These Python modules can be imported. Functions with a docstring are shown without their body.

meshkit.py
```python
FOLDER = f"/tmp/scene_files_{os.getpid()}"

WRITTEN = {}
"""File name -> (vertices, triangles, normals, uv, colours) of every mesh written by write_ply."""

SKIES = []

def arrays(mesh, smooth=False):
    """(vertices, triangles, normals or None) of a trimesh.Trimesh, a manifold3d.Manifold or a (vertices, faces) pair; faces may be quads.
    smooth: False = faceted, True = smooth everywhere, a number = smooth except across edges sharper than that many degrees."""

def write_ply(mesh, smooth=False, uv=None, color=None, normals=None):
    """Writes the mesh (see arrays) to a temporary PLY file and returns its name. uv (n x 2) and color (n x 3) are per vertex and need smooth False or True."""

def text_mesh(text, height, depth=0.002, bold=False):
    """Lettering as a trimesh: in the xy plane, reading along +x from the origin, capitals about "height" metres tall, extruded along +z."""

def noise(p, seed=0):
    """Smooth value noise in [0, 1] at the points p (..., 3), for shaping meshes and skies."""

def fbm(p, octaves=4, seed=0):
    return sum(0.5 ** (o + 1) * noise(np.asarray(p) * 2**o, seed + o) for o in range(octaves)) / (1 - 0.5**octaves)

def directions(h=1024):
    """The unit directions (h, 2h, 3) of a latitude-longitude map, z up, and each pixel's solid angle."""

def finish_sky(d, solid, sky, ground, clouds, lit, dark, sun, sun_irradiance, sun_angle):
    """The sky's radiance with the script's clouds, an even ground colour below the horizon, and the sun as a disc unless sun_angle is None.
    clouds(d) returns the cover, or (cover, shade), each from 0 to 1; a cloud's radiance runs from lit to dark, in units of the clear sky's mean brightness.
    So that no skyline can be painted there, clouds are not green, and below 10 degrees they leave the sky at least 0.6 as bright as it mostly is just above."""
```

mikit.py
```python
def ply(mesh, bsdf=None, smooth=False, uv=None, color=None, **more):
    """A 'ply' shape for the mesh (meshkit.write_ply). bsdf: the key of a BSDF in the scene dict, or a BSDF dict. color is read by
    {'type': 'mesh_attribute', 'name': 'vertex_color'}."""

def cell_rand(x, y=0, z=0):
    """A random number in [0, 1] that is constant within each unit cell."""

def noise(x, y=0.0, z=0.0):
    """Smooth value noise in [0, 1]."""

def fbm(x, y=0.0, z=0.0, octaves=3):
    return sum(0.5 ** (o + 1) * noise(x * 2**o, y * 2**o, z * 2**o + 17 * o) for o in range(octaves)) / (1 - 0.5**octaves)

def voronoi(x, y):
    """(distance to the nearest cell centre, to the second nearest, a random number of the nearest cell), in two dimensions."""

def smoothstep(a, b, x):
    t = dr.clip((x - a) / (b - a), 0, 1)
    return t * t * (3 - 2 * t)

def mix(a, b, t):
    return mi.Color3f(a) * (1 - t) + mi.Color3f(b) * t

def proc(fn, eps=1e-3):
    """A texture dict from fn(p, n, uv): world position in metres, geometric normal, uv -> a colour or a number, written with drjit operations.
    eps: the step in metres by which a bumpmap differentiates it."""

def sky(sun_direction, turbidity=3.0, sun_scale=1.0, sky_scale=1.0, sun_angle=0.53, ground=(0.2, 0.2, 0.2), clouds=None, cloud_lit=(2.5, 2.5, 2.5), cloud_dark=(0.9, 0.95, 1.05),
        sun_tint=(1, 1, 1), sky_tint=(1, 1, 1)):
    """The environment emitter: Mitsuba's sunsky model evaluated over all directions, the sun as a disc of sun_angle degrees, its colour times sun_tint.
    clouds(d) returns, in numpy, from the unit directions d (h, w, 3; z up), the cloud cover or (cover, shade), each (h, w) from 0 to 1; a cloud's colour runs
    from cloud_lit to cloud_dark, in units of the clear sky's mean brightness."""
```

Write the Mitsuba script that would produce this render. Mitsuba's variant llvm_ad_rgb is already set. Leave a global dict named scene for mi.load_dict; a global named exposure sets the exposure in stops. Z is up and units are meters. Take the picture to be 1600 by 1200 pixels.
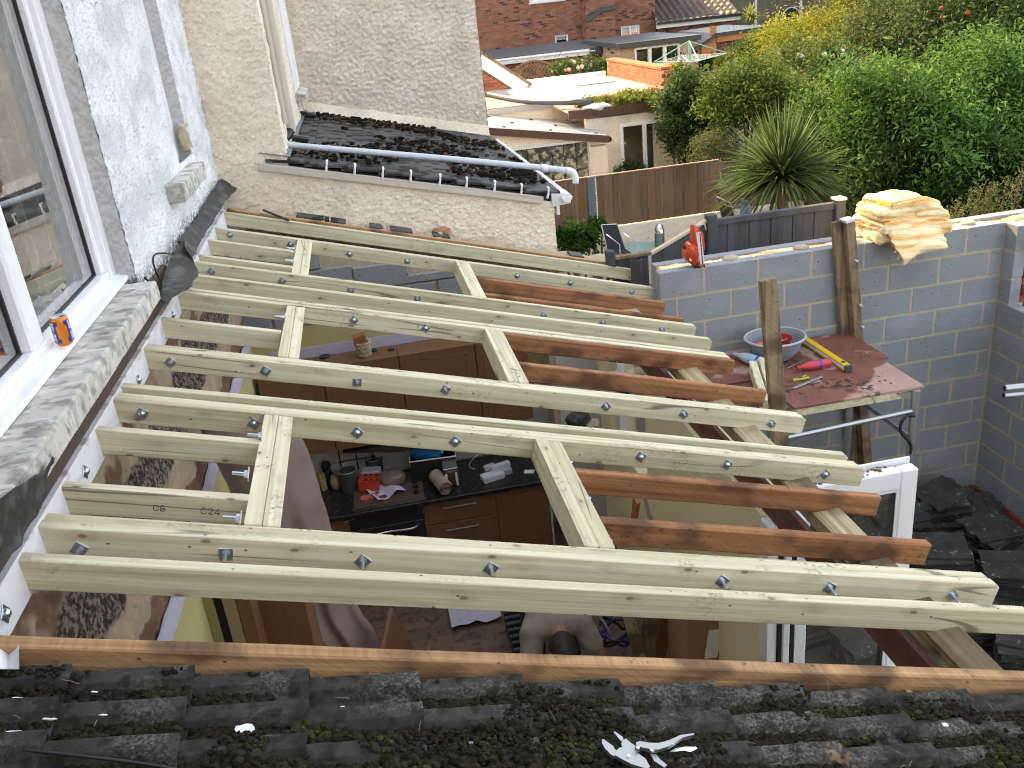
import math, random
import numpy as np, trimesh, drjit as dr, mitsuba as mi
import mikit, meshkit
from mikit import proc, noise, fbm, voronoi, cell_rand, smoothstep, mix
import manifold3d as m3d
T = mi.ScalarTransform4f
scene, labels = {}, {}
# ------------------------------------------------------------------ camera, sky, exposure
FOCAL, PITCH = 1397.286, math.radians(16.0739)            # focal length in pixels of the 1600 px wide photograph; roof slope
RC = trimesh.transformations.rotation_matrix(np.linalg.norm([.397812738, -.154405594, -.131169168]), [.397812738, -.154405594, -.131169168])[:3, :3] @ np.array([[1, 0, 0], [0, 0, -1], [0, 1, 0.]])
EYE = np.array([0, 0, 4.6])
cam = np.eye(4)
cam[:3, 0], cam[:3, 1], cam[:3, 2], cam[:3, 3] = -RC[0], -RC[1], RC[2], EYE
scene['camera'] = {'type': 'perspective', 'fov': 2 * math.degrees(math.atan(800 / FOCAL)), 'fov_axis': 'x', 'near_clip': 0.05, 'far_clip': 500.0, 'to_world': T(cam.tolist())}
exposure = 3.8
scene['sky'] = mikit.sky([-0.20, 0.85, 0.50], turbidity=3.5, sun_scale=1.0, sky_scale=1.15, sun_angle=0.6, sun_tint=(1.0, 0.93, 0.76), sky_tint=(1.115, 1.0, 0.885),
                         clouds=lambda d: (0.6 * meshkit.fbm(d * 3.0 + 5, 4) + 0.15, 0.3 * meshkit.fbm(d * 2.0, 3)), cloud_lit=(2.0, 1.95, 1.85))

def at(x, y, axis, val):
    """The point of the world plane axis = val that stands at the photograph's pixel (x, y)."""
    d = RC.T @ np.array([(x - 800) / FOCAL, (y - 600) / FOCAL, 1.0])
    i = 'xyz'.index(axis)
    return EYE + d * (val - EYE[i]) / d[i]

CS, SN = math.cos(PITCH), math.sin(PITCH)
CR = -1.54927 + 4.6 * CS
U = np.array([CS, 0, -SN]); N = np.array([SN, 0, CS])      # down the roof, out of the roof
def roof_z(x): return (CR - SN * x) / CS
def on_roof(x, y, d=0.0):
    r = RC.T @ np.array([(x - 800) / FOCAL, (y - 600) / FOCAL, 1.0])
    return EYE + r * (CR + d - N @ EYE) / (N @ r)

# ------------------------------------------------------------------ mesh helpers
def cat(ms): return trimesh.util.concatenate(list(ms))
def hull(pts): return trimesh.convex.convex_hull(np.asarray(pts, float))
def box(x0, x1, y0, y1, z0, z1): return trimesh.creation.box(bounds=[[min(x0, x1), min(y0, y1), min(z0, z1)], [max(x0, x1), max(y0, y1), max(z0, z1)]])
def cbox(x0, x1, y0, y1, z0, z1, c=0.003):
    lo, hi = np.minimum([x0, y0, z0], [x1, y1, z1]), np.maximum([x0, y0, z0], [x1, y1, z1])
    c = min(c, (hi - lo).min() * .3)
    pts = []
    for a in range(3):
        l2, h2 = lo + c, hi - c
        l2[a], h2[a] = lo[a], hi[a]
        pts += [[(l2, h2)[i][0], (l2, h2)[j][1], (l2, h2)[k][2]] for i in (0, 1) for j in (0, 1) for k in (0, 1)]
    return hull(pts)
def frame(d, up=(0, 0, 1)):
    d = np.asarray(d, float); d = d / np.linalg.norm(d)
    up = np.asarray(up, float)
    if abs(d @ up) / np.linalg.norm(up) > .97: up = np.array([1.0, 0, 0])
    s = np.cross(d, up); s /= np.linalg.norm(s)
    return d, s, np.cross(s, d)
def beam(p0, p1, w, h, up=(0, 0, 1), c=0.003):
    """A timber from p0 to p1 (centre line), w across, h along up."""
    p0, p1 = np.asarray(p0, float), np.asarray(p1, float)
    d, s, u = frame(p1 - p0, up)
    m = cbox(0, np.linalg.norm(p1 - p0), -w / 2, w / 2, -h / 2, h / 2, c)
    M = np.eye(4); M[:3, 0], M[:3, 1], M[:3, 2], M[:3, 3] = d, -s, u, p0
    m.apply_transform(M)
    return m
def cyl(p0, p1, r, n=12, r1=None):
    p0, p1 = np.asarray(p0, float), np.asarray(p1, float)
    d, s, u = frame(p1 - p0)
    a = np.arange(n) * 2 * np.pi / n
    ring = np.cos(a)[:, None] * s + np.sin(a)[:, None] * u
    r1 = r if r1 is None else r1
    return hull(np.vstack([p0 + ring * r, p1 + ring * r1]))
def tube(path, r, n=8):
    p = np.asarray(path, float)
    t = np.gradient(p, axis=0); t /= np.linalg.norm(t, axis=1, keepdims=True) + 1e-12
    ref = np.array([0.31, 0.17, 0.93])
    a = np.cross(t, ref); a /= np.linalg.norm(a, axis=1, keepdims=True) + 1e-12
    b = np.cross(t, a); ang = np.arange(n) * 2 * np.pi / n
    rr = np.broadcast_to(np.asarray(r, float), (len(p),))
    v = p[:, None] + rr[:, None, None] * (np.cos(ang)[None, :, None] * a[:, None] + np.sin(ang)[None, :, None] * b[:, None])
    i, j = np.meshgrid(np.arange(len(p) - 1), np.arange(n), indexing='ij')
    q = np.stack([i * n + j, i * n + (j + 1) % n, (i + 1) * n + (j + 1) % n, (i + 1) * n + j], -1).reshape(-1, 4)
    f = np.vstack([q[:, [0, 1, 2]], q[:, [0, 2, 3]]])
    k = len(p) * n
    caps = [[k, (j + 1) % n, j] for j in range(n)] + [[k + 1, (len(p) - 1) * n + j, (len(p) - 1) * n + (j + 1) % n] for j in range(n)]
    m = trimesh.Trimesh(np.vstack([v.reshape(-1, 3), p[0], p[-1]]), np.vstack([f, caps]), process=False)
    m.fix_normals(); return m
def smooth_path(pts, n=24):
    p = np.asarray(pts, float); k = np.r_[0, np.cumsum(np.linalg.norm(np.diff(p, axis=0), axis=1))]
    from scipy.interpolate import CubicSpline, make_interp_spline
    s = make_interp_spline(k, p, k=min(3, len(p) - 1))
    return s(np.linspace(0, k[-1], n))
def revolve(prof, n=20, loc=(0, 0, 0)):
    m = trimesh.creation.revolve(np.asarray(prof, float), sections=n); m.apply_translation(loc); return m
def prism(poly, z0, z1):
    from shapely.geometry import Polygon
    m = trimesh.creation.extrude_polygon(Polygon(poly), z1 - z0, engine='earcut'); m.apply_translation([0, 0, z0]); return m
def xform(m, axes, loc):
    """Puts a mesh's local x, y, z along the three axes at loc."""
    M = np.eye(4); M[:3, :3] = np.array(axes, float).T; M[:3, 3] = loc
    m = m.copy(); m.apply_transform(M)
    return m
def sheet(grid):
    """A quad sheet from an (n, m, 3) grid of points."""
    g = np.asarray(grid, float); n, m = g.shape[:2]
    i, j = np.meshgrid(np.arange(n - 1), np.arange(m - 1), indexing='ij')
    q = np.stack([i * m + j, (i + 1) * m + j, (i + 1) * m + j + 1, i * m + j + 1], -1).reshape(-1, 4)
    return trimesh.Trimesh(g.reshape(-1, 3), np.vstack([q[:, [0, 1, 2]], q[:, [0, 2, 3]]]), process=False)
def thick_sheet(grid, t, nrm=None):
    g = np.asarray(grid, float); top = sheet(g)
    vn = top.vertex_normals if nrm is None else np.broadcast_to(np.asarray(nrm, float), top.vertices.shape)
    bot = trimesh.Trimesh(top.vertices - vn * t, top.faces[:, ::-1], process=False)
    n, m = g.shape[:2]; ids = np.arange(n * m).reshape(n, m)
    ring = np.r_[ids[:, 0], ids[-1, 1:], ids[-2::-1, -1], ids[0, -2:0:-1]]
    r2 = np.roll(ring, -1); k = n * m
    side = np.vstack([np.c_[ring, r2, r2 + k], np.c_[ring, r2 + k, ring + k]])
    return trimesh.Trimesh(np.vstack([top.vertices, bot.vertices]), np.vstack([top.faces, bot.faces + k, side[:, ::-1]]), process=False)
def rough(m, amp, scale, seed=0):
    m = m.copy(); v = m.vertices
    m.vertices = v + m.vertex_normals * ((meshkit.fbm(v * scale, 3, seed) - .5) * 2 * amp)[:, None]
    return m
def man(m): return m3d.Manifold(m3d.Mesh(np.asarray(m.vertices, np.float32), np.asarray(m.faces, np.uint32)))
def tri(m):
    q = m.to_mesh(); return trimesh.Trimesh(q.vert_properties[:, :3], q.tri_verts, process=True)

# ------------------------------------------------------------------ scene helpers
def key_for(name):
    if name not in scene and name not in labels and not any(k.startswith(name + '__') for k in used): used.add(name); return name
    i = 1
    while f'{name}_{i:03d}' in used: i += 1
    used.add(f'{name}_{i:03d}'); return f'{name}_{i:03d}'
used = set()
_next = {}
def fresh(name):
    if name not in used: used.add(name); return name
    i = _next.get(name, 1)
    while f'{name}_{i:03d}' in used: i += 1
    _next[name] = i + 1
    used.add(f'{name}_{i:03d}'); return f'{name}_{i:03d}'
def thing(name, label, category, group=None, kind=None):
    k = fresh(name); labels[k] = {'label': label, 'category': category}
    if group: labels[k]['group'] = group
    if kind: labels[k]['kind'] = kind
    return k
def put(parent, name, mesh, mat, smooth=False, label=None, color=None, kind=None):
    k = fresh(parent + '__' + name)
    if color is not None:
        color = np.broadcast_to(np.asarray(color, float), (len(mesh.vertices), 3))
        smooth = bool(smooth)
    scene[k] = mikit.ply(mesh, mat, smooth, color=color)
    if label or kind:
        labels[k] = {}
        if label: labels[k]['label'] = label
        if kind: labels[k]['kind'] = kind
    return k
def one(name, mesh, mat, label, category, group=None, smooth=False, color=None, kind=None):
    k = thing(name, label, category, group, kind)
    if color is not None:
        color = np.broadcast_to(np.asarray(color, float), (len(mesh.vertices), 3)); smooth = bool(smooth)
    scene[k] = mikit.ply(mesh, mat, smooth, color=color)
    return k
def struct(name, mesh, mat, smooth=False, label=None, kind='structure'):
    k = fresh(name); scene[k] = mikit.ply(mesh, mat, smooth)
    labels[k] = {'kind': kind}
    if label: labels[k]['label'] = label
    return k

# ------------------------------------------------------------------ materials
def rgb(*c): return {'type': 'rgb', 'value': list(c)}
def mat(name, color, rough=.6, metallic=0.0, spec=.5, bump=None, scale=.002, eps=.001, **kw):
    b = {'type': 'principled', 'base_color': color if isinstance(color, dict) else rgb(*color), 'roughness': rough if isinstance(rough, dict) else float(rough), 'metallic': float(metallic), 'specular': float(spec), **kw}
    if bump is not None: b = {'type': 'bumpmap', 'arbitrary': proc(bump, eps), 'scale': 1.0, 'bsdf': b}
    scene[name] = {'type': 'twosided', 'bsdf': b}
VC = {'type': 'mesh_attribute', 'name': 'vertex_color'}
mat('m_vcol', VC, .85, spec=.25); mat('m_vgloss', VC, .35)
scene['m_leaf'] = {'type': 'twosided', 'bsdf': {'type': 'principled', 'base_color': VC, 'roughness': .5, 'specular': .4}}
scene['m_leafthin'] = {'type': 'principledthin', 'base_color': VC, 'roughness': .45, 'diff_trans': .7, 'spec_trans': 0.0}
def blot(x, y, z, f, a, b, o=3): return smoothstep(a, b, fbm(x * f, y * f, z * f, octaves=o))
def timber(lo, hi, along, dirty, knots, fade=1.0):
    def f(p, n, uv):
        if along == 'u': t, a, b = p.x * CS - p.z * SN, p.y, p.x * SN + p.z * CS
        elif along == 'y': t, a, b = p.y, p.x * CS - p.z * SN, p.x * SN + p.z * CS
        else: t, a, b = p.z, p.x, p.y
        h = cell_rand(dr.floor(a * 21.0), 3.0) if along == 'u' else cell_rand(dr.floor(a * 9.0), 5.0)
        g = fbm(t * 1.3 + h * 19, a * 45.0 + h * 7, b * 45.0, octaves=3)
        g2 = noise(t * 2.5 + h * 31, a * 170.0, b * 170.0)
        c = mix(lo, hi, dr.clip(g * 1.35 - .18 + .42 * (g2 - .5) + .30 * (h - .5), 0, 1))
        if knots:
            d1, _, r = voronoi(t * 6.5 + h * 5, (a + b) * 13.0 + h * 3)
            ring = smoothstep(.13, .05, d1) * dr.select(r > .80, mi.Float(1), mi.Float(0))
            c = mix(c, (.22, .12, .055), ring * .75)
            flow = smoothstep(.5, .08, d1) * dr.select(r > .62, mi.Float(1), mi.Float(0))
            c = c * (1 - .28 * flow * noise(t * 22 + a * 20, a * 60, b * 60))
            crack = smoothstep(.985, .997, 1 - dr.abs(fbm(t * .7 + h * 9, a * 9, b * 9, octaves=2) - .5)) * blot(t, a, b, 1.7, .55, .62, 2)
            c = c * (1 - .6 * crack)
        d2, _, r2 = voronoi(t * 10.0 + h * 3, (a + b) * 17.0)
        c = mix(c, (.06, .04, .03), smoothstep(.075, .04, d2) * dr.select(r2 > .90, mi.Float(.8), mi.Float(0)))
        dirt = blot(p.x + h, p.y, p.z, 7.0, .56, .76) * blot(p.x, p.y + h, p.z, 80.0, .46, .74, 3) * .8
        top = dr.select(n.z > .8, mi.Float(1), mi.Float(.45))
        c = mix(c, (.10, .065, .04), dirt * dirty * top)
        return c * fade
    return f
def timber_bump(along):
    def f(p, n, uv):
        if along == 'u': t, a, b = p.x * CS - p.z * SN, p.y, p.x * SN + p.z * CS
        elif along == 'y': t, a, b = p.y, p.x, p.z
        else: t, a, b = p.z, p.x, p.y
        return .0012 * noise(t * 4, a * 160, b * 160) + .001 * noise(t * 40, a * 40, b * 40)
    return f
mat('m_timber', proc(timber((.45, .405, .255), (.73, .675, .505), 'u', .75, True)), .75, spec=.25, bump=timber_bump('u'))
mat('m_timber_cross', proc(timber((.47, .415, .265), (.74, .68, .51), 'y', .95, True)), .75, spec=.25, bump=timber_bump('y'))
def old(lo, hi, along):
    base = timber(lo, hi, along, 0, False)
    def f(p, n, uv):
        c = base(p, n, uv)
        s = blot(p.x, p.y, p.z, 5.0, .50, .72)
        c = mix(c, (.055, .03, .022), s * .7)
        saw = noise((p.x + p.z) * 190.0, p.y * 3, 0)
        c = c * (.86 + .28 * saw)
        sp = blot(p.x, p.y, p.z, 42.0, .68, .84, 3)
        return mix(c, (.04, .026, .02), sp * .5)
    return f
mat('m_old', proc(old((.18, .078, .036), (.42, .20, .095), 'u')), .8, spec=.2, bump=timber_bump('u'))
mat('m_old_front', proc(old((.30, .165, .080), (.54, .33, .175), 'u')), .8, spec=.2, bump=timber_bump('u'))
mat('m_oldpost', proc(old((.16, .11, .07), (.33, .24, .15), 'z')), .85, spec=.2, bump=timber_bump('z'))
mat('m_plate', proc(old((.26, .20, .11), (.50, .42, .27), 'y')), .85, spec=.2)
def pebble(freq):
    def f(p, n, uv):
        return .009 * fbm(p.x * freq, p.y * freq, p.z * freq, octaves=2)
    return f
def white_render(p, n, uv):
    c = mix((.62, .635, .66), (.82, .83, .86), smoothstep(.25, .65, fbm(p.x * 6, p.y * 6, p.z * 6)))
    pit = smoothstep(.47, .30, fbm(p.x * 95, p.y * 95, p.z * 95, octaves=2))
    c = mix(c, (.38, .385, .40), pit * .55)
    c = mix(c, (.16, .16, .16), blot(p.x, p.y, p.z, 75.0, .70, .78, 2) * .7)
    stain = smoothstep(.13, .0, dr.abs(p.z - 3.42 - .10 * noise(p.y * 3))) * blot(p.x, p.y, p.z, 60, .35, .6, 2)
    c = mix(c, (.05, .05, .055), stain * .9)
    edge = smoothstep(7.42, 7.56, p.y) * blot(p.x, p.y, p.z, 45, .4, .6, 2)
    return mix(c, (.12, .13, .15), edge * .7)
mat('m_white_render', proc(white_render), .9, spec=.15, bump=pebble(110.0))
def dash(lo, hi, pit_c, f, k):
    def g(p, n, uv):
        c = mix(lo, hi, smoothstep(.3, .7, fbm(p.x * 3, p.y * 3, p.z * 3)))
        c = c * (.84 + .30 * noise(p.x * f, p.y * f, p.z * f))
        c = mix(c, pit_c, smoothstep(.42, .24, fbm(p.x * f * .8 + 3, p.y * f * .8, p.z * f * .8, octaves=2)) * k)
        return mix(c, pit_c, blot(p.x * 3, p.y * 3, p.z * .6, 1.2, .55, .75) * .25)
    return g
mat('m_cream_render', proc(dash((.79, .685, .56), (.88, .785, .655), (.45, .36, .28), 75.0, .40)), .92, spec=.12, bump=pebble(75.0))
mat('m_wing_render', proc(dash((.68, .60, .51), (.78, .70, .605), (.38, .32, .265), 62.0, .40)), .93, spec=.1, bump=pebble(60.0))
mat('m_upvc', (.80, .81, .84), .28, spec=.5)
mat('m_upvc_dull', (.66, .66, .68), .5)
mat('m_seal', (.015, .015, .018), .5)
def sill_c(p, n, uv):
    w = .06 * fbm(p.x * 9, p.y * 9, p.z * 9)
    c = mix((.40, .38, .34), (.60, .58, .54), fbm(p.x * 12, p.y * 6, p.z * 8))
    g = smoothstep(.42, .72, fbm(p.x * 14 + w * 8, p.y * 22, p.z * 14, octaves=5))
    c = mix(c, (.20, .19, .165), g * .8)
    c = mix(c, (.075, .075, .07), blot(p.x * .6, p.y, p.z * .6, 60.0, .60, .80, 3) * .5)
    return mix(c, (.66, .64, .61), blot(p.x * .35 + w, p.y, p.z * .35, 48.0, .56, .74, 3) * .6)
mat('m_sill', proc(sill_c), .9, spec=.15, bump=lambda p, n, uv: .004 * fbm(p.x * 60, p.y * 60, p.z * 60))
def felt_c(p, n, uv): return mix((.018, .018, .02), (.085, .085, .09), blot(p.x, p.y, p.z, 18.0, .45, .75) * .8 + .2 * noise(p.y * 160, p.z * 25, p.x * 25))
mat('m_felt', proc(felt_c), .55, spec=.4, bump=lambda p, n, uv: .006 * fbm(p.x * 25, p.y * 25, p.z * 25))
def ledger_c(p, n, uv):
    c = mix((.62, .60, .62), (.76, .77, .81), fbm(p.x * 4, p.y * 4, p.z * 4))
    return mix(c, (.40, .32, .30), blot(p.x, p.y, p.z, 16.0, .52, .75) * dr.select(n.z > .5, mi.Float(.85), mi.Float(.35)))
mat('m_ledger', proc(ledger_c), .55)
def under_c(p, n, uv):
    w = .10 * (fbm(p.y * 5, p.z * 5, 0) - .5)
    z = p.z + w
    tan = mix((.30, .22, .15), (.46, .36, .26), fbm(p.y * 9, p.z * 9, 0))
    red = mix((.13, .075, .052), (.22, .135, .098), fbm(p.y * 14, p.z * 14, 3))
    lin = mix((.045, .038, .034), (.24, .20, .17), smoothstep(.35, .75, fbm(p.y * 70, p.z * 70, 0)))
    c = mix(tan, red, blot(0, p.y, p.z, 6.0, .45, .6))
    c = mix(c, lin, smoothstep(2.99, 2.96, z))
    c = mix(c, tan, smoothstep(2.68, 2.65, z))
    c = mix(c, red, smoothstep(2.48, 2.46, z))
    return c
mat('m_under', proc(under_c), .95, spec=.1, bump=lambda p, n, uv: .012 * fbm(p.x * 40, p.y * 40, p.z * 40))
def block_c(p, n, uv):
    c = mix((.235, .25, .278), (.305, .32, .345), fbm(p.x * 5, p.y * 5, p.z * 5))
    c = mix(c, (.36, .37, .39), blot(p.x, p.y, p.z, 5.0, .55, .8) * .35)
    c = mix(c, (.06, .06, .065), blot(p.x, p.y, p.z, 62.0, .76, .82, 2))
    return mix(c, (.40, .35, .27), blot(p.x + 9, p.y, p.z, 28.0, .74, .8, 2) * .7)
mat('m_block', proc(block_c), .92, spec=.15, bump=lambda p, n, uv: .0025 * fbm(p.x * 130, p.y * 130, p.z * 130))
mat('m_mortar', proc(lambda p, n, uv: mix((.37, .31, .215), (.52, .44, .32), fbm(p.x * 30, p.y * 30, p.z * 30))), .95, spec=.1)
def insul_c(p, n, uv):
    return mix((.78, .42, .12), (.93, .80, .50), smoothstep(.25, .6, noise(p.x * 4, p.y * 4, p.z * 46) * .55 + .2 * noise(p.x * 8, p.y * 8, p.z * 150) + .25 * fbm(p.x * 14, p.y * 14, p.z * 14)))
mat('m_insul', proc(insul_c), .95, spec=.05, bump=lambda p, n, uv: .012 * fbm(p.x * 30, p.y * 30, p.z * 90))
def tile_c(p, n, uv):
    c = mix((.022, .021, .020), (.066, .063, .060), fbm(p.x * 20, p.y * 20, p.z * 20, octaves=4))
    high = smoothstep(-.074, -.050, p.x * SN + p.z * CS - CR)
    lich = blot(p.x, p.y, p.z, 7.0, .36, .70, 4) * blot(p.x, p.y, p.z, 190.0, .38, .70, 3) * high
    c = mix(c, (.20, .187, .165), lich * .65)
    c = mix(c, (.33, .22, .14), blot(p.x + 5, p.y, p.z, 6.0, .66, .78) * blot(p.x, p.y, p.z, 70, .45, .6, 2) * .6)
    return mix(c, (.016, .015, .013), blot(p.x, p.y + 3, p.z, 34.0, .42, .72, 4) * .8)
mat('m_tile', proc(tile_c), .92, spec=.2, bump=lambda p, n, uv: .004 * fbm(p.x * 90, p.y * 90, p.z * 90))
mat('m_tile_far', proc(lambda p, n, uv: mix(mix((.042, .042, .044), (.105, .105, .105), fbm(p.x * 7, p.y * 7, p.z * 7)), (.012, .011, .010), blot(p.x, p.y, p.z, 9.0, .5, .6, 2) * .9)), .7, spec=.35)
mat('m_galv', (.48, .50, .53), .38, .85); mat('m_zinc', (.52, .58, .66), .25, .95)
mat('m_chrome', (.78, .79, .81), .16, 1.0); mat('m_dullsteel', (.40, .40, .41), .42, .9); mat('m_yellow_wall', (.76, .68, .44), .8)
def ply_c(p, n, uv):
    wet = smoothstep(.02, -.03, (p.y - 5.62) * -.55 + (p.x - 3.3) * .5 - .10 + .22 * (fbm(p.x * 5, p.y * 5, 0) - .5))
    dry = mix((.34, .20, .165), (.45, .29, .25), fbm(p.x * 18, p.y * 18, p.z * 18))
    c = mix(dry, mix((.14, .052, .036), (.22, .09, .06), fbm(p.x * 9, p.y * 9, 1)), wet)
    c = mix(c, (.45, .33, .29), blot(p.x, p.y, 0, 5.0, .60, .75) * wet * .6)
    mud = blot(p.x, p.y, 0, 4.0, .56, .70) * blot(p.x, p.y, 1, 34.0, .48, .58, 2)
    return mix(c, (.03, .022, .018), mud * .9)
mat('m_ply', proc(ply_c), .6, spec=.35)
mat('m_redboard', proc(lambda p, n, uv: mix((.105, .045, .035), (.185, .085, .068), fbm(p.x * 12, p.y * 12, p.z * 12))), .6)
def fence_c(lo, hi):
    def f(p, n, uv):
        h = cell_rand(dr.floor(p.x / .105), 2.0)
        g = fbm(p.x * 60 + h * 9, p.y * 60, p.z * 2.5)
        c = mix(lo, hi, dr.clip(g * .8 + .5 * (h - .4), 0, 1))
        return c * (.8 + .3 * noise(p.x * 5, p.z * 3, 7))
    return f
mat('m_fence_brown', proc(fence_c((.12, .075, .048), (.27, .175, .115))), .9, spec=.1)
mat('m_fence_grey', proc(fence_c((.070, .073, .082), (.125, .13, .145))), .85, spec=.2)
mat('m_fence_far', proc(fence_c((.10, .085, .065), (.17, .145, .11))), .9, spec=.1)
def brick_c(sx, sz, lo, hi, mortar, dark):
    def f(p, n, uv):
        a = dr.select(dr.abs(n.y) > dr.abs(n.x), p.x, p.y)
        row = dr.floor(p.z / sz)
        aa = a / sx + .5 * (row - 2 * dr.floor(row * .5))
        h = cell_rand(dr.floor(aa), row, 3.0)
        c = mix(lo, hi, h)
        c = dr.select(cell_rand(dr.floor(aa), row, 8.0) > dark, mi.Color3f(.085, .048, .04), c)
        fx, fz = aa - dr.floor(aa), p.z / sz - row
        j = dr.maximum(smoothstep(.05, .0, dr.minimum(fx, 1 - fx)), smoothstep(.16, .06, dr.minimum(fz, 1 - fz)))
        return mix(c, mortar, j * .8)
    return f
mat('m_brick_far', proc(brick_c(.215, .075, (.19, .080, .052), (.31, .135, .085), (.24, .155, .115), .90)), .9, spec=.1)
mat('m_brick_beige', proc(brick_c(.24, .085, (.36, .23, .15), (.52, .34, .22), (.45, .36, .27), .93)), .9, spec=.1)
mat('m_cupboard', proc(lambda p, n, uv: mix((.150, .072, .036), (.215, .108, .055), fbm(p.x * 3, p.y * 3, p.z * 1.2) * .6 + .4 * noise(p.x * 90, p.y * 90, p.z * 4))), .45, spec=.4)
mat('m_yellow', proc(lambda p, n, uv: mix((.44, .38, .17), (.54, .475, .24), fbm(p.x * 3, p.y * 3, p.z * 3))), .8, spec=.2)
mat('m_worktop', proc(lambda p, n, uv: mix((.012, .012, .013), (.06, .055, .055), blot(p.x, p.y, p.z, 60.0, .5, .8, 2) * .5)), .3, spec=.5)
def floor_c(p, n, uv):
    h = cell_rand(dr.floor(p.y / .13), dr.floor(p.x / .9))
    c = mix((.11, .065, .045), (.18, .11, .078), h * .5 + .5 * fbm(p.x * 3, p.y * 40, 0))
    return mix(c, (.05, .038, .03), blot(p.x, p.y, 0, 26.0, .46, .8, 4) * .8)
mat('m_floor', proc(floor_c), .6)
mat('m_ground', proc(lambda p, n, uv: mix(mix((.06, .052, .042), (.12, .105, .085), fbm(p.x * 2, p.y * 2, 0, octaves=4)), (.05, .085, .03), smoothstep(8.5, 10.0, p.y) * .8)), .95, spec=.1)
mat('m_gravelroof', proc(lambda p, n, uv: mix(mix((.22, .19, .165), (.36, .315, .28), fbm(p.x * 6, p.y * 6, p.z * 6)), (.12, .15, .06), blot(p.x, p.y, p.z, 2.3, .58, .75) * .6)), .95, spec=.1)
mat('m_wood_orange', proc(lambda p, n, uv: mix((.40, .16, .05), (.56, .25, .09), noise(p.x * 2, p.y * 2, p.z * 30))), .6)
mat('m_bark', proc(lambda p, n, uv: mix((.08, .06, .045), (.20, .16, .12), fbm(p.x * 30, p.y * 30, p.z * 8))), .95, spec=.1)
mat('m_moss', VC, 1.0, spec=.05, bump=lambda p, n, uv: .006 * fbm(p.x * 160, p.y * 160, p.z * 160))
scene['m_pane'] = {'type': 'thindielectric', 'int_ior': 1.5}
scene['m_glass'] = {'type': 'dielectric', 'int_ior': 1.5, 'ext_ior': 1.0}
# ------------------------------------------------------------------ the ground, floors
struct('ground', box(-80, 120, -30, 140, -.3, 0), 'm_ground')
struct('kitchen_floor', box(-1.19, 1.66, 1.9, 7.05, .004, .1), 'm_floor')
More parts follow.
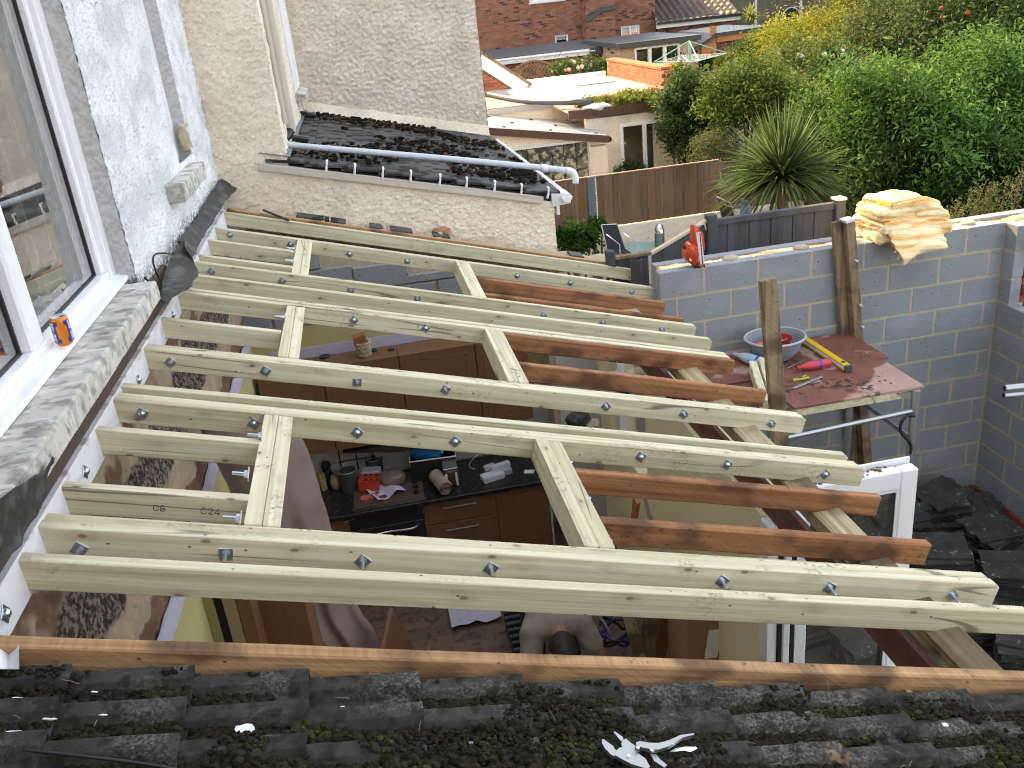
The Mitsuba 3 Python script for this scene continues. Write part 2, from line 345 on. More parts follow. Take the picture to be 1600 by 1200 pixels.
# ------------------------------------------------------------------ our white house: wall, windows, sill, ledger
XW = -1.16
W = thing('white_house', 'white roughcast rear wall of the house on the left, with its large window', 'house')
def rough_wall(y0, y1, z0, z1, hole=None, step=.013, amp=.012, x=XW, seed=3):
    ys, zs = np.linspace(y0, y1, max(2, int((y1 - y0) / step))), np.linspace(z0, z1, max(2, int((z1 - z0) / step)))
    yy, zz = np.meshgrid(ys, zs, indexing='ij')
    p = np.stack([np.full_like(yy, x), yy, zz], -1)
    a = meshkit.noise(p * 95.0, seed) * .6 + meshkit.noise(p * 45.0, seed + 5) * .4
    wave = (meshkit.fbm(p * 2.2, 2, 9) - .5) * .012
    p[..., 0] += amp * np.clip(a - .25, 0, 1) * 1.4 + wave
    return sheet(p[:, ::1])
RY0, RY1, RZ0 = 6.12, 6.60, 3.83                                    # the blocked narrow window
body = cat([box(-6, XW - .001, 4.42, 7.55, -.02, 3.30), box(-6, XW - .08, RY0, RY1, 3.3, 7.4), box(-6, XW - .001, 4.42, RY0, 3.30, 7.4), box(-6, XW - .001, RY1, 7.55, 3.30, 7.4),
            box(-6, XW - .001, -4, 4.42, -.02, 3.30), box(-6, XW - .001, -4, 4.42, 5.5, 7.4), box(-6, XW - .001, -4, 1.0, 3.30, 5.5), box(-6, -4.2, 1.0, 4.42, 3.3, 5.5)])
put(W, 'wall', body, 'm_white_render')
put(W, 'render', cat([rough_wall(4.42, RY0, 3.30, 4.95), rough_wall(RY1, 7.56, 3.30, 4.95), rough_wall(RY0, RY1, 3.30, RZ0)]), 'm_white_render', smooth=True, label='white roughcast with dark specks')
yy, tt = np.meshgrid(np.linspace(0, 1, 8), np.linspace(3.55, 4.95, 110), indexing='ij')
g = np.stack([XW - .095 + .10 * yy, 4.412 - .012 * meshkit.noise(np.stack([yy * 5, tt * 40, tt * 0], -1)) - .09 * yy * np.exp(-(tt - 3.55) * 5), tt], -1)
mat('m_reveal', proc(lambda p, n, uv: mix((.44, .435, .425), (.60, .595, .59), smoothstep(.3, .65, fbm(p.x * 60, p.y * 60, p.z * 60)) * .8 + .2 * fbm(p.x * 8, p.y * 8, p.z * 8))), .95, spec=.1, bump=pebble(110.0))
put(W, 'reveal', sheet(g[:, ::-1]), 'm_reveal', smooth=True, label='grey stained reveal at the side of the large window')
g2 = g.copy(); g2[..., 1] = RY1 - .004 - .012 * meshkit.noise(np.stack([yy * 5, tt * 40, tt], -1)); g2[..., 0] = XW - .085 + .095 * yy; g2[..., 2] = RZ0 + (tt - 3.55)
put(W, 'reveal', sheet(g2[:, ::-1]), 'm_reveal', smooth=True)
mat('m_white_paint', (.74, .75, .78), .6)
put(W, 'blocked_window', box(XW - .079, XW - .07, RY0, RY1, RZ0, 6.5), 'm_white_paint', label='smooth white panel filling the narrow blocked window')
put(W, 'plaster_patch', rough(cbox(XW - .03, XW + .008, 6.52, 6.70, 3.86, 4.03, .006).subdivide().subdivide().subdivide(), .03, 14), 'm_mortar', label='broken tan patch beside the sill stub')
put(W, 'sill_stub', rough(cbox(XW - .05, -1.055, 5.52, 6.42, 3.685, 3.795, .006).subdivide().subdivide(), .006, 25), 'm_sill', smooth=40, label='short grey weathered concrete sill under the blocked window')
sl = cbox(-1.245, -1.033, 1.0, 4.27, 3.462, 3.558, .008)
sl = cat([sl]); 
for _ in range(5): sl = sl.subdivide() if len(sl.faces) < 30000 else sl
put(W, 'sill', rough(sl, .004, 22), 'm_sill', smooth=50, label='weathered grey concrete sill streaked with white')
put(W, 'packing_strip', box(-1.165, -1.135, 1.2, 4.95, 3.312, 3.47), 'm_darkedge', label='brown broken render edge between the sill and the ledger')
under = rough_wall(1.2, 7.05, .0, 3.30, step=.03, amp=.03, x=XW + .004, seed=8)
put(W, 'brickwork', under, 'm_under', smooth=True, label='bare lintel and broken plaster under the white ledger')
put(W, 'plaster', box(XW, XW + .035, 2.0, 7.04, .1, 2.28), 'm_yellow', label='yellow painted plaster below the ledger')
yy, zz = np.meshgrid(np.linspace(2.0, 7.04, 120), np.linspace(0, 1, 3), indexing='ij')
mat('m_lilac', (.50, .47, .58), .8)
e = np.stack([np.full_like(yy, XW + .040), yy, 2.20 + .05 * meshkit.noise(np.stack([yy * 9, yy, yy], -1)) + (.10 + .03 * meshkit.noise(np.stack([yy * 13, yy, yy], -1), 4)) * zz], -1)
put(W, 'plaster_edge', thick_sheet(e[:, ::-1], .012, (1, 0, 0)), 'm_lilac', label='ragged lilac edge of the plaster')
mat('m_darkedge', (.075, .05, .038), .95)
# large window
GX = -1.30
win = lambda m, name='window_frame', mt='m_upvc', **k: put(W, name, m, mt, **k)
win(cbox(-1.32, -1.235, 4.325, 4.425, 3.572, 5.5, .008), label='white plastic window frame')
win(cbox(-1.312, -1.246, 1.0, 4.325, 3.583, 3.612, .006))
win(cbox(-1.31, -1.262, 4.285, 4.325, 3.612, 5.5, .008))
win(cbox(-1.315, -1.25, 3.228, 3.356, 3.612, 5.5, .01), 'mullion')
for a, b in ((3.356, 4.285), (1.0, 3.228)):
    win(cat([box(-1.306, -1.292, b - .012, b, 3.612, 5.5), box(-1.306, -1.292, a, b, 3.612, 3.622), box(-1.306, -1.292, a, a + .008, 3.622, 5.5)]), 'seal', 'm_seal')
    win(box(-1.3005, -1.2995, a, b, 3.612, 5.5), 'pane', 'm_pane')
win(cbox(-1.30, -1.170, 1.0, 4.40, 3.561, 3.582, .005), 'window_board', label='white plastic sill under the window')
win(box(-1.2455, -1.238, 1.0, 4.32, 3.5825, 3.590), 'bead', 'm_upvc_dull')
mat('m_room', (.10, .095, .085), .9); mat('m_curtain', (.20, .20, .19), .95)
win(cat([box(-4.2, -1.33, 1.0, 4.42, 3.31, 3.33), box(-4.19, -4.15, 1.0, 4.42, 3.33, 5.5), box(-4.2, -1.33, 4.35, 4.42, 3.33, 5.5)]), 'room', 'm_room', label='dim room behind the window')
g = np.array([[[-1.36 - .03 * math.sin(a * 40) - .02 * math.sin(a * 17), 3.75 + a * .55, z] for z in (3.6, 4.6, 5.5)] for a in np.linspace(0, 1, 90)])
win(thick_sheet(g, .004), 'curtain', 'm_curtain', smooth=True, label='grey curtain behind the glass')
# soft drink can on the sill
def drink_can():
    c = thing('drink_can', 'orange and blue opened soft drink can standing on the white window sill', 'can')
    r, h = .0325, .110; o = at(103, 537, 'z', 3.583)
    prof = [(0, .004), (r * .72, .0), (r * .82, .003), (r, .014), (r, h - .02), (r * .84, h - .003), (r * .86, h), (r * .82, h), (r * .80, h - .006), (0, h - .006)]
    put(c, 'can_body', revolve(prof[1:5], 48, o), 'm_can', smooth=50)
    put(c, 'can_shoulder', revolve([prof[4], (r * .93, h - .010), prof[5]], 48, o), 'm_can', smooth=50)
    put(c, 'can_end', revolve([prof[0], prof[1]], 32, o), 'm_chrome')
    lid = put(c, 'lid', revolve(prof[5:], 48, o), 'm_chrome', smooth=40)
    put(lid, 'opening', xform(prism([(.016 * math.cos(a), .010 * math.sin(a)) for a in np.linspace(0, 6.28, 20)[:-1]], 0, .0012), np.eye(3), o + [.014, .004, h - .0058]), 'm_seal')
    put(lid, 'ring_pull', xform(tube([(.013 * math.cos(a), .009 * math.sin(a), 0) for a in np.linspace(0, 6.28, 20)], .0016, 5), np.eye(3), o + [-.008, 0, h - .003]), 'm_chrome', smooth=True)
    base = math.atan2(-o[1], -o[0]) + .03           # faces the camera
    def bend(m, a0, z0, rad):                # local x = height, y = around
        v = m.vertices.copy(); ang = a0 + v[:, 1] / r; rr = rad + v[:, 2]
        m.vertices = np.c_[o[0] + rr * np.cos(ang), o[1] + rr * np.sin(ang), o[2] + z0 + v[:, 0]]
        m.fix_normals(); return m
    def panel(pts):
        m = prism(pts, 0, .0006)
        for _ in range(3): m = m.subdivide()
        return m
    for s in (-1, 1):
        a0 = base + s * .93
        shape = [(x * .73, y * .73) for x, y in [(0, -.026), (0, .026), (.018, .026), (.026, .014), (.086, .014), (.094, .026), (.112, .026), (.112, -.026)]]
        if s > 0: shape = [(x, -y) for x, y in shape][::-1]
        put(c, 'logo_panel', bend(panel(shape), a0, .013, r + .0002), 'm_can_blue', label='dark blue panel with white lettering')
        t = meshkit.text_mesh('IRN-BRU', .0145, .0006, bold=True); e = t.bounds
        k = .076 / (e[1][0] - e[0][0])
        v = t.vertices.copy(); v[:, 0] = (v[:, 0] - e[0][0]) * k; v[:, 1] -= e[0][1]
        if s < 0: v = np.c_[.076 - v[:, 0], .0145 - v[:, 1], v[:, 2]]
        v[:, 1] -= .0072 - (-.003 if s < 0 else .003)
        t = trimesh.Trimesh(v, t.faces, process=False); t = t.subdivide()
        put(c, 'lettering', bend(t, a0, .016, r + .0008), 'm_white_paint')
mat('m_can', (.72, .20, .025), .30, .35); mat('m_can_blue', (.02, .035, .20), .35)
drink_can()
# felt flashing hanging off the wall
def felt_strip(name, top, bot, label, n=60, m=9, seed=1):
    top, bot = smooth_path(top, n), smooth_path(bot, n)
    s = np.linspace(0, 1, m)[None, :, None]
    g = top[:, None] * (1 - s) + bot[:, None] * s
    w = meshkit.fbm(g * 9.0, 3, seed) - .5
    g[..., 0] += .035 * w * (s[..., 0] * .8 + .25) + .008 * s[..., 0] * np.sin(np.linspace(0, 1, n)[:, None] * 17 + s[..., 0] * 2 + 4 * meshkit.noise(g * 6.0))
    g[..., 2] += .02 * (meshkit.fbm(g * 14.0, 2, seed + 3) - .5)
    return one(name, thick_sheet(g, .004), 'm_felt', label, 'flashing', smooth=True)
def wall_pts(pts, dx=.0): return [at(x, y, 'x', XW + .02 + dx + d) for x, y, d in pts]
felt_strip('felt_flashing', wall_pts([(346, 278, .0), (332, 300, .01), (318, 322, .01), (300, 352, .01), (283, 372, .01), (278, 392, .02)]), wall_pts([(384, 270, .12), (352, 316, .09), (338, 336, .08), (320, 370, .07), (302, 396, .08), (292, 404, .08)]), 'crumpled black felt flashing along the foot of the white wall, its end lifted', seed=2)
felt_strip('felt_flashing', wall_pts([(286, 372, .03), (270, 400, .03), (256, 430, .03), (252, 452, .06), (250, 470, .09)]), wall_pts([(290, 384, .09), (300, 398, .12), (307, 432, .16), (282, 456, .17), (254, 473, .12)]), 'grey torn felt flap folded out over the white ledger beside the end of the sill', seed=6)
felt_strip('felt_flashing', wall_pts([(82, 712, .128), (70, 736, .130), (44, 752, .132), (18, 768, .132), (-8, 792, .132), (-40, 826, .132)]), wall_pts([(79, 722, .128), (74, 770, .115), (52, 813, .11), (30, 846, .11), (4, 880, .105), (-40, 930, .105)]), 'dark felt flashing hanging below the near end of the concrete sill', seed=9)
one('felt_scrap', tube(smooth_path(wall_pts([(226, 434, .03), (248, 434, .03), (242, 420, .03), (262, 396, .02), (280, 376, .02)]), 30), .005, 6), 'm_felt', 'thin black felt sliver curling on the white wall above the sill end', 'felt strip', smooth=True)
# ledger
LG = thing('ledger', 'long white board bolted along the house wall that carries the rafter ends', 'beam')
put(LG, 'board', cat([cbox(XW - .001, -1.112, 1.3, 7.2, 3.185, 3.314, .003)]), 'm_ledger')
def washer(o, ax, w=.05, t=.004, rot=45, c=.002):
    d, s, u = frame(ax)
    a = math.radians(rot); s2, u2 = s * math.cos(a) + u * math.sin(a), -s * math.sin(a) + u * math.cos(a)
    return xform(cbox(-w / 2, w / 2, -w / 2, w / 2, 0, t, c), [s2, u2, d], o)
def bolt(parent, o, ax, head, rng):
    """A galvanised bolt in the face at o, pointing along ax: head 'dome', 'nut' or 'long'."""
    d = np.asarray(ax, float); d /= np.linalg.norm(d); o = np.asarray(o, float)
    if head == 'dome':
        m = cat([cyl(o + d * .004, o + d * .010, .015, 12, .013), cyl(o + d * .010, o + d * .016, .013, 12, .006)])
    else:
        _, s, u = frame(d); a = rng.uniform(0, 1)
        hexa = cyl(o + d * .004, o + d * .016, .013, 6)
        L = .055 if head == 'long' else .032
        m = cat([hexa, cyl(o + d * .016, o + d * L, .0065, 8)])
    b = put(parent, 'bolt', m, 'm_zinc', smooth=30)
    put(b, 'washer', washer(o, d, .042, .004, rng.choice([45, 40, 52, 10, 45])), 'm_zinc')
rng = random.Random(4)
for x, y in ((132, 737), (7, 959), (269, 492), (215, 594)): bolt(LG, at(x, y, 'x', -1.112), (1, 0, 0), 'dome', rng)
# ------------------------------------------------------------------ rafters
DEP = .097
def plank(y0, y1, x0, x1, chamfer=True, d0=0.0, dep=DEP, c=.003):
    """A rafter ply between y0 and y1 from x0 to x1, its upper face in the roof plane + d0, the lower corner of its tail cut."""
    t0, t1 = (x0 - N[0] * 0) , x1
    a, b = np.array([x0, 0, roof_z(x0)]) + N * d0, np.array([x1, 0, roof_z(x1)]) + N * d0
    L = np.linalg.norm(b - a)
    prof = [(0, 0), (L - (.018 if chamfer else 0), 0), (L, -.014 if chamfer else 0), (L, -dep), (0, -dep)]
    pts = []
    w = abs(y1 - y0)
    for cc, ins in ((0, c), (c, 0)):
        P2 = np.array(prof, float); ctr = P2.mean(0)
        Q = P2 + np.sign(ctr - P2) * ins * (P2 != ctr)
        for (t, h) in Q:
            for yv in (min(y0, y1) + cc, max(y0, y1) - cc): pts.append(a + U * t + N * h + np.array([0, yv, 0]))
    return hull(pts)
def face_bolts(key, yf, pix, head, rng):
    for x, y in pix: bolt(key, at(x, y, 'y', yf), (0, -1, 0), head, rng)
G = 'new rafters of the lean-to roof frame'
one('rafter', plank(2.312, 2.357, -1.112, 2.13), 'm_timber', 'pale new single rafter nearest the old orange edge rafter', 'rafter', G)
k = thing('rafter', 'doubled pale rafter with long bolts sticking out of its near face', 'rafter', G)
put(k, 'plank', plank(2.490, 2.5345, -1.112, 2.128), 'm_timber'); put(k, 'plank', plank(2.5385, 2.583, -1.112, 2.128, d0=-.005), 'm_timber')
face_bolts(k, 2.490, [(124, 858), (353, 865), (567, 877), (767, 888), (1128, 908), (1296, 918), (1487, 930)], 'long', rng)
k = thing('rafter', 'doubled pale rafter beyond the nearest large opening, round bolt heads on its face', 'rafter', G)
put(k, 'plank', plank(3.450, 3.4935, -1.112, 2.128), 'm_timber'); put(k, 'plank', plank(3.4975, 3.541, -1.112, 2.128, d0=-.005), 'm_timber')
face_bolts(k, 3.450, [(222, 646), (397, 662), (558, 676), (711, 690), (1001, 714), (1136, 726), (1289, 741)], 'dome', rng)
one('rafter', plank(3.590, 3.634, -1.112, 2.118), 'm_timber', 'pale single rafter close behind the first one with round bolt heads', 'rafter', G)
k = thing('rafter', 'doubled pale rafter in the middle, nuts on its face, tail before the ply table', 'rafter', G)
put(k, 'plank', plank(4.044, 4.088, -1.112, 2.125), 'm_timber'); put(k, 'plank', plank(4.093, 4.137, -1.112, 2.125, d0=-.006), 'm_timber')
face_bolts(k, 4.044, [(266, 566), (415, 580), (558, 597), (696, 609), (947, 635), (1068, 647), (1205, 662)], 'nut', rng)
k = thing('rafter', 'doubled pale rafter just above the straw-coloured plant pot', 'rafter', G)
put(k, 'plank', plank(4.962, 5.006, -1.112, 2.09), 'm_timber'); put(k, 'plank', plank(5.022, 5.066, -1.112, 2.09), 'm_timber')
face_bolts(k, 4.962, [(553, 500), (665, 513)], 'dome', rng)
one('rafter', plank(5.315, 5.36, -1.112, 2.10), 'm_timber', 'pale single rafter just behind the doubled one over the plant pot', 'rafter', G)
k = thing('rafter', 'pale rafter fourth from the cream wall, bolt nuts on its near face', 'rafter', G)
put(k, 'plank', plank(5.605, 5.65, -1.112, 2.10), 'm_timber')
face_bolts(k, 5.605, [(330, 424), (441, 439), (548, 454), (652, 467), (849, 493), (942, 504), (1034, 515)], 'nut', rng)
k = thing('rafter', 'pale rafter second from the cream wall, dome bolt heads on its face', 'rafter', G)
put(k, 'plank', plank(6.575, 6.62, -1.112, 2.112), 'm_timber')
face_bolts(k, 6.575, [(359, 367), (454, 382), (546, 397), (636, 408), (808, 431), (891, 442), (987, 456)], 'dome', rng)
one('rafter', plank(7.130, 7.175, -1.112, 2.13), 'm_timber', 'pale rafter farthest away, beside the foot of the cream wall', 'rafter', G)
G = 'short rafters between the ledger and the trimmers'
stamp = one('short_rafter', plank(2.735, 2.779, -1.112, -.545, False), 'm_timber', 'short rafter at the ledger with black strength stamp printed on its face', 'rafter', G)
for txt, px, py, h in (('CE', 239, 798, .022), ('C24', 313, 803, .024)):
    t = meshkit.text_mesh(txt, h, .0006)
    o = at(px, py, 'y', 2.735); o[1] = 2.7346
    t.apply_translation(-t.bounds[0])
    put(stamp, 'lettering', xform(t, [U, N, [0, -1, 0]], o), 'm_stamp')
mat('m_stamp', (.09, .085, .075), .9)
for y0, lab in ((3.170, 'short plain rafter at the ledger between the stamped one and the round bolt heads'), (4.475, 'short plain rafter alone in the middle bay, between ledger and trimmer'),
                (5.775, 'nearer of the two short rafters in the farthest bay at the ledger'), (6.200, 'farther of the two short rafters in the farthest bay at the ledger')):
    one('short_rafter', plank(y0, y0 + .044, -1.112, -.552, False), 'm_timber', lab, 'rafter', G)
# trimmers: doubled cross timbers
def trimmer(name, x0, x1, y0, y1, label, bolts_left=(), head='dome', tips=(), dd=0.0):
    k = thing(name, label, 'trimmer', 'trimmers across the rafters')
    for q, (a, b) in enumerate(((x0, (x0 + x1) / 2 - .001), ((x0 + x1) / 2 + .001, x1))):
        pa, pb = np.array([a, 0, roof_z(a)]), np.array([b, 0, roof_z(b)])
        e = [p + N * h for p in (pa, pb) for h in (-.0012 * q + dd, -DEP)]
        c = .003; ctr = np.mean(e, 0); pts = []
        for ins, yc in ((c, 0), (0, c)):
            for p in e:
                pp = p + np.sign([(ctr - p) @ U, 0, (ctr - p) @ N])[0] * U * ins + np.sign((ctr - p) @ N) * N * ins
                pts += [pp + [0, y0 + yc, 0], pp + [0, y1 - yc, 0]]
        put(k, 'plank', hull(pts), 'm_timber_cross')
    r = random.Random(int(y0 * 100))
    for x, y in bolts_left:
        bolt(k, at(x, y, 'x', x0 + .012), -U, head, r)
    for x, y in tips:
        o = at(x, y, 'x', x1 + .01) - U * .012
        put(k, 'bolt_end', cyl(o - U * .01, o + U * .028, .006, 8), 'm_zinc')
trimmer('trimmer', -.556, -.447, 2.584, 3.447, 'left doubled trimmer of the nearest opening, with two bolts pointing at the ledger', [(389, 741), (377, 810), (410, 681)], 'long')
trimmer('trimmer', -.546, -.452, 4.137, 4.959, 'left doubled trimmer of the middle opening', [(446, 496)], 'long')
trimmer('trimmer', -.556, -.456, 5.653, 6.572, 'left doubled trimmer of the farthest opening', [(462, 389), (459, 408)], 'long')
trimmer('trimmer', .545, .655, 2.584, 3.447, 'right doubled trimmer of the nearest opening, square washers on its left face', [(843, 720), (868, 775), (896, 842)], 'dome', [(889, 722), (917, 778), (950, 845)])
trimmer('trimmer', .547, .650, 4.137, 4.959, 'right doubled trimmer of the middle opening over the brown wall cupboard', [(758, 536), (772, 565), (787, 594)], 'dome')
trimmer('trimmer', .566, .660, 5.653, 6.572, 'right doubled trimmer of the farthest opening', [(711, 424), (719, 444)], 'dome')
# old rafters left in place
G = 'old red-brown rafters left at the outer end'
for y0, x0, x1, lab, w in ((3.155, .66, 2.035, 'old brown rafter, farther one in the nearest bay, before the white door', .05), (2.762, .66, 2.02, 'old orange-brown rafter nearest the camera side, its tail over the tile heap', .05),
                           (6.150, .667, 2.065, 'old red rafter farthest away with a blackened end against the block wall', .05), (5.745, .667, 2.06, 'old red rafter mostly hidden behind the pale yellowish one', .05),
                           (4.905, .655, 2.09, 'old red rafter fixed along the doubled one, black patches on its face', .05), (4.408, .655, 2.07, 'old red rafter in the middle bay whose tail touches a pale offcut', .05)):
    m = plank(y0, y0 + w, x0, x1, False, d0=-.004, c=.005)
    for _ in range(4): m = m.subdivide()
    one('old_rafter', rough(m, .0035, 14, int(y0 * 10)), 'm_old', lab, 'rafter', G, smooth=40)
m = plank(1.944, 1.992, -1.40, 2.6, False, c=.005)
for _ in range(4): m = m.subdivide()
one('edge_rafter', rough(m, .003, 9, 3), 'm_old_front', 'long orange-brown old rafter along the edge of the mossy tiled roof', 'rafter', smooth=40)
m = plank(7.215, 7.262, -1.10, 2.05, False, d0=.012, dep=.09, c=.004)
one('edge_batten', m, 'm_old_front', 'thin reddish old batten along the foot of the cream wall', 'batten')
# rubble, slates and mortar along the party wall behind the last rafter
r = np.random.RandomState(5)
RB = one('wall_rubble', rough(cat([cbox(x, x + .16, 7.27, 7.53, roof_z(x) - .16, roof_z(x + .08) - .005 - .014 * (i % 3), .01).subdivide().subdivide() for i, x in enumerate(np.arange(-1.0, 1.9, .155))]), .02, 9), 'm_mortar', 'ragged line of broken mortar left on top of the party wall by the cream wall', 'rubble', smooth=40)
for i, (px, py, L) in enumerate(((490, 347, .26), (530, 353, .12), (590, 362, .12), (628, 366, .18), (690, 375, .14), (900, 405, .12))):
    p = at(px, py, 'y', 7.38); x = p[0]
    m = xform(cbox(-L / 2, L / 2, -.09, .07, -.008, .008, .002), [U, [0, 1, 0], N], [x, 7.40, roof_z(x) + .006])
    one('slate_piece', m, 'm_tile_far', ('broken dark slate on the party wall nearest the white wall', 'short slate piece second from the white wall on the party wall', 'small slate piece third from the white wall on the party wall', 'slate piece just left of the reddish mortar lump', 'slate piece just right of the reddish mortar lump', 'lone slate near the outer end of the party wall')[i], 'slate', 'slates left on the party wall')
one('mortar_lump', rough(trimesh.creation.icosphere(4, .055), .03, 22).apply_transform(np.diag([1.5, .5, .7, 1])).apply_translation(at(690, 362, 'y', 7.5)), 'm_redlump', 'reddish mortar lump stuck to the foot of the cream wall', 'mortar', smooth=True)
mat('m_redlump', (.42, .22, .13), .95)
one('felt_stick', beam(at(411, 328, 'y', 7.2), at(452, 347, 'y', 7.11) + [0, 0, .012], .018, .014), 'm_felt', 'thin black strip lying across the farthest rafter', 'strip')
# ------------------------------------------------------------------ wall plate and red board under the tails
WP = thing('wall_plate', 'worn timber wall plate running under the rafter tails', 'timber')
put(WP, 'plate', rough(cat([beam([1.768, 1.2, 2.352], [1.768, 6.2, 2.352], .128, .072)]).subdivide().subdivide().subdivide().subdivide(), .004, 16), 'm_plate', smooth=40)
one('red_board', rough(cbox(1.672, 1.697, 1.2, 6.0, 2.150, 2.314, .003).subdivide().subdivide().subdivide(), .002, 10), 'm_redboard', 'dark red-brown board fixed along the inner side of the wall plate', 'board', smooth=40)
g = np.array([[on_roof(x, y, -.01 + .02 * math.sin(x * .3)) for y in (1008, 1020, 1032, 1046)] for x in (-30, -15, 0, 14, 30)])
one('lead_scrap', thick_sheet(g, .003), 'm_upvc_dull', 'torn pale grey lead scrap lying over the left end of the edge rafter', 'lead', smooth=True)
# ------------------------------------------------------------------ mossy tiled roof in the foreground
TR = thing('tiled_roof', 'old black interlocking tiled roof covered with moss and lichen in the foreground', 'roof')
put(TR, 'underlay', hull([np.array([x, y, roof_z(x)]) + N * h for x in (-1.12, 2.9) for y in (.2, 1.92) for h in (-.17, -.11)]), 'm_felt')
put(TR, 'wall', box(-1.1, 2.6, .2, 1.88, .0, roof_z(2.6) - .2), 'm_mortar')
PIT = .113
def tile_mesh(width, length, rs):
    """One interlocking tile in local (down-slope t, across y, up h): flat rolls with pans between."""
    ys, hs = [], []
    y = 0.0
    while y < width - 1e-6:
        for dy, h in ((0, .0), (.004, .0), (.010, .029), (.013, .031), (.055, .031), (.060, .028), (.078, .002), (.10, .0)):
            ys.append(y + dy); hs.append(h)
        y += PIT
    ys, hs = np.array(ys), np.array(hs)
    ts = np.linspace(0, length, 9)
    g = np.zeros((len(ts), len(ys), 3))
    g[..., 0], g[..., 1] = ts[:, None], ys[None]
    g[..., 2] = hs[None] + .0025 * (meshkit.fbm(np.stack([g[..., 0] * 30, g[..., 1] * 30, g[..., 0] * 0 + rs], -1), 2) - .5)
    g[..., 1] += .003 * (meshkit.noise(np.stack([g[..., 0] * 25, g[..., 1] * 9, g[..., 0] * 0 + rs], -1)) - .5); g[-1, :, 0] -= .006 * meshkit.noise(np.stack([g[-1, :, 1] * 60, g[-1, :, 1] * 0, g[-1, :, 1] * 0 + rs], -1))
    return thick_sheet(g, .020, (0, 0, 1))
GAUGE = .283
rows = 5
for j in range(8):
    ytop = 1.928 - j * PIT * 2
    if ytop < .2: break
    for i in range(16):
        x0 = -1.12 + .005 + i * (GAUGE * CS)
        if x0 > 2.9: break
        rs = i * 31 + j * 7
        rr = random.Random(rs)
        xs = -.339 + (i - 3) * .272
        m = tile_mesh(PIT * 2, GAUGE + .055, rs)
        m.vertices[:, 1] *= -1; m.faces = m.faces[:, ::-1]
        ang = math.atan2(.030, GAUGE) + rr.uniform(-.008, .008)
        t = U * math.cos(ang) + N * math.sin(ang); h = -U * math.sin(ang) + N * math.cos(ang)
        yaw = rr.uniform(-.008, .008)
        t2 = t + np.array([0, yaw, 0]); t2 /= np.linalg.norm(t2)
        o = np.array([xs - (GAUGE + .045) * CS, ytop + rr.uniform(-.004, .004), 0]); o[2] = roof_z(o[0])
        o = o + N * (-.083 + rr.uniform(-.002, .002))
        put(TR, 'tile', xform(m, [t2, np.array([0, 1, 0]) , h], o), 'm_tile', smooth=35)
# moss tufts in the pans
r = np.random.RandomState(12)
ico = trimesh.creation.icosphere(1, 1.0)
V, F, Cc = [], [], []
n = 0
ico0 = trimesh.creation.icosphere(0, 1.0)
for q in range(30000):
    x, y = r.uniform(-1.1, 2.3), r.uniform(1.38, 1.905)
    ph = ((1.928 - y) / PIT) % 1.0
    d = meshkit.fbm(np.array([x * 3.1, y * 6.0, 2.0]), 3) + .10 * (meshkit.noise(np.array([x * 30, y * 30, 1.0])) - .5)
    inpan = ph > .56
    if d < (.35 if inpan else .585): continue
    s = r.uniform(.003, .0095) * (1.1 if inpan else .6)
    lift = max(0, d - .45) * .10
    c = np.array([x, y, roof_z(x)]) + N * ((-.068 + lift * r.rand() if inpan else -.038) + .022 * (((x + .339) / .272) % 1.0))
    v = ico0.vertices * (1 + .6 * (r.rand(len(ico0.vertices), 1) - .5)) * np.array([s * 1.4, s * 1.3, s * 1.0])
    V.append(v + c); F.append(ico0.faces + n); n += len(v)
    g = meshkit.noise(np.array([x * 12, y * 12, 5.0])) ** 2
    col = np.array([.026, .023, .017]) * (1 - g) + np.array([.038, .038, .018]) * g
    if g > .6 and r.rand() < .22: col = np.array([.058, .066, .022])
    Cc.append(np.tile(col * r.uniform(.5, 1.3), (len(v), 1)))
put(TR, 'moss', trimesh.Trimesh(np.vstack(V), np.vstack(F), process=False), 'm_moss', color=np.vstack(Cc), kind='stuff', label='dark green moss and dirt in the pans of the tiles')
V, F, n = [], [], 0
tw = []
for q in range(60):
    x, y = r.uniform(-1.1, 1.9), r.uniform(1.4, 1.92)
    a = r.uniform(0, 6.28); L = r.uniform(.006, .04)
    p = np.array([x, y, roof_z(x)]) + N * -.034
    dirv = U * math.cos(a) + np.array([0, math.sin(a), 0]) + N * r.uniform(0, .5)
    tw.append(tube([p, p + dirv * L * .5 + N * .003, p + dirv * L], .0006, 4))
put(TR, 'straw', cat(tw), 'm_straw', kind='stuff', label='bits of dry straw and twigs on the tiles')
mat('m_straw', (.33, .27, .17), .9)
def roof_pt(px, py, d): return on_roof(px, py, d)
for fi, (px, py, s, fl) in enumerate(((383, 1141, .022, 1), (24, 1145, .012, 0), (30, 1092, .010, 0), (77, 1124, .009, 0), (1476, 1133, .010, 1), (162, 1118, .006, 0), (148, 1082, .005, 0), (535, 1105, .004, 0), (735, 1161, .008, 0))):
    o = roof_pt(px, py, -.036)
    pl = [(s * (.75 + .5 * random.Random(int(px + i)).random()) * math.cos(a) * (1.6 if fl == 0 else 1), s * (.6 + .5 * random.Random(int(py + i)).random()) * math.sin(a) * (.4 if fl == 0 else 1)) for i, a in enumerate(np.linspace(0, 6.28, 13)[:-1])]
    one('paint_flake', xform(prism(pl, 0, .003), [U, [0, 1, 0], N], o), 'm_white_paint', ('largest white bird dropping, left of centre on the mossy tiles', 'long white flake at the left edge of the mossy tiles', 'white flake nearest the left edge of the tiled roof', 'curved white flake low on the left tiles', 'square white flake on the right of the mossy tiles', 'small white fleck right of the left flakes', 'tiny white fleck near the top left tiles', 'tiny white fleck left of the middle tiles', 'white fleck below the middle of the edge rafter')[fi], 'flake', 'white flakes on the tiled roof')
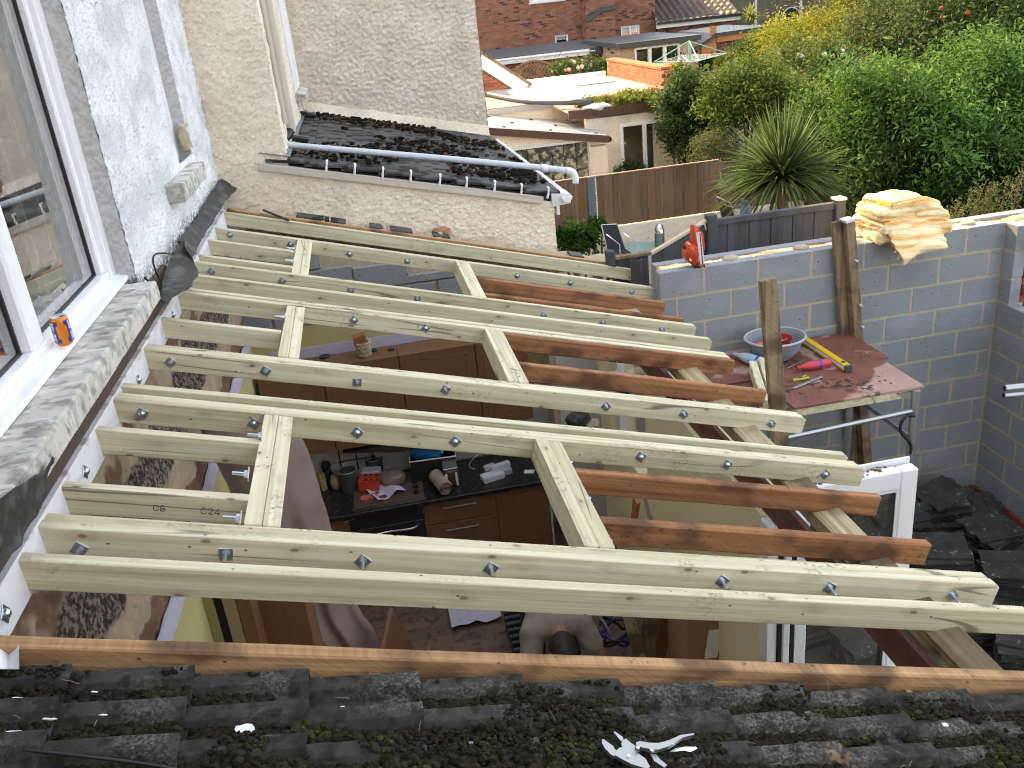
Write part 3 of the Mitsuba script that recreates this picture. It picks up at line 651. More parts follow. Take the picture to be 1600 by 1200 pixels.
one('roof_cable', tube(smooth_path([roof_pt(-60, 1160, -.03), roof_pt(40, 1172, -.03), roof_pt(150, 1184, -.028), roof_pt(240, 1196, -.028), roof_pt(330, 1215, -.03)], 30), .004, 8), 'm_seal', 'thin black cable lying along the bottom left of the mossy tiles', 'cable', smooth=True)
# wood chips and mortar beside the edge rafter
for i, (px, py, L, c) in enumerate(((585, 1056, .032, (.30, .15, .10)), (517, 1067, .018, (.40, .32, .22)), (742, 1063, .024, (.46, .36, .24)), (1420, 1082, .022, (.42, .28, .17)))):
    o = at(px, py, 'y', 1.936)
    one('wood_chip', xform(cbox(-L / 2, L / 2, -.012, .006, -.008, .006, .002), [U, [0, 1, 0], N], o), 'm_vcol', ('reddish wood chip between the tiles and the edge rafter', 'leftmost pale wood chip along the edge rafter', 'middle pale wood chip along the edge rafter', 'rightmost pale wood chip along the edge rafter')[i], 'wood chip', 'wood chips along the edge rafter', color=c)
for a, b, c, d, lab in ((15, 1056, 104, 1050, 'sandy strip of old mortar at the left end of the edge rafter'), (175, 1058, 280, 1053, 'second sandy strip of old mortar along the edge rafter')):
    one('mortar_strip', rough(beam(at(a, b, 'y', 1.938), at(c, d, 'y', 1.938), .010, .010).subdivide().subdivide().subdivide().subdivide(), .006, 60), 'm_sandy', lab, 'mortar', smooth=40)
mat('m_sandy', (.52, .42, .29), .95)
# locking pliers
def pliers():
    k = thing('locking_pliers', 'open silver locking pliers lying on the mossy tiles at the bottom', 'pliers')
    def poly(pts, d0, d1, name, mt='m_chrome'):
        base = on_roof(1000, 1165, -.014)
        q = []
        for x, y in pts:
            w = on_roof(900 + x * 230 / 1600, 1040 + y * 160 / 1113, -.014) - base
            q.append((w @ U, w[1]))
        m = prism(q, d0, d1)
        c = m.copy()
        put(k, name, xform(m, [U, [0, 1, 0], N], base), mt, smooth=25)
    poly([(405, 735), (420, 728), (505, 790), (512, 815), (495, 840), (470, 815)], -.006, .004, 'jaw', 'm_dullsteel')
    poly([(512, 815), (540, 800), (600, 850), (640, 875), (700, 885), (690, 940), (640, 950), (580, 930), (500, 890), (490, 850)], -.008, .002, 'upper_arm', 'm_dullsteel')
    poly([(280, 812), (300, 815), (410, 895), (410, 915), (440, 935), (415, 1000), (370, 975), (310, 910), (278, 850)], -.006, .004, 'jaw', 'm_dullsteel')
    poly([(430, 945), (470, 910), (540, 905), (620, 940), (750, 1030), (800, 1120), (760, 1140), (600, 1090), (500, 1040), (415, 990)], -.004, .006, 'lower_arm', 'm_dullsteel')
    poly([(640, 880), (680, 870), (780, 885), (880, 888), (1000, 855), (1120, 800), (1270, 780), (1270, 795), (1150, 825), (1080, 870), (1000, 920), (880, 960), (800, 955), (680, 930), (640, 910)], .003, .014, 'handle', 'm_dullsteel')
    poly([(1010, 925), (1080, 885), (1180, 868), (1310, 870), (1325, 888), (1250, 925), (1180, 910), (1080, 920)], -.016, -.004, 'release_lever')
    poly([(805, 960), (870, 965), (915, 1022), (990, 1085), (960, 1110), (850, 1040)], -.010, .001, 'link', 'm_dullsteel')
    for x, y, d in ((672, 898, .014), (822, 928, .014), (568, 988, .006), (1055, 862, .014)):
        o = on_roof(900 + x * 230 / 1600, 1040 + y * 160 / 1113, -.014 + d)
        put(k, 'rivet', cyl(o, o + N * .003, .0045 if x != 1055 else .002, 12), 'm_chrome')
pliers()

mat('m_rear', (.17, .17, .17), .95)
struct('rear_building', cat([box(-6, 1.9, -7, -1.7, 0, 6.6)]), 'm_rear')
# ------------------------------------------------------------------ kitchen below
KW = thing('party_wall', 'far kitchen wall, grey blocks above yellow paint and white tiles', 'wall')
put(KW, 'core', cat([box(-1.2, 2.05, 7.06, 7.24, 0, 2.15), hull([[x, y, z] for x in (-1.2,) for y in (7.06, 7.24) for z in (2.151, 3.16)] + [[2.05, y, z] for y in (7.06, 7.24) for z in (2.151, 2.23)]), box(1.25, 2.10, 6.75, 7.06, 0, 2.2)]), 'm_mortar')
rr = random.Random(3)
for row in range(4):
    z0 = 2.345 + row * .225
    for i in range(9):
        x0 = -1.35 + i * .45 + (row % 2) * .22 + rr.uniform(-.02, .02)
        xa, xb = max(x0, -1.19), min(x0 + .435, 2.0)
        zt = min(z0 + .212, roof_z(xb) - .17)
        if xb - xa < .08 or zt - z0 < .05: continue
        put(KW, 'block', rough(cbox(xa, xb, 7.035 - rr.uniform(0, .006), 7.07, z0, zt, .006), .004, 30), 'm_block')
put(KW, 'plaster', box(-1.19, 1.9, 7.038, 7.064, .1, 2.342), 'm_yellow', label='yellow painted plaster of the far kitchen wall')
put(KW, 'plaster', box(1.30, 1.9, 6.74, 7.03, .1, 2.1), 'm_whitewall', label='plain grey-white end of the kitchen wall')
mat('m_whitewall', (.50, .50, .49), .8)
put(KW, 'paint_edge', box(-1.0, .35, 7.030, 7.037, 2.06, 2.16), 'm_lilac', label='lilac strip of bare plaster above the wall cupboards')
mat('m_walltile', VC, .2)
put(KW, 'grout', box(-1.15, 1.25, 7.026, 7.037, .92, 1.62), 'm_upvc_dull')
for i in range(16):
    for j in range(5):
        x0 = -1.14 + i * .15
        put(KW, 'tile', cbox(x0 + .002, x0 + .148, 7.018, 7.028, .93 + j * .15, 1.076 + j * .15, .002), 'm_walltile', color=np.array([.56, .57, .60]) * rr.uniform(.9, 1.05))
# wall cupboards
G = 'brown wall cupboards in a row'
labs = ['brown wall cupboard with clutter on its dark top, left of the straw-coloured pot', 'brown wall cupboard under the straw-coloured plant pot', 'brown wall cupboard above the hob with the hood below it', 'brown wall cupboard at the right end of the row']
for i, (xa, xb, lab) in enumerate(((-1.088, -.588, labs[0]), (-.585, .024, labs[1]), (.028, .640, labs[2]), (.643, 1.068, labs[3]))):
    k = thing('wall_cupboard', lab, 'cupboard', G)
    zb = 1.345 if i != 1 else 1.345
    put(k, 'carcass', cbox(xa, xb, 6.745, 7.015, zb, 2.075, .002), 'm_cupboard')
    dk = put(k, 'door', cat([cbox(xa + .002, xb - .002, 6.720, 6.744, zb + .001, 2.087, .003)]), 'm_cupboard')
    xi, xo = xa + .065, xb - .065
    fr = cat([box(xi, xo, 6.7165, 6.7215, 1.405, 1.409), box(xi, xo, 6.7165, 6.7215, 2.021, 2.025), box(xi, xi + .004, 6.7165, 6.7215, 1.405, 2.025), box(xo - .004, xo, 6.7165, 6.7215, 1.405, 2.025)])
    put(dk, 'beading', fr, 'm_old')
one('cooker_hood', hull([[x, y, z] for x in (-.10, .022) for y, z in ((6.70, 1.25), (7.0, 1.25), (6.70, 1.335), (7.0, 1.335))] + [[-.55, 6.85, 1.25], [-.55, 7.0, 1.335]]), 'm_vgloss', 'small black cooker hood under the wall cupboards', 'cooker hood', color=(.03, .03, .035))
# base units and worktop
BU = thing('base_units', 'brown kitchen base units with a black worktop', 'kitchen unit')
put(BU, 'worktop', cbox(-1.15, 1.10, 6.40, 7.016, .875, .915, .004), 'm_worktop')
put(BU, 'carcass', box(-1.14, 1.085, 6.47, 7.01, .14, .874), 'm_cupboard')
put(BU, 'plinth', box(-1.14, 1.085, 6.52, 6.60, .1, .14), 'm_seal')
for z0, z1 in ((.66, .868), (.40, .652), (.15, .392)):
    d = put(BU, 'drawer', cbox(.030, .634, 6.444, 6.469, z0, z1, .003), 'm_cupboard')
    put(d, 'handle', cat([cyl([.19, 6.425, z1 - .06], [.47, 6.425, z1 - .06], .006, 8), cyl([.2, 6.425, z1 - .06], [.2, 6.445, z1 - .06], .004, 6), cyl([.46, 6.425, z1 - .06], [.46, 6.445, z1 - .06], .004, 6)]), 'm_galv', smooth=40)
for a, b in ((.638, 1.082), (-1.13, -.575)):
    d = put(BU, 'door', cbox(a, b, 6.444, 6.469, .15, .868, .003), 'm_cupboard')
    put(d, 'beading', cat([box(a + .06, b - .06, 6.4405, 6.4455, .80, .804), box(b - .064, b - .06, 6.4405, 6.4455, .22, .80), box(a + .06, a + .064, 6.4405, 6.4455, .22, .80)]), 'm_old')
put(BU, 'end_panel', cbox(1.087, 1.105, 6.45, 7.01, .1, .874, .002), 'm_whitewall')
OV = thing('oven', 'black built-in oven with a bent silver handle under the hob', 'oven')
put(OV, 'door', cbox(-.568, .024, 6.436, 6.468, .20, .735, .003), 'm_black')
put(OV, 'control_panel', cbox(-.568, .024, 6.436, 6.468, .74, .868, .003), 'm_black')
put(OV, 'handle', tube(smooth_path([(-.52, 6.437, .70), (-.50, 6.405, .70), (-.27, 6.395, .70), (-.04, 6.405, .70), (-.02, 6.437, .70)], 24), .009, 8), 'm_chrome', smooth=True)
for x in (-.2, -.1): put(OV, 'knob', cyl([x, 6.436, .80], [x, 6.418, .80], .018, 16), 'm_black', smooth=40)
mat('m_black', (.018, .018, .02), .25)
HB = thing('hob', 'brown glass hob with a row of black knobs, boxes lying on it', 'hob')
ZW = .917
put(HB, 'plate', cbox(-.52, .06, 6.46, 6.95, ZW, ZW + .008, .002), 'm_vgloss', color=(.10, .06, .05))
put(HB, 'trim', box(-.53, .07, 6.452, 6.459, ZW, ZW + .010), 'm_chrome')
for i in range(4): put(HB, 'knob', cyl([.0, 6.55 + .09 * i, ZW + .008], [.0, 6.55 + .09 * i, ZW + .03], .022, 14), 'm_black', smooth=40)
def on_top(x, y, z=ZW): return at(x, y, 'z', z)
def rbox(px, py, sx, sy, sz, rot, z=ZW, c=.003, tilt=0):
    m = cbox(-sx / 2, sx / 2, -sy / 2, sy / 2, 0, sz, c)
    m.apply_transform(trimesh.transformations.rotation_matrix(tilt, [1, 0, 0])); m.apply_transform(trimesh.transformations.rotation_matrix(math.radians(rot), [0, 0, 1]))
    m.apply_translation(on_top(px, py, z)); return m
k = thing('carton', 'red and white printed carton lying open on the hob', 'carton')
put(k, 'sleeve', rbox(579, 762, .17, .13, .10, -12, ZW + .012), 'm_vgloss', color=(.55, .06, .025))
put(k, 'lid', rbox(582, 749, .16, .10, .10, -12, ZW + .02), 'm_vgloss', color=(.66, .65, .70))
for i in range(6):
    put(k, 'print', rbox(571 + 9 * (i % 3), 750 - 8 * (i // 3), .028, .020, .002, -12, ZW + .122), 'm_black')
k = thing('medicine_carton', 'white and yellow carton standing on the worktop by the tiles', 'carton')
put(k, 'body', rbox(497, 758, .12, .07, .15, 20), 'm_vgloss', color=(.5, .5, .52)); put(k, 'side', rbox(506, 764, .05, .075, .16, 20), 'm_vgloss', color=(.40, .36, .16))
def pot(px, py, r, h, lab):
    k = thing('canister', lab, 'canister', 'dark canisters on the worktop')
    o = on_top(px, py)
    put(k, 'body', revolve([(r * .95, 0), (r, h), (r * .93, h), (r * .9, h - .02), (0, h - .02)], 24, o), 'm_dgrey', smooth=40)
    put(k, 'rim', xform(tube([(r * math.cos(a), r * math.sin(a), 0) for a in np.linspace(0, 6.284, 30)], .005, 6), np.eye(3), o + [0, 0, h]), 'm_galv', smooth=True)
mat('m_dgrey', (.055, .06, .065), .45)
pot(548, 765, .075, .19, 'nearer dark grey canister with a light rim'); pot(588, 742, .072, .17, 'farther dark grey canister against the white tiles')
k = thing('figurine_jar', 'black kettle-shaped jar beside the canisters', 'jar'); o = on_top(515, 757)
put(k, 'body', revolve([(0, 0), (.05, .005), (.055, .06), (.04, .13), (.03, .15), (.045, .18), (.03, .22), (0, .225)], 20, o), 'm_black', smooth=50)
k = thing('cream_cup', 'small cream jug beside the black jar', 'jug'); put(k, 'body', revolve([(0, 0), (.035, .004), (.045, .06), (.03, .12), (.028, .12), (.028, .02), (0, .02)], 20, on_top(526, 762)), 'm_vgloss', color=(.45, .33, .25), smooth=50)
k = thing('bread_bag', 'clear bag bundled on the hob beside the red carton', 'bag')
put(k, 'bundle', rough(trimesh.creation.icosphere(3, .11).apply_transform(np.diag([1.1, .9, .65, 1])), .02, 20).apply_translation(on_top(612, 746, .98)), 'm_bag', smooth=True)
mat('m_bag', (.20, .15, .13), .25)
g = np.array([[[x, y, .012 + .03 * meshkit.noise(np.array([x * 22, y * 22, 1.0])) + .02 * math.sin(x * 30)] for y in np.linspace(-.11, .11, 14)] for x in np.linspace(-.13, .13, 14)])
one('lilac_cloth', xform(thick_sheet(g, .004), [[.9, .43, 0], [-.43, .9, 0], [0, 0, 1]], on_top(604, 770)), 'm_lilac', 'crumpled lilac cloth beside the red carton on the hob', 'cloth', smooth=True)
k = thing('lid_pair', 'two orange jar tops at the front of the hob', 'jar tops')
for px, py in ((571, 779), (582, 776)): put(k, 'lid', cyl(on_top(px, py, ZW + .009), on_top(px, py, ZW + .009) + [0, 0, .012], .042, 18), 'm_vgloss', color=(.50, .15, .09))
k = thing('storage_box', 'black plastic storage box full of things, with a white rim', 'box')
o = on_top(680, 738); R2 = trimesh.transformations.rotation_matrix(math.radians(-4), [0, 0, 1])[:3, :3].T
for m in (box(-.19, .19, -.13, -.12, 0, .2), box(-.19, .19, .12, .13, 0, .2), box(-.19, -.18, -.12, .12, 0, .2), box(.18, .19, -.12, .12, 0, .2)): put(k, 'side', xform(m, R2, o), 'm_black')
put(k, 'rim', xform(tube([(-.195, -.135, .2), (.195, -.135, .2), (.195, .135, .2), (-.195, .135, .2), (-.195, -.135, .2)], .006, 6), R2, o), 'm_upvc_dull')
put(k, 'base', xform(box(-.18, .18, -.12, .12, 0, .01), R2, o), 'm_black')
one('blue_carton', xform(cbox(-.13, .13, -.05, .05, 0, .05), [[.86, -.5, 0], [.5, .86, 0], [0, 0, 1]], o + [-.06, -.01, .17]), 'm_vgloss', 'blue carton with white edge lying on top of the black storage box', 'carton', color=(.02, .17, .42))
one('white_carton', xform(cbox(-.13, .13, -.025, .02, .01, .055), [[.86, -.5, 0], [.5, .86, 0], [0, 0, 1]], o + [-.02, .07, .16]), 'm_upvc_dull', 'white carton beside the blue one in the black storage box', 'carton')
k = thing('rolled_mat', 'beige rolled-up mat on the worktop with its spiral end towards the room', 'mat')
o = on_top(690, 756, ZW + .062)
sp = [(.06 * (1 - a / 22) * math.cos(a), 0, .06 * (1 - a / 22) * math.sin(a)) for a in np.linspace(0, 17, 90)]
g = np.array([[np.array(p) + [0, yv, 0] for yv in (-.10, .16)] for p in sp])
put(k, 'roll', xform(thick_sheet(g, .004), [[.97, .24, 0], [-.24, .97, 0], [0, 0, 1]], o), 'm_vcol', smooth=50, color=(.34, .28, .21))
k = thing('toaster', 'silver-topped toaster beside the rolled mat', 'toaster')
o = on_top(706, 752)
put(k, 'body', xform(rough(cbox(-.065, .065, -.10, .12, 0, .15, .02), .0, 1), np.eye(3), o), 'm_vgloss', color=(.06, .035, .03), smooth=40)
put(k, 'top', xform(cbox(-.06, .06, -.08, .11, .15, .165, .004), np.eye(3), o), 'm_galv')
for dx in (-.055, .03): put(k, 'strip', xform(box(dx, dx + .02, -.104, -.0995, .01, .13), np.eye(3), o), 'm_upvc_dull')
k = thing('foil_boxes', 'pile of shiny white film boxes on the right of the worktop', 'boxes')
for px, py, sx, sy, sz, rt, z, c in ((770, 748, .19, .10, .05, 14, ZW, (.60, .60, .66)), (786, 741, .15, .07, .05, 14, ZW, (.36, .36, .44)), (782, 731, .17, .05, .04, 18, ZW + .05, (.58, .58, .65)), (765, 733, .10, .05, .04, 18, ZW + .05, (.45, .45, .46))):
    put(k, 'box', rbox(px, py, sx, sy, sz, rt, z), 'm_vgloss', color=c)
one('leaflet', rbox(827, 737, .085, .06, .003, -20), 'm_upvc_dull', 'small printed leaflet at the right end of the worktop', 'leaflet')
one('white_flex', tube(smooth_path([on_top(742, 733), on_top(735, 722, 1.02), on_top(745, 712, 1.08), on_top(752, 708, 1.05)], 24), .004, 6), 'm_upvc_dull', 'white flex looping over the worktop', 'cable', smooth=True)
WR = thing('wire_rack', 'dark wire plate rack against the white tiles', 'rack')
for x in (-.60, -.46, -.32): put(WR, 'bar', cyl([x, 7.008, 1.0], [x, 7.008, 1.45], .006, 6), 'm_black')
for z in (1.1, 1.30): put(WR, 'rail', cyl([-.62, 6.998, z], [-.30, 6.998, z], .006, 6), 'm_black')
# pot on the wall cupboard
PT = thing('plant_pot', 'straw-coloured woven plant pot standing on the wall cupboard, a terracotta tile stuck in it', 'pot')
o = at(564, 556, 'z', 2.077)
o = np.array([-.235, 6.86, 2.077])
prof = [(0, 0), (.052, 0)] + [(.054 + .014 * t + .004 * (i % 2), .006 + .115 * t) for i, t in enumerate(np.linspace(0, 1, 11))] + [(.05, .122), (.045, .08), (0, .08)]
put(PT, 'pot', revolve(prof, 28, o), 'm_basket', smooth=25)
mat('m_basket', proc(lambda p, n, uv: mix((.22, .16, .10), (.55, .47, .34), noise(p.x * 60, p.y * 60, p.z * 60))), .9)
put(PT, 'terracotta', xform(cbox(-.05, .05, -.03, .03, 0, .10, .003), [[.98, .1, .1], [-.1, .98, .15], [-.1, -.16, .98]], o + [-.012, 0, .09]), 'm_vcol', color=(.33, .11, .06))
for i, (px, py, s) in enumerate(((508, 553, .03), (440, 565, .04), (612, 547, .02), (585, 548, .02))):
    p = at(px, py, 'z', 2.078)
    one('cupboard_dust', rough(trimesh.creation.icosphere(2, s).apply_transform(np.diag([1.6, 1, .7, 1])), s * .4, 30).apply_translation([p[0], min(p[1], 6.96), 2.085]), 'm_felt', 'dark lump of rubbish on top of the wall cupboards', 'rubbish', 'lumps of rubbish on the wall cupboards', smooth=True)
# things along the house wall: tall cupboard ends, dust sheet over the fridge
FR = thing('covered_fridge', 'tall fridge under a crumpled pinkish dust sheet', 'fridge')
put(FR, 'body', cbox(-1.10, -.66, 4.72, 5.25, .1, 1.76, .01), 'm_upvc_dull')
TL_, TR_, BR_, BL_ = at(330, 690, 'y', 4.55), at(457, 694, 'y', 4.55), at(592, 1012, 'y', 4.45), at(470, 1012, 'y', 4.40)
TL_ = TL_ + (TL_ - TR_) * .2
uu, vv = np.meshgrid(np.linspace(0, 1, 70), np.linspace(-.12, 1.25, 80), indexing='ij')
top_, bot_ = TL_ + (TR_ - TL_) * uu[..., None], BL_ + (BR_ - BL_) * uu[..., None]
g = top_ + (bot_ - top_) * vv[..., None]
g[..., 1] += -.16 * np.sin(np.pi * uu) ** .7 + .10 + .030 * np.sin(uu * 21 + 3 * vv) * vv + .05 * (meshkit.fbm(g * 3.5, 3, 2) - .5) + .5 * np.clip(-vv, 0, 1)
g[..., 0] += .03 * np.sin(vv * 5 + 1) + .04 * (meshkit.fbm(g * 5.0, 2, 8) - .5)
g[..., 2] += .06 * (meshkit.fbm(g * 4.0, 2, 5) - .5)
put(FR, 'dust_sheet', thick_sheet(g, .003), 'm_sheet', smooth=True, label='crumpled pinkish plastic dust sheet')
def sheet_c(p, n, uv): return mix((.24, .17, .15), (.36, .27, .245), fbm(p.x * 6, p.y * 6, p.z * 4))
mat('m_sheet', proc(sheet_c), .38, spec=.4, bump=lambda p, n, uv: .02 * fbm(p.x * 9, p.y * 9, p.z * 3))
TC = thing('tall_unit', 'tall brown kitchen unit standing against the house wall, its pale sides showing', 'cupboard')
def strip(xa, xb, c, mt='m_vcol', y=3.9):
    a0_, b0_ = at(xa, 960, 'y', y), at(xb, 960, 'y', y)
    return cbox(a0_[0], b0_[0] - .004, y, y + .3, .1, a0_[2] + .16, .003), c
for xa, xb, c, nm in ((302, 322, (.40, .40, .38), 'pale'), (322, 340, (.33, .29, .12), 'olive'), (340, 352, (.015, .015, .015), 'black'), (352, 374, (.34, .26, .15), 'tan')):
    m_, c_ = strip(xa, xb, c); put(TC, 'side_panel', m_, 'm_vcol', color=c_)
m_, c_ = strip(374, 398, None); put(TC, 'door_edge', m_, 'm_cupboard'); m_, c_ = strip(400, 482, None, y=4.05); put(TC, 'door', m_, 'm_cupboard')
for i, (ang, dy, lab) in enumerate(((.10, 0, 'brown cupboard door leaning in the kitchen, nearest the dust sheet'), (.16, .1, 'dull brown cupboard panel leaning beside the brown door'))):
    b = at(700 + 30 * i, 1010, 'z', .1); 
    m = cbox(-.25, .25, -.012, .012, 0, 1.25 - .2 * i, .003)
    m.apply_transform(trimesh.transformations.rotation_matrix(-.42, [0, 1, 0])); m.apply_transform(trimesh.transformations.rotation_matrix(math.radians(70), [0, 0, 1]))
    one('loose_panel', m.apply_translation([-.16 + .16 * i, 4.75 - .25 * i, .1]), 'm_cupboard' if i == 0 else 'm_redboard', lab, 'panel')
k = thing('cardboard_box', 'open tan cardboard box with its flaps up in front of the oven', 'box')
o = at(560, 830, 'z', .66)
for m in (cbox(-.13, .13, -.004, .004, -.5, .12, .001), cbox(-.13, -.122, 0, .3, -.5, -.02, .001)): put(k, 'side', xform(m, [[.93, .36, 0], [-.36, .93, 0], [0, 0, 1]], o), 'm_card')
put(k, 'flap', xform(cbox(-.12, .12, -.003, .003, 0, .15, .001), [[.93, .36, 0], [-.3, .5, .8], [.2, -.7, .5]], o + [0, 0, .12]), 'm_card')
mat('m_card', (.30, .185, .115), .9)
k = thing('tool_crate', 'black ribbed plastic crate on the floor beside the worker', 'crate')
o = at(812, 1000, 'z', .22)
put(k, 'body', cbox(o[0] - .07, o[0] + .10, o[1] - .3, o[1] + .3, .1, .28, .01), 'm_black')
for i in range(8): put(k, 'rib', cbox(o[0] - .075, o[0] + .105, o[1] - .28 + i * .075, o[1] - .25 + i * .075, .28, .305, .004), 'm_dgrey')
g = np.array([[[x, y, .02 + .05 * meshkit.noise(np.array([x * 14, y * 14, 3.0]))] for y in np.linspace(-.14, .14, 16)] for x in np.linspace(-.2, .2, 20)])
one('plastic_wrap', xform(thick_sheet(g, .002), np.eye(3), at(742, 962, 'z', .1)), 'm_lilac', 'crumpled clear plastic wrap on the dirty kitchen floor', 'wrapping', smooth=True)
# boards, cables and clutter right of the worker
G = None
def lean(px0, py0, z0, px1, py1, z1, w, t, matn, name, lab, catg='board', up=(0, 1, 0)):
    return one(name, beam(at(px0, py0, 'z', z0), at(px1, py1, 'z', z1), t, w, up=up), matn, lab, catg)
def plank_px(pts, Y, t, matn, lab, name='leaning_board'):
    q = [at(x, y, 'y', Y) for x, y in pts]
    m = hull([p + [0, dy, 0] for p in q for dy in (0, t)])
    return one(name, m.subdivide().subdivide(), matn, lab, 'board')
plank_px(((972, 958), (990, 955), (1016, 1050), (997, 1050)), 4.42, .02, 'm_plate', 'worn pinkish board leaning just right of the blue cables')
plank_px(((1008, 950), (1034, 950), (1016, 1052), (990, 1052)), 4.48, .025, 'm_oldpost', 'grey-brown board full of nail holes leaning in the kitchen')
plank_px(((1036, 950), (1054, 950), (1036, 1052), (1019, 1052)), 4.50, .02, 'm_cupboard', 'smooth brown strip leaning behind the nail-holed board')
plank_px(((1056, 955), (1072, 955), (1068, 1052), (1044, 1052)), 4.56, .02, 'm_dgrey', 'dark grey panel standing between the brown strip and the plywood crate')
k = thing('plywood_crate', 'pale plywood crate with a torn paper note on its side', 'crate')
c0, c1 = at(1074, 1000, 'y', 4.12), at(1137, 1003, 'y', 4.12)
ctop = at(1105, 948, 'y', 4.12)[2]
put(k, 'body', cbox(c0[0], c1[0], 4.12, 4.5, .1, ctop, .006), 'm_card')
put(k, 'edge_batten', cbox(c1[0] - .012, c1[0] + .016, 4.10, 4.13, .1, ctop, .003), 'm_timber_cross')
n0 = at(1114, 1006, 'y', 4.118)
put(k, 'note', xform(cbox(-.042, .042, -.105, .105, 0, .002, .0005), [[.99, 0, -.14], [.14, 0, .99], [0, -1, 0]], n0), 'm_upvc', label='torn white paper note')
rr = random.Random(8)
for i, c in enumerate(((.03, .05, .20), (.02, .02, .025), (.05, .07, .22), (.015, .015, .02), (.2, .2, .22))):
    base = at(960 + 6 * (i % 3), 990 + 6 * (i % 2), 'z', .35)
    pts = [base + [.11 * math.cos(a + i) * (1 + .2 * math.sin(3 * a)), .12 * math.sin(a + i), .05 * math.sin(2 * a + i) + .02 * i] for a in np.linspace(0, 6.0, 26)]
    one('cable_loop', tube(pts, .011, 7), 'm_vgloss', ('blue cable loop tangled at the worker\'s side', 'black cable loop under the blue one', 'second blue cable loop at the back of the tangle', 'thin black flex at the bottom of the cable tangle', 'pale grey flex lying over the cable tangle')[i], 'cable', 'tangled cables beside the worker', smooth=True, color=c)
k = thing('wheel_rim_tool', 'yellow cable reel with a silver rim hanging below the old rafters', 'reel')
o = at(1070, 812, 'y', 5.1)
put(k, 'disc', cyl(o + [0, 0, 0], o + [0, .03, 0], .12, 28), 'm_vgloss', color=(.45, .38, .03), smooth=40)
put(k, 'rim', xform(tube([(.135 * math.cos(a), 0, .135 * math.sin(a)) for a in np.linspace(0, 6.284, 40)], .02, 8), np.eye(3), o), 'm_galv', smooth=True)
lean(1022, 828, 1.0, 1005, 770, 1.7, .05, .02, 'm_upvc_dull', 'leaning_strip', 'pale strip leaning left of the yellow reel', 'strip')
lean(988, 835, .8, 995, 780, 1.7, .06, .025, 'm_wood_orange', 'leaning_strip', 'orange-brown strip leaning in the dark behind the old rafters', 'strip')
lean(1090, 850, 1.2, 1135, 785, 1.75, .04, .02, 'm_lilac', 'leaning_strip', 'pinkish strip slanting against the yellow wall', 'strip')
for i, (px, py, z, s) in enumerate(((905, 655, 1.5, .06), (915, 668, 1.45, .07), (985, 605, 1.7, .06), (960, 590, 1.8, .05), (1000, 600, 1.75, .06))):
    one('rubbish_lump', rough(trimesh.creation.icosphere(3, s * 1.2).apply_transform(np.diag([1.5, 1, .8, 1])), s * .6, 16, i).apply_translation(at(px, py, 'y', 6.2)), 'm_mortar' if i % 2 else 'm_felt', ('pale lump left of the kitchen corner rubble', 'dark lump under the middle rafter in the kitchen corner', 'lump of rubble just below the old red rafters', 'dark lump leftmost in the corner rubble below the old rafters', 'small lump rightmost in the corner rubble below the old rafters')[i], 'rubble', 'rubble heaped in the kitchen corner', smooth=True)
# ------------------------------------------------------------------ outer kitchen wall, door frame, open glazed door
RW = thing('outer_wall', 'yellow painted outer kitchen wall below the wall plate', 'wall')
put(RW, 'wall', cat([box(1.65, 1.86, 3.56, 5.45, 0, 2.145), box(1.65, 1.86, 5.45, 7.05, 0, 1.25), box(1.65, 1.86, 6.4, 7.05, 1.25, 2.145), box(1.65, 1.86, 1.6, 2.3, 0, 2.145)]), 'm_yellow_wall')
DF = thing('door_frame', 'white plastic door frame with black seals in the outer wall', 'door frame')
for x0, x1, y0, y1 in ((1.64, 1.70, 3.46, 3.555), (1.72, 1.76, 3.44, 3.555), (1.79, 1.86, 3.46, 3.555)): put(DF, 'jamb', cbox(x0, x1, y0, y1, .1, 2.14, .006), 'm_upvc')
put(DF, 'seal', cat([box(1.701, 1.719, 3.45, 3.55, .1, 2.14), box(1.762, 1.788, 3.45, 3.55, .1, 2.14)]), 'm_seal')
put(DF, 'sill', cbox(1.62, 1.88, 2.3, 3.46, .1, .14, .006), 'm_upvc')
W3 = thing('kitchen_window', 'grey framed window at the far end of the outer kitchen wall', 'window')
for y0, y1 in ((5.45, 5.52), (6.33, 6.40)): put(W3, 'frame', cbox(1.70, 1.77, y0, y1, 1.25, 2.14, .006), 'm_upvc_dull')
put(W3, 'pane', box(1.734, 1.736, 5.52, 6.33, 1.25, 2.14), 'm_pane')
DO = thing('glazed_door', 'white plastic glazed door standing wide open outside, leaves and dirt on its top edge', 'door')
YD = 3.79
for a, b, c, d in ((1.905, 1.995, .12, 2.10), (2.545, 2.645, .12, 2.10)): put(DO, 'stile', cbox(a, b, YD, YD + .07, c, d, .008), 'm_upvc')
put(DO, 'rail', cbox(1.995, 2.545, YD + .001, YD + .069, 1.99, 2.10, .008), 'm_upvc'); put(DO, 'rail', cbox(1.995, 2.545, YD + .001, YD + .069, .12, .30, .008), 'm_upvc')
put(DO, 'bead', cat([box(2.527, 2.545, YD + .006, YD + .064, .30, 1.99), box(1.995, 2.013, YD + .006, YD + .064, .30, 1.99), box(2.013, 2.527, YD + .006, YD + .064, 1.972, 1.99)]), 'm_upvc_dull')
put(DO, 'seal', cat([box(2.517, 2.5265, YD + .01, YD + .05, .30, 1.97), box(2.0135, 2.020, YD + .01, YD + .05, .30, 1.97)]), 'm_seal')
put(DO, 'pane', box(2.013, 2.527, YD + .034, YD + .036, .30, 1.972), 'm_pane')
put(DO, 'top_channel', cat([cbox(1.905, 2.645, YD + .085, YD + .10, 2.04, 2.125, .003)]), 'm_upvc')
put(DO, 'gutter', box(1.91, 2.64, YD + .071, YD + .084, 2.04, 2.085), 'm_seal')
r = np.random.RandomState(3)
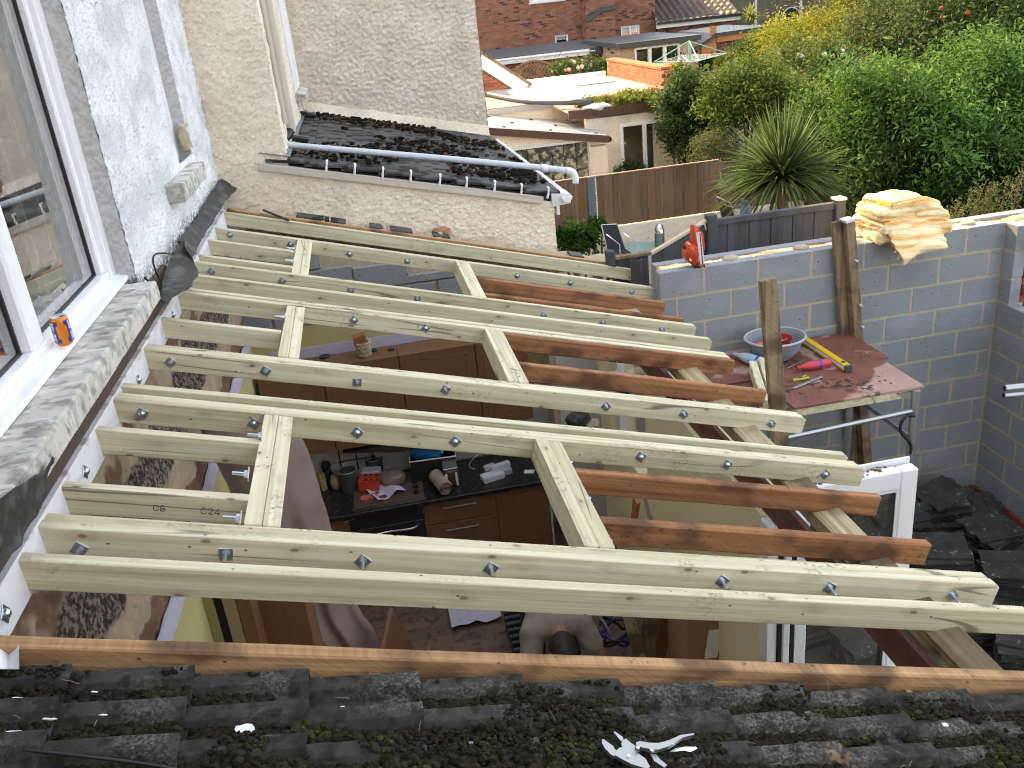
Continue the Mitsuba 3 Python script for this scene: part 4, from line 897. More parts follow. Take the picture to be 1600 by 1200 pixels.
bits = [rough(trimesh.creation.icosphere(1, s).apply_transform(np.diag([1.5, 1, .6, 1])), s * .3, 80).apply_translation([x, y, z]) for x, y, z, s in zip(r.uniform(1.95, 2.5, 60), r.uniform(YD + .01, YD + .085, 60), r.uniform(2.100, 2.106, 60), r.uniform(.004, .010, 60))]
put(DO, 'leaf_litter', cat(bits), 'm_litter', kind='stuff', label='dead leaves and dirt on the top edge of the door')
mat('m_litter', proc(lambda p, n, uv: mix((.03, .018, .012), (.25, .14, .06), noise(p.x * 90, p.y * 90, p.z * 90))), .9)
put(DO, 'handle', cat([tube([(2.57, YD - .03, 1.1), (2.57, YD - .045, 1.1), (2.47, YD - .045, 1.1)], .009, 8), cbox(2.555, 2.585, YD - .03, YD, 1.0, 1.2, .004)]), 'm_upvc', smooth=40)
# white sock-like glove on the plate
g1 = at(1262, 762, 'z', 2.16)
one('work_glove', rough(cat([trimesh.creation.icosphere(2, .045).apply_transform(np.diag([1.3, .6, .5, 1])), trimesh.creation.icosphere(2, .02).apply_transform(np.diag([2.2, .7, .7, 1])).apply_translation([.07, .01, 0])]), .01, 30).apply_translation([g1[0], YD + .03, 2.125]), 'm_upvc_dull', 'small white work glove on the top of the open door', 'glove', smooth=True)
# ------------------------------------------------------------------ worker kneeling in the kitchen
def chain(bones, ref=.018, it=12):
    """One continuous body: hulls of the two end spheres of each bone, joined, refined and smoothed."""
    parts = []
    for (a, ra, b, rb) in bones:
        sa = m3d.Manifold.sphere(ra, 20).translate(list(map(float, a))); sb = m3d.Manifold.sphere(rb, 20).translate(list(map(float, b)))
        parts.append((sa + sb).hull())
    m = m3d.Manifold.batch_boolean(parts, m3d.OpType.Add).refine_to_length(ref)
    q = m.to_mesh(); t = trimesh.Trimesh(q.vert_properties[:, :3], q.tri_verts, process=True)
    trimesh.smoothing.filter_taubin(t, .5, -.53, it); return t
PE = thing('person', 'person in a tan t-shirt kneeling and bending forward over the kitchen floor, dark cropped hair', 'person')
px0 = at(872, 972, 'z', .80)
sh = np.array([px0[0], px0[1], .80])                                 # base of the neck
A = lambda x, y, z: sh + np.array([x, y, z])
hip, knee = A(0, .52, -.12), [A(s * .13, .35, -.63) for s in (-1, 1)]
skin, pants = [], []
bones = [(A(0, .02, -.03), .085, A(0, .06, -.04), .10), (A(0, .08, -.05), .13, A(0, .28, -.03), .145), (A(.06, .28, -.04), .125, A(.05, .48, -.12), .14), (A(-.06, .28, -.04), .125, A(-.05, .48, -.12), .14)]
torso = bones + [(A(s * .15, .05, -.06), .085, A(s * .07, .22, -.05), .12) for s in (-1, 1)] + [(A(s * .16, .05, -.06), .083, A(s * .215, -.03, -.22), .074) for s in (-1, 1)] + [(A(s * .16, .05, -.06), .083, A(0, .05, -.04), .10) for s in (-1, 1)]
shirt = chain(torso, .016, 8)
v = shirt.vertices; fold = .015 * np.sin(v[:, 0] * 45 + 18 * meshkit.fbm(v * 6, 2)) * np.clip((v[:, 1] - sh[1] + .05) * 5, 0, 1)
shirt.vertices = v + shirt.vertex_normals * (fold + .022 * (meshkit.fbm(v * 13, 3, 4) - .5))[:, None]
arms = []
head_c = A(-.012, -.17, -.07)
body = [(A(0, .03, -.02), .058, head_c + [0, .05, 0], .058), (A(0, .05, -.04), .06, A(0, .3, -.06), .08)]
body += [(head_c + [0, .0, .0], .082, head_c + [0, -.045, -.03], .074), (head_c + [0, -.045, -.05], .070, head_c + [0, -.03, -.12], .045)]   # cranium, jaw
hands = []
for s in (-1, 1):
    el, wr = A(s * .27, -.08, -.34), A(s * .17, -.19, -.54)
    body += [(A(s * .16, .05, -.06), .058, A(s * .235, -.05, -.26), .05), (A(s * .235, -.05, -.26), .05, el, .043), (el, .043, wr, .029)]
    pc = wr + np.array([-s * .02, -.05, -.05])
    body += [(wr, .029, pc, .030), (pc + [s * .02, 0, 0], .020, pc + [-s * .022, 0, 0], .020)]
    for f in range(4):
        b0 = pc + np.array([s * (.028 - .018 * f), -.022, -.018]); L = (.035, .042, .044, .036)[f]
        b1 = b0 + np.array([0, -L * .7, -L * .55]); b2 = b1 + np.array([0, -L * .2, -L * .75])
        body += [(b0, .0095, b1, .009), (b1, .009, b2, .0075)]
    t0 = pc + np.array([-s * .03, .0, -.005]); t1 = t0 + np.array([-s * .022, -.025, -.025]); body += [(pc, .018, t0, .012), (t0, .012, t1, .009)]
ears = [(head_c + [s * .078, .0, -.04], .018, head_c + [s * .084, .012, -.055], .012) for s in (-1, 1)]
nose = [(head_c + [0, -.115, -.075], .011, head_c + [0, -.125, -.10], .015)]
sk = chain(body + ears + nose + [(head_c + [0, -.045, -.05], .070, head_c + [0, -.1, -.06], .03)], .009, 6)
put(PE, 'body', sk, 'm_skin', smooth=True)
put(PE, 'eye', cat([trimesh.creation.icosphere(2, .012).apply_translation(head_c + [s * .032, -.112, -.055]) for s in (-1, 1)]), 'm_upvc', smooth=True)
mat('m_skin', proc(lambda p, n, uv: mix((.30, .145, .095), (.40, .20, .14), fbm(p.x * 20, p.y * 20, p.z * 20))), .55)
put(PE, 'tshirt', shirt, 'm_tshirt', smooth=True, label='tan t-shirt with a paler neck label')
mat('m_tshirt', proc(lambda p, n, uv: mix((.27, .235, .20), (.37, .325, .285), fbm(p.x * 22, p.y * 9, p.z * 22))), .95, spec=.1)
mat('m_collar', (.46, .42, .38), .95)
put(PE, 'collar', tube([A(.082 * math.cos(a), .035 + .062 * math.sin(a), .045 - .06 * (1 - math.sin(a)) * .5) for a in np.linspace(-.4, math.pi + .4, 30)], .013, 8), 'm_collar', smooth=True)
put(PE, 'neck_label', xform(cbox(-.035, .035, -.02, .03, 0, .003, .001), np.eye(3), A(-.005, .11, .112)), 'm_upvc_dull')
hr = chain([(head_c + [0, .014, .010], .090, head_c + [0, -.050, -.012], .080), (head_c + [0, .03, -.01], .082, head_c + [0, .075, .0], .064)], .010, 5)
put(PE, 'hair', rough(hr, .004, 70), 'm_hair', smooth=True)
mat('m_hair', (.022, .016, .013), .6)
tr = chain([(A(0, .47, -.13), .14, A(0, .55, -.16), .15)] + [b for s in (-1, 1) for b in ((A(s * .08, .54, -.17), .11, A(s * .14, .34, -.60), .07), (A(s * .14, .34, -.60), .068, A(s * .13, .74, -.635), .05))], .03, 6)
put(PE, 'trousers', tr, 'm_vcol', smooth=True, color=(.04, .045, .06))
for s in (-1, 1):
    put(PE, 'boot', chain([(A(s * .13, .72, -.62), .055, A(s * .13, .80, -.63), .05), (A(s * .13, .80, -.62), .05, A(s * .13, .83, -.65), .03)], .02, 4), 'm_black', smooth=True)
# ------------------------------------------------------------------ block wall
BW = thing('block_wall', 'new grey concrete block cavity wall with sandy mortar joints, yellow insulation in its cavity', 'wall')
BY, BX, BT = 6.444, 5.07, 2.53
put(BW, 'mortar', cat([box(2.118, BX + .097, BY + .0025, BY + .096, .07, BT - .004), box(2.16, 5.5, 6.664, 6.756, .0, BT - .004), box(BX + .0025, BX + .096, 2.0, 6.443, .07, 1.851), box(BX + .0025, BX + .096, 6.31, 6.443, 1.851, BT - .004)]), 'm_mortar')
rr = random.Random(21)
def block(x0, x1, y0, y1, z0, z1): put(BW, 'block', cbox(x0, x1, y0, y1, z0, z1, .004), 'm_block')
for c in range(11):
    z1 = BT - c * .225; z0 = z1 - .209
    x = 2.02 - (0 if c % 2 == 0 else .225) + .01
    while x < BX:
        a, b = max(x + .008, 2.113), min(x + .442, BX - .008)
        if b - a > .03: block(a, b, BY + rr.uniform(-.001, .002), BY + .1, z0, z1)
        x += .45
    if c < 2:
        x = 2.0 - (0 if c % 2 else .225)
        while x < 5.5:
            a, b = max(x + .005, 2.15), min(x + .445, 5.5)
            if b - a > .03: block(a, b, 6.66, 6.76, z0, z1)
            x += .45
    y = 6.435 - (0 if c % 2 == 0 else -.10)
    ylow = 6.30 if c < 3 else 2.0
    while y > ylow + .02:
        a, b = max(y - .434, ylow), min(y, 6.434)
        if b - a > .03: block(BX + rr.uniform(-.001, .002), BX + .1, a, b, z0, z1)
        y -= .45
for i in range(28):                                               # red brick course at the foot
    x0 = 2.113 + i * .225
    if x0 + .215 < BX: put(BW, 'brick', rough(cbox(x0, x0 + .215, BY - .012, BY + .10, .002, .062, .004), .002, 30), 'm_vcol', color=np.array([.30, .085, .05]) * rr.uniform(.75, 1.15))
    y1 = 6.42 - i * .225
    if y1 > 2.2: put(BW, 'brick', rough(cbox(BX - .012, BX + .1, y1 - .215, y1, .002, .062, .004), .002, 30), 'm_vcol', color=np.array([.30, .085, .05]) * rr.uniform(.75, 1.15))
for i in range(3):                                                # outer brick leaf seen at the window opening
    for j in range(3):
        if i >= 3 and j == 0: continue
        put(BW, 'brick', cbox(5.19, 5.29, 6.32 + .22 * j - .11 * (i % 2), 6.32 + .22 * j + .21 - .11 * (i % 2), 1.86 + i * .075, 1.925 + i * .075, .004), 'm_vcol', color=np.array([.36, .10, .06]) * rr.uniform(.75, 1.15))
put(BW, 'closer_block', cbox(5.175, 5.30, 6.22, 6.45, 2.325, 2.535, .005), 'm_block'); put(BW, 'closer_block', cbox(5.20, 5.29, 6.28, 6.45, 2.09, 2.315, .005), 'm_block')
g = []
for x in np.linspace(2.16, 5.45, 120):
    g.append([[x, y, BT - .055 + .075 * meshkit.fbm(np.array([x * 4.5, y * 9, .3]), 3) + .012 * meshkit.noise(np.array([x * 60, y * 60, 1.0]))] for y in np.linspace(BY + .098, 6.662, 9)])
put(BW, 'insulation', thick_sheet(np.array(g), .12, (0, 0, 1)), 'm_insul', smooth=True, label='yellow mineral wool in the cavity')
for x in (4.82, 2.75, 3.35): put(BW, 'mortar_dab', rough(trimesh.creation.icosphere(2, .06).apply_transform(np.diag([1.2, .8, .35, 1])), .015, 20).apply_translation([x, BY + .12, BT + .005]), 'm_mortar', smooth=True)
# insulation batts on top of the wall
IN = thing('insulation_batts', 'stack of bright yellow mineral wool batts lying on top of the block wall', 'insulation')
ic = at(1412, 345, 'y', 6.55)
for i, (dx, dz, L, t, yw, rt) in enumerate(((-.02, .0, .58, .10, .50, -6), (-.04, .092, .56, .085, .46, 2), (-.05, .170, .52, .09, .42, -3), (-.03, .25, .46, .075, .38, 5))):
    m = cbox(-L / 2, L / 2, -yw / 2, yw / 2, 0, t, .02)
    for _ in range(4): m = m.subdivide()
    v = m.vertices; v[:, 2] += .05 * np.sin(v[:, 0] * 4 + i) * (v[:, 0] > 0) - .35 * np.clip(v[:, 0] - .12, 0, 1) ** 1.3 * (1 if i > 0 else .6) - .25 * np.clip(-v[:, 0] - .2, 0, 1) ** 1.2
    v[:, 1] += -.10 * np.clip(v[:, 0], 0, 1)
    m.vertices = v
    m = rough(rough(m, .022, 9, i), .007, 45, i + 4)
    m.apply_transform(trimesh.transformations.rotation_matrix(math.radians(rt), [0, 0, 1]))
    put(IN, 'batt', m.apply_translation([ic[0] + dx, 6.56, BT + .002 + dz]), 'm_insul', smooth=50)
# torn drooping layers on the near side
for i in range(5):
    g = []
    for a in np.linspace(0, 1, 26):
        row = []
        for b in np.linspace(0, 1, 10):
            x = 3.95 + .40 * a; z = BT + .16 - .040 * i - .13 * b * (1 - .55 * a) + .05 * a * (1 - a) * 3
            y = 6.40 - .05 * i * .4 - .10 * math.sin(b * 2.6) * (1 - .4 * a) - .02 * i
            row.append([x + .03 * b, y + .015 * math.sin(9 * a + i), z])
        g.append(row)
    put(IN, 'loose_layer', rough(thick_sheet(np.array(g), .016), .008, 30, i), 'm_insul', smooth=50)
# nail gun on the wall
def nail_gun():
    k = thing('nail_gun', 'orange-red nail gun with a silver magazine standing upright on the end of the block wall', 'nail gun')
    Y0 = 6.50
    def poly(pts, y0, y1, name, m, c=None, sm=30):
        q = [at(1050 + x / 8, 280 + y / 8, 'y', Y0) for x, y in pts]
        pr = prism([(p[0], p[2]) for p in q], 0, y1 - y0)
        b = tri(man(pr)) if False else pr
        w = xform(pr, [[1, 0, 0], [0, 0, 1], [0, 1, 0]], [0, y0, 0])
        put(k, name, w, m, smooth=sm, color=c)
    red = (.62, .075, .025)
    poly([(245, 595), (270, 580), (320, 590), (330, 640), (330, 820), (240, 790)], Y0 - .035, Y0 + .035, 'grip', 'm_vgloss', red)
    poly([(330, 640), (360, 650), (385, 720), (395, 870), (360, 900), (335, 860)], Y0 - .03, Y0 + .03, 'handle', 'm_vgloss', red)
    poly([(185, 815), (215, 795), (260, 800), (300, 850), (300, 1000), (260, 1070), (190, 1030), (150, 980), (150, 890), (180, 860)], Y0 - .055, Y0 + .05, 'motor_housing', 'm_vgloss', red)
    poly([(205, 850), (285, 900), (290, 960), (270, 985), (190, 930)], Y0 - .062, Y0 - .055, 'housing_rib', 'm_vgloss', (.42, .045, .02))
    poly([(275, 655), (330, 645), (350, 780), (385, 1040), (330, 1060)], Y0 - .045, Y0 - .028, 'magazine', 'm_upvc_dull')
    poly([(318, 655), (328, 655), (362, 1040), (350, 1045)], Y0 - .048, Y0 - .0455, 'magazine_slot', 'm_dgrey')
    poly([(300, 1000), (335, 1050), (380, 1040), (395, 1105), (370, 1110), (290, 1090)], Y0 - .05, Y0 + .03, 'nose', 'm_vgloss', (.30, .04, .02))
    poly([(250, 1060), (280, 1040), (335, 1085), (320, 1105), (270, 1100)], Y0 - .055, Y0 + .02, 'contact_foot', 'm_black')
    put(k, 'belt_hook', tube([at(1050 + x / 8, 280 + y / 8, 'y', Y0) for x, y in ((322, 585), (350, 570), (405, 562), (415, 600), (425, 640))], .006, 6), 'm_galv', smooth=True)
    poly([(182, 965), (205, 975), (212, 1005), (192, 1000)], Y0 - .0605, Y0 - .0555, 'badge', 'm_upvc_dull')
nail_gun()
# ------------------------------------------------------------------ props and trestle
k = thing('timber_prop', 'tall old doubled timber leaning against the block wall with a grey painted top', 'post')
a0, a1 = at(1362, 745, 'y', 6.3), at(1324, 342, 'y', 6.36)
put(k, 'post', rough(beam(a0 + [0, -.02, -.45], a1, .075, .10, up=(0, 1, 0)).subdivide().subdivide().subdivide(), .003, 20), 'm_oldpost', smooth=40)
b0, b1 = at(1345, 745, 'y', 6.36), at(1306, 346, 'y', 6.40)
put(k, 'side_post', rough(beam(b0 + [0, 0, -.45], b1, .07, .05, up=(0, 1, 0)).subdivide().subdivide().subdivide(), .003, 20), 'm_oldpost', smooth=40, label='greyer split side timber')
d = (a1 - a0) / np.linalg.norm(a1 - a0)
put(k, 'painted_top', beam(a1 - d * .02, a1 + d * .004, .080, .105, up=(0, 1, 0)), 'm_upvc_dull')
for t in (.25, .4, .45, .62, .7, .86): put(k, 'nail', cyl(a0 + (a1 - a0) * t + [.01, -.08, 0], a0 + (a1 - a0) * t + [.01, -.048, 0], .009, 8), 'm_upvc_dull')
a0, a1 = at(1236, 700, 'y', 5.05), at(1199, 436, 'y', 5.05)
one('timber_prop', rough(beam(a0 + [.08, 0, -1.6], a1, .105, .055, up=(0, 1, 0)).subdivide().subdivide().subdivide().subdivide(), .003, 18), 'm_oldpost', 'rough brown timber prop standing in front of the trestle table', 'post', smooth=40)
TB = thing('trestle_table', 'makeshift table of wet red plywood on scaffold trestle frames', 'table')
ZP = 1.81
put(TB, 'ply_sheet', cat([cbox(2.66, 3.64, 5.245, 5.795, ZP - .018, ZP, .002)]), 'm_ply', label='red plywood, dark and wet towards the back')
put(TB, 'ply_sheet', cat([cbox(2.20, 3.70, 5.800, 6.40, ZP - .017, ZP + .001, .002)]), 'm_ply')
put(TB, 'ply_sheet', cbox(2.02, 2.655, 5.30, 5.797, ZP - .036, ZP - .019, .002), 'm_redboard')
put(TB, 'bearer', cbox(2.68, 3.52, 5.262, 5.31, ZP - .082, ZP - .019, .003), 'm_timber_cross', label='pale batten under the front edge of the ply')
put(TB, 'bearer', cbox(2.2, 3.6, 6.25, 6.30, ZP - .082, ZP - .019, .003), 'm_oldpost')
for x, y in ((3.575, 5.24), (2.88, 6.05), (3.575, 6.10), (2.6, 5.6)): put(TB, 'leg', cyl([x, y, .0], [x + .0, y, ZP - .019], .030, 16), 'm_galv', smooth=40)
for a, b, rad in (((2.35, 5.24, 1.58), (3.56, 5.24, 1.63), .019), ((2.3, 6.05, 1.55), (2.88, 6.05, 1.60), .016), ((2.35, 5.24, .5), (3.56, 5.24, .5), .019), ((3.575, 5.26, 1.4), (3.575, 6.08, 1.4), .018)):
    put(TB, 'rail', cyl(a, b, rad, 12), 'm_galv', smooth=40)
put(TB, 'gusset', cat([hull([[3.44 + dx, 5.245 + dy, ZP - .03 - dz] for dx, dz in ((0, 0), (.12, 0), (.12, .08)) for dy in (0, .012)])]), 'm_galv')
put(TB, 'hook', tube(smooth_path([(3.56, 5.21, 1.60), (3.46, 5.20, 1.585), (3.45, 5.20, 1.52), (3.50, 5.205, 1.44), (3.55, 5.21, 1.30)], 24), .011, 8), 'm_seal', smooth=True, label='black brace hook on the trestle leg')
def zt(x, y, z=ZP): return at(x, y, 'z', z)
TG = thing('bucket', 'grey flexible plastic tub holding bolts and a red pot on the plywood', 'tub')
o = zt(1219, 564); o[1] += .10
E = lambda rx, ry, z, n=40: [[o[0] + rx * math.cos(a), o[1] + ry * math.sin(a), z] for a in np.linspace(0, 2 * math.pi, n)]
g = np.array([E(.15, .12, ZP + .003), E(.19, .16, ZP + .06), E(.225, .195, ZP + .16), E(.235, .205, ZP + .165), E(.215, .185, ZP + .155), E(.18, .15, ZP + .06), E(.14, .11, ZP + .02)])
put(TG, 'tub', sheet(g), 'm_tub', smooth=40); mat('m_tub', (.22, .24, .27), .45)
put(TG, 'floor', cyl([o[0], o[1], ZP + .01], [o[0], o[1], ZP + .022], .135, 24), 'm_tub')
put(TG, 'rim', tube(E(.235, .205, ZP + .166, 48), .010, 8), 'm_tubrim', smooth=True); mat('m_tubrim', (.38, .40, .43), .45)
k = thing('red_pot', 'bright red plastic pot standing in the grey tub', 'pot')
put(k, 'pot', revolve([(0, .0), (.07, .0), (.095, .12), (.09, .122), (.066, .01), (0, .01)], 28, [o[0] + .05, o[1] + .03, ZP + .024]), 'm_vgloss', smooth=40, color=(.50, .02, .015))
r = np.random.RandomState(2)
k = thing('bolt_heap', 'loose heap of zinc bolts inside the red pot', 'bolts', kind='stuff')
put(k, 'bolts', cat([cyl(p, p + q * .07, .006, 6) for p, q in zip(np.c_[o[0] + .05 + r.uniform(-.05, .05, 40), o[1] + .03 + r.uniform(-.05, .05, 40), ZP + .10 + r.uniform(0, .03, 40)], r.normal(size=(40, 3)) * [.5, .5, .15])]), 'm_zinc', kind='stuff')
one('orange_cloth', rough(trimesh.creation.icosphere(3, .05).apply_transform(np.diag([1.2, .9, .7, 1])), .02, 22).apply_translation([o[0] - .10, o[1] + .04, ZP + .09]), 'm_vgloss', 'orange cloth bundle in the left of the grey tub', 'cloth', smooth=True, color=(.60, .13, .03))
LV = thing('spirit_level', 'yellow spirit level lying across the plywood', 'spirit level')
l0, l1 = zt(1327, 577, ZP + .03), zt(1226, 510, ZP + .03); l1[1] = min(l1[1], 6.39)
d, s, u = frame(l1 - l0)
put(LV, 'body', beam(l0 + d * .025, l1, .052, .050), 'm_vgloss', color=(.62, .42, .012))
put(LV, 'end_cap', beam(l0, l0 + d * .0245, .055, .053), 'm_dgrey')
put(LV, 'vial', cyl(l0 + d * .09 + u * .024, l0 + d * .09 + u * .027, .017, 16), 'm_dgrey')
put(LV, 'edge', beam(l0 + d * .03 - s * .0275, l1 - s * .0275, .003, .02), 'm_upvc_dull')
def bottle(name, p0, p1, r, lab, body_c, label_c, cap_c, mt='m_vgloss'):
    k = thing(name, lab, 'bottle')
    p0, p1 = np.asarray(p0), np.asarray(p1); L = np.linalg.norm(p1 - p0); d, s, u = frame(p1 - p0)
    prof = [(0, 0), (r * .9, 0), (r, .008), (r, L * .62), (r * .9, L * .70), (r * .45, L * .86), (r * .40, L * .93)]
    def ax(m): return xform(m, [s, u, d], p0)
    put(k, 'body', ax(revolve(prof, 24)), mt, smooth=50, **({'color': body_c} if mt == 'm_vgloss' else {}))
    put(k, 'cap', ax(revolve([(0, L * .925), (r * .46, L * .925), (r * .46, L), (0, L)], 18)), 'm_vgloss', color=cap_c, smooth=40)
    put(k, 'sleeve', ax(revolve([(r * 1.012, L * .28), (r * 1.012, L * .58)], 24)), 'm_vgloss', color=label_c, smooth=50)
    put(k, 'band', ax(revolve([(r * 1.022, L * .30), (r * 1.022, L * .36)], 24)), 'm_vgloss', color=(.06, .06, .35), smooth=50)
    return k, p0, d, s, u
B1 = bottle('water_bottle', zt(1205, 571, ZP + .045), zt(1146, 553, ZP + .045), .042, 'clear water bottle with a pale blue label lying on the plywood left of the tub', None, (.35, .55, .75), (.35, .30, .55), 'm_pet')
mat('m_pet', (.50, .52, .56), .12, spec=.8)
B2 = bottle('red_bottle', zt(1297, 566, ZP + .034), zt(1245, 575, ZP + .034), .033, 'pink-red bottle with white lettering lying in front of the grey tub', (.52, .045, .07), (.48, .05, .10), (.60, .02, .02))
TM = thing('tape_measure', 'small yellow-green clip tool lying on the plywood', 'tool')
o2 = zt(1252, 594)
put(TM, 'body', xform(tube([(-.06, 0, .01), (.0, -.01, .012), (.055, .0, .012), (.05, .035, .012), (.02, .02, .012)], .009, 8), np.eye(3), o2), 'm_vgloss', color=(.50, .45, .04), smooth=True)
put(TM, 'jaw', xform(cbox(-.065, -.02, -.012, .012, 0, .02), np.eye(3), o2), 'm_vgloss', color=(.35, .42, .06))
one('hacksaw_blade', beam(zt(1239, 607, ZP + .008), zt(1285, 588, ZP + .008), .024, .008), 'm_dullsteel', 'flat grey metal strip lying beside the yellow-green tool', 'strip')
one('screwdriver', cyl(zt(1231, 575, ZP + .02), zt(1257, 562, ZP + .10), .004, 8), 'm_chrome', 'thin silver rod leaning on the front of the grey tub', 'rod')
for i, (a, b, lab) in enumerate((((1176, 573), (1196, 636), 'pale new timber offcut, left one of the pair on the plywood'), ((1190, 568), (1209, 628), 'pale new timber offcut, right one of the pair on the plywood'))):
    p, q = at(a[0], a[1], 'z', 1.89), at(b[0], b[1], 'z', 2.12)
    p, q = zt(a[0], a[1], ZP + .06), zt(b[0], b[1], ZP + .07)
    one('offcut', beam(p, q, .052, .10), 'm_timber_cross', lab, 'timber', 'pale offcuts on the plywood')
r = np.random.RandomState(7)
crumbs = [rough(trimesh.creation.icosphere(1, s).apply_transform(np.diag([1.3, 1, .5, 1])), s * .4, 60).apply_translation([x, y, ZP + .003]) for x, y, s in zip(np.r_[r.normal(3.42, .13, 120), r.uniform(2.8, 3.5, 50)], np.r_[np.clip(r.normal(5.95, .16, 120), 5.82, 6.38), r.uniform(5.3, 5.75, 50)], r.uniform(.003, .011, 170))]
put(TB, 'dirt', cat(crumbs), 'm_litter', kind='stuff', label='crumbs of soil and moss on the plywood')
# scaffold tubes at the right edge
for dz, lab in ((0, 'upper of the two scaffold tube ends at the right edge of the picture'), (-.055, 'lower of the two scaffold tube ends at the right edge of the picture')):
    o3 = at(1570, 607, 'y', 5.2) + [0, 0, dz]
    m = cyl(o3, o3 + [1.6, -.25, .0], .026, 18)
    k = thing('scaffold_tube', lab, 'tube', 'scaffold tube ends')
    put(k, 'tube', m, 'm_galv', smooth=40); put(k, 'bore', cyl(o3 + [-.0015, 0, 0], o3 + [.002, 0, 0], .019, 16), 'm_seal')
# ------------------------------------------------------------------ heap of taken-off roof tiles
rr = random.Random(17)
def loose_tile(name='roof_tile'): pass
def slab(L=.42, Wd=.33, t=.020):
    ys, hs = [], []
    for y0 in (0, .165):
        for dy, h in ((0, 0), (.012, 0), (.026, .020), (.085, .020), (.10, 0), (.16, 0)): ys.append(y0 + dy - Wd / 2); hs.append(h)
    ts = np.linspace(-L / 2, L / 2, 6)
    g = np.zeros((6, len(ys), 3)); g[..., 0] = ts[:, None]; g[..., 1] = np.array(ys)[None]; g[..., 2] = np.array(hs)[None] + .003 * (meshkit.noise(np.stack([g[..., 0] * 20, g[..., 1] * 20, g[..., 0] * 0], -1)))
    return thick_sheet(g, t, (0, 0, 1))
base_tile = slab()
spots = [(4.42, 6.02, 9, -8, 'back stack in the corner of the block wall'), (3.98, 5.92, 8, -12, 'stack beside the white door'), (4.55, 5.55, 7, 20, 'stack along the side wall'), (3.93, 5.30, 10, -20, 'middle stack'),
         (4.33, 4.98, 9, -24, 'stack in front of the side wall'), (3.72, 4.70, 9, -15, 'nearest stack'), (4.02, 4.35, 6, -30, 'stack at the right edge of the frame'), (3.55, 5.85, 6, 10, 'stack behind the white door'), (4.75, 5.95, 5, 40, 'low stack at the foot of the bricks'), (3.35, 4.2, 6, 5, 'stack below the orange-brown rafter tail'), (2.62, 5.05, 7, 8, 'stack behind the door glass'), (2.22, 4.72, 6, -6, 'low stack behind the hinge side of the door'), (2.95, 4.62, 7, -12, 'stack just past the edge of the white door')]
for sx, sy, n, rot, where in spots:
    for q in range(n):
        rz = math.radians(rot + rr.uniform(-5, 5) + (rr.uniform(-25, 25) if q == n - 1 else 0))
        m = base_tile.copy()
        if q == n - 1: m.apply_transform(trimesh.transformations.rotation_matrix(rr.uniform(-.12, .12), [0, 1, 0]))
        m.apply_transform(trimesh.transformations.rotation_matrix(rr.uniform(.05, .09), [1, 0, 0]))
        m.apply_transform(trimesh.transformations.rotation_matrix(rz, [0, 0, 1]))
        m.apply_translation([sx + rr.uniform(-.025, .025), sy + rr.uniform(-.025, .025), .045 + q * .036])
        one('roof_tile', m, 'm_tile_heap', ('black roof tile on top of the ' if q == n - 1 else 'black roof tile within the ') + where, 'roof tile', 'taken-off roof tiles, ' + where, smooth=30)
mat('m_tile_heap', proc(lambda p, n, uv: mix(mix((.026, .025, .024), (.072, .069, .066), fbm(p.x * 9, p.y * 9, p.z * 9)), (.30, .29, .27), blot(p.x, p.y, p.z, 34.0, .70, .80, 2) * .45)), .8, spec=.25, bump=lambda p, n, uv: .004 * fbm(p.x * 70, p.y * 70, p.z * 70))
# ------------------------------------------------------------------ the cream neighbour
def rough_face(p0, du, dv, nrm, lu, lv, step, amp, seed, freq=(60, 28)):
    u, v = np.meshgrid(np.linspace(0, lu, max(2, int(lu / step))), np.linspace(0, lv, max(2, int(lv / step))), indexing='ij')
    p = np.asarray(p0, float) + u[..., None] * np.asarray(du, float) + v[..., None] * np.asarray(dv, float)
    a = meshkit.noise(p * freq[0], seed) * .5 + meshkit.noise(p * freq[1], seed + 3) * .5
    return sheet(p + (amp * np.clip(a - .3, 0, 1) * 1.4)[..., None] * np.asarray(nrm, float))
NH = thing('cream_house', 'cream pebble-dashed neighbouring house with a low lean-to in front of its tall side wing', 'house')
VZ = lambda x: 3.632 - (x + .812) * (3.632 - 3.04) / (1.559 + .812)      # the verge line of the lean-to
YN, YWING, XE = 7.56, 11.5, 1.585
put(NH, 'wall', cat([box(-6, -.615, YN + .001, YWING, 0, 8.2), box(-6, 1.60, YWING + .001, 16, 0, 8.2), hull([[x, y, z] for y in (YN, 16) for x, z in ((-6, 8.2), (-.5, 8.2), (-6, 11))]), hull([[x, y, z] for x in (-6, 1.7) for y, z in ((YWING, 8.21), (16, 8.21), (13.8, 11.2))]), hull([[x, y, z] for y in (YN + .001, YWING) for x, z in ((-.8, 0), (1.55, 0), (-.8, VZ(-.8) - .12), (1.55, VZ(1.55) - .12))])]), 'm_cream_render')
put(NH, 'render', rough_face([-1.17, YN - .001, 2.6], (1, 0, 0), (0, 0, 1), (0, -1, 0), .571, 2.35, .011, .020, 5), 'm_cream_render', smooth=True, label='brighter cream pebble-dash next to the white wall')
u, v = np.meshgrid(np.linspace(-.62, 1.552, 230), np.linspace(0, 1, 110), indexing='ij')
zt_ = VZ(u) - .085
p = np.stack([u, np.full_like(u, YN), 2.3 + v * (zt_ - 2.3)], -1)
p[..., 1] -= .020 * np.clip(meshkit.noise(p * 60, 5) * .5 + meshkit.noise(p * 28, 6) * .5 - .3, 0, 1) * 1.4
put(NH, 'render', sheet(p), 'm_cream_render', smooth=True, label='cream pebble-dash of the low lean-to wall')
put(NH, 'render', rough_face([-.62, YWING, 2.7], (1, 0, 0), (0, 0, 1), (0, -1, 0), 2.215, 2.6, .013, .026, 9, (62, 34)), 'm_wing_render', smooth=True, label='greyer pebble-dash of the tall wing')
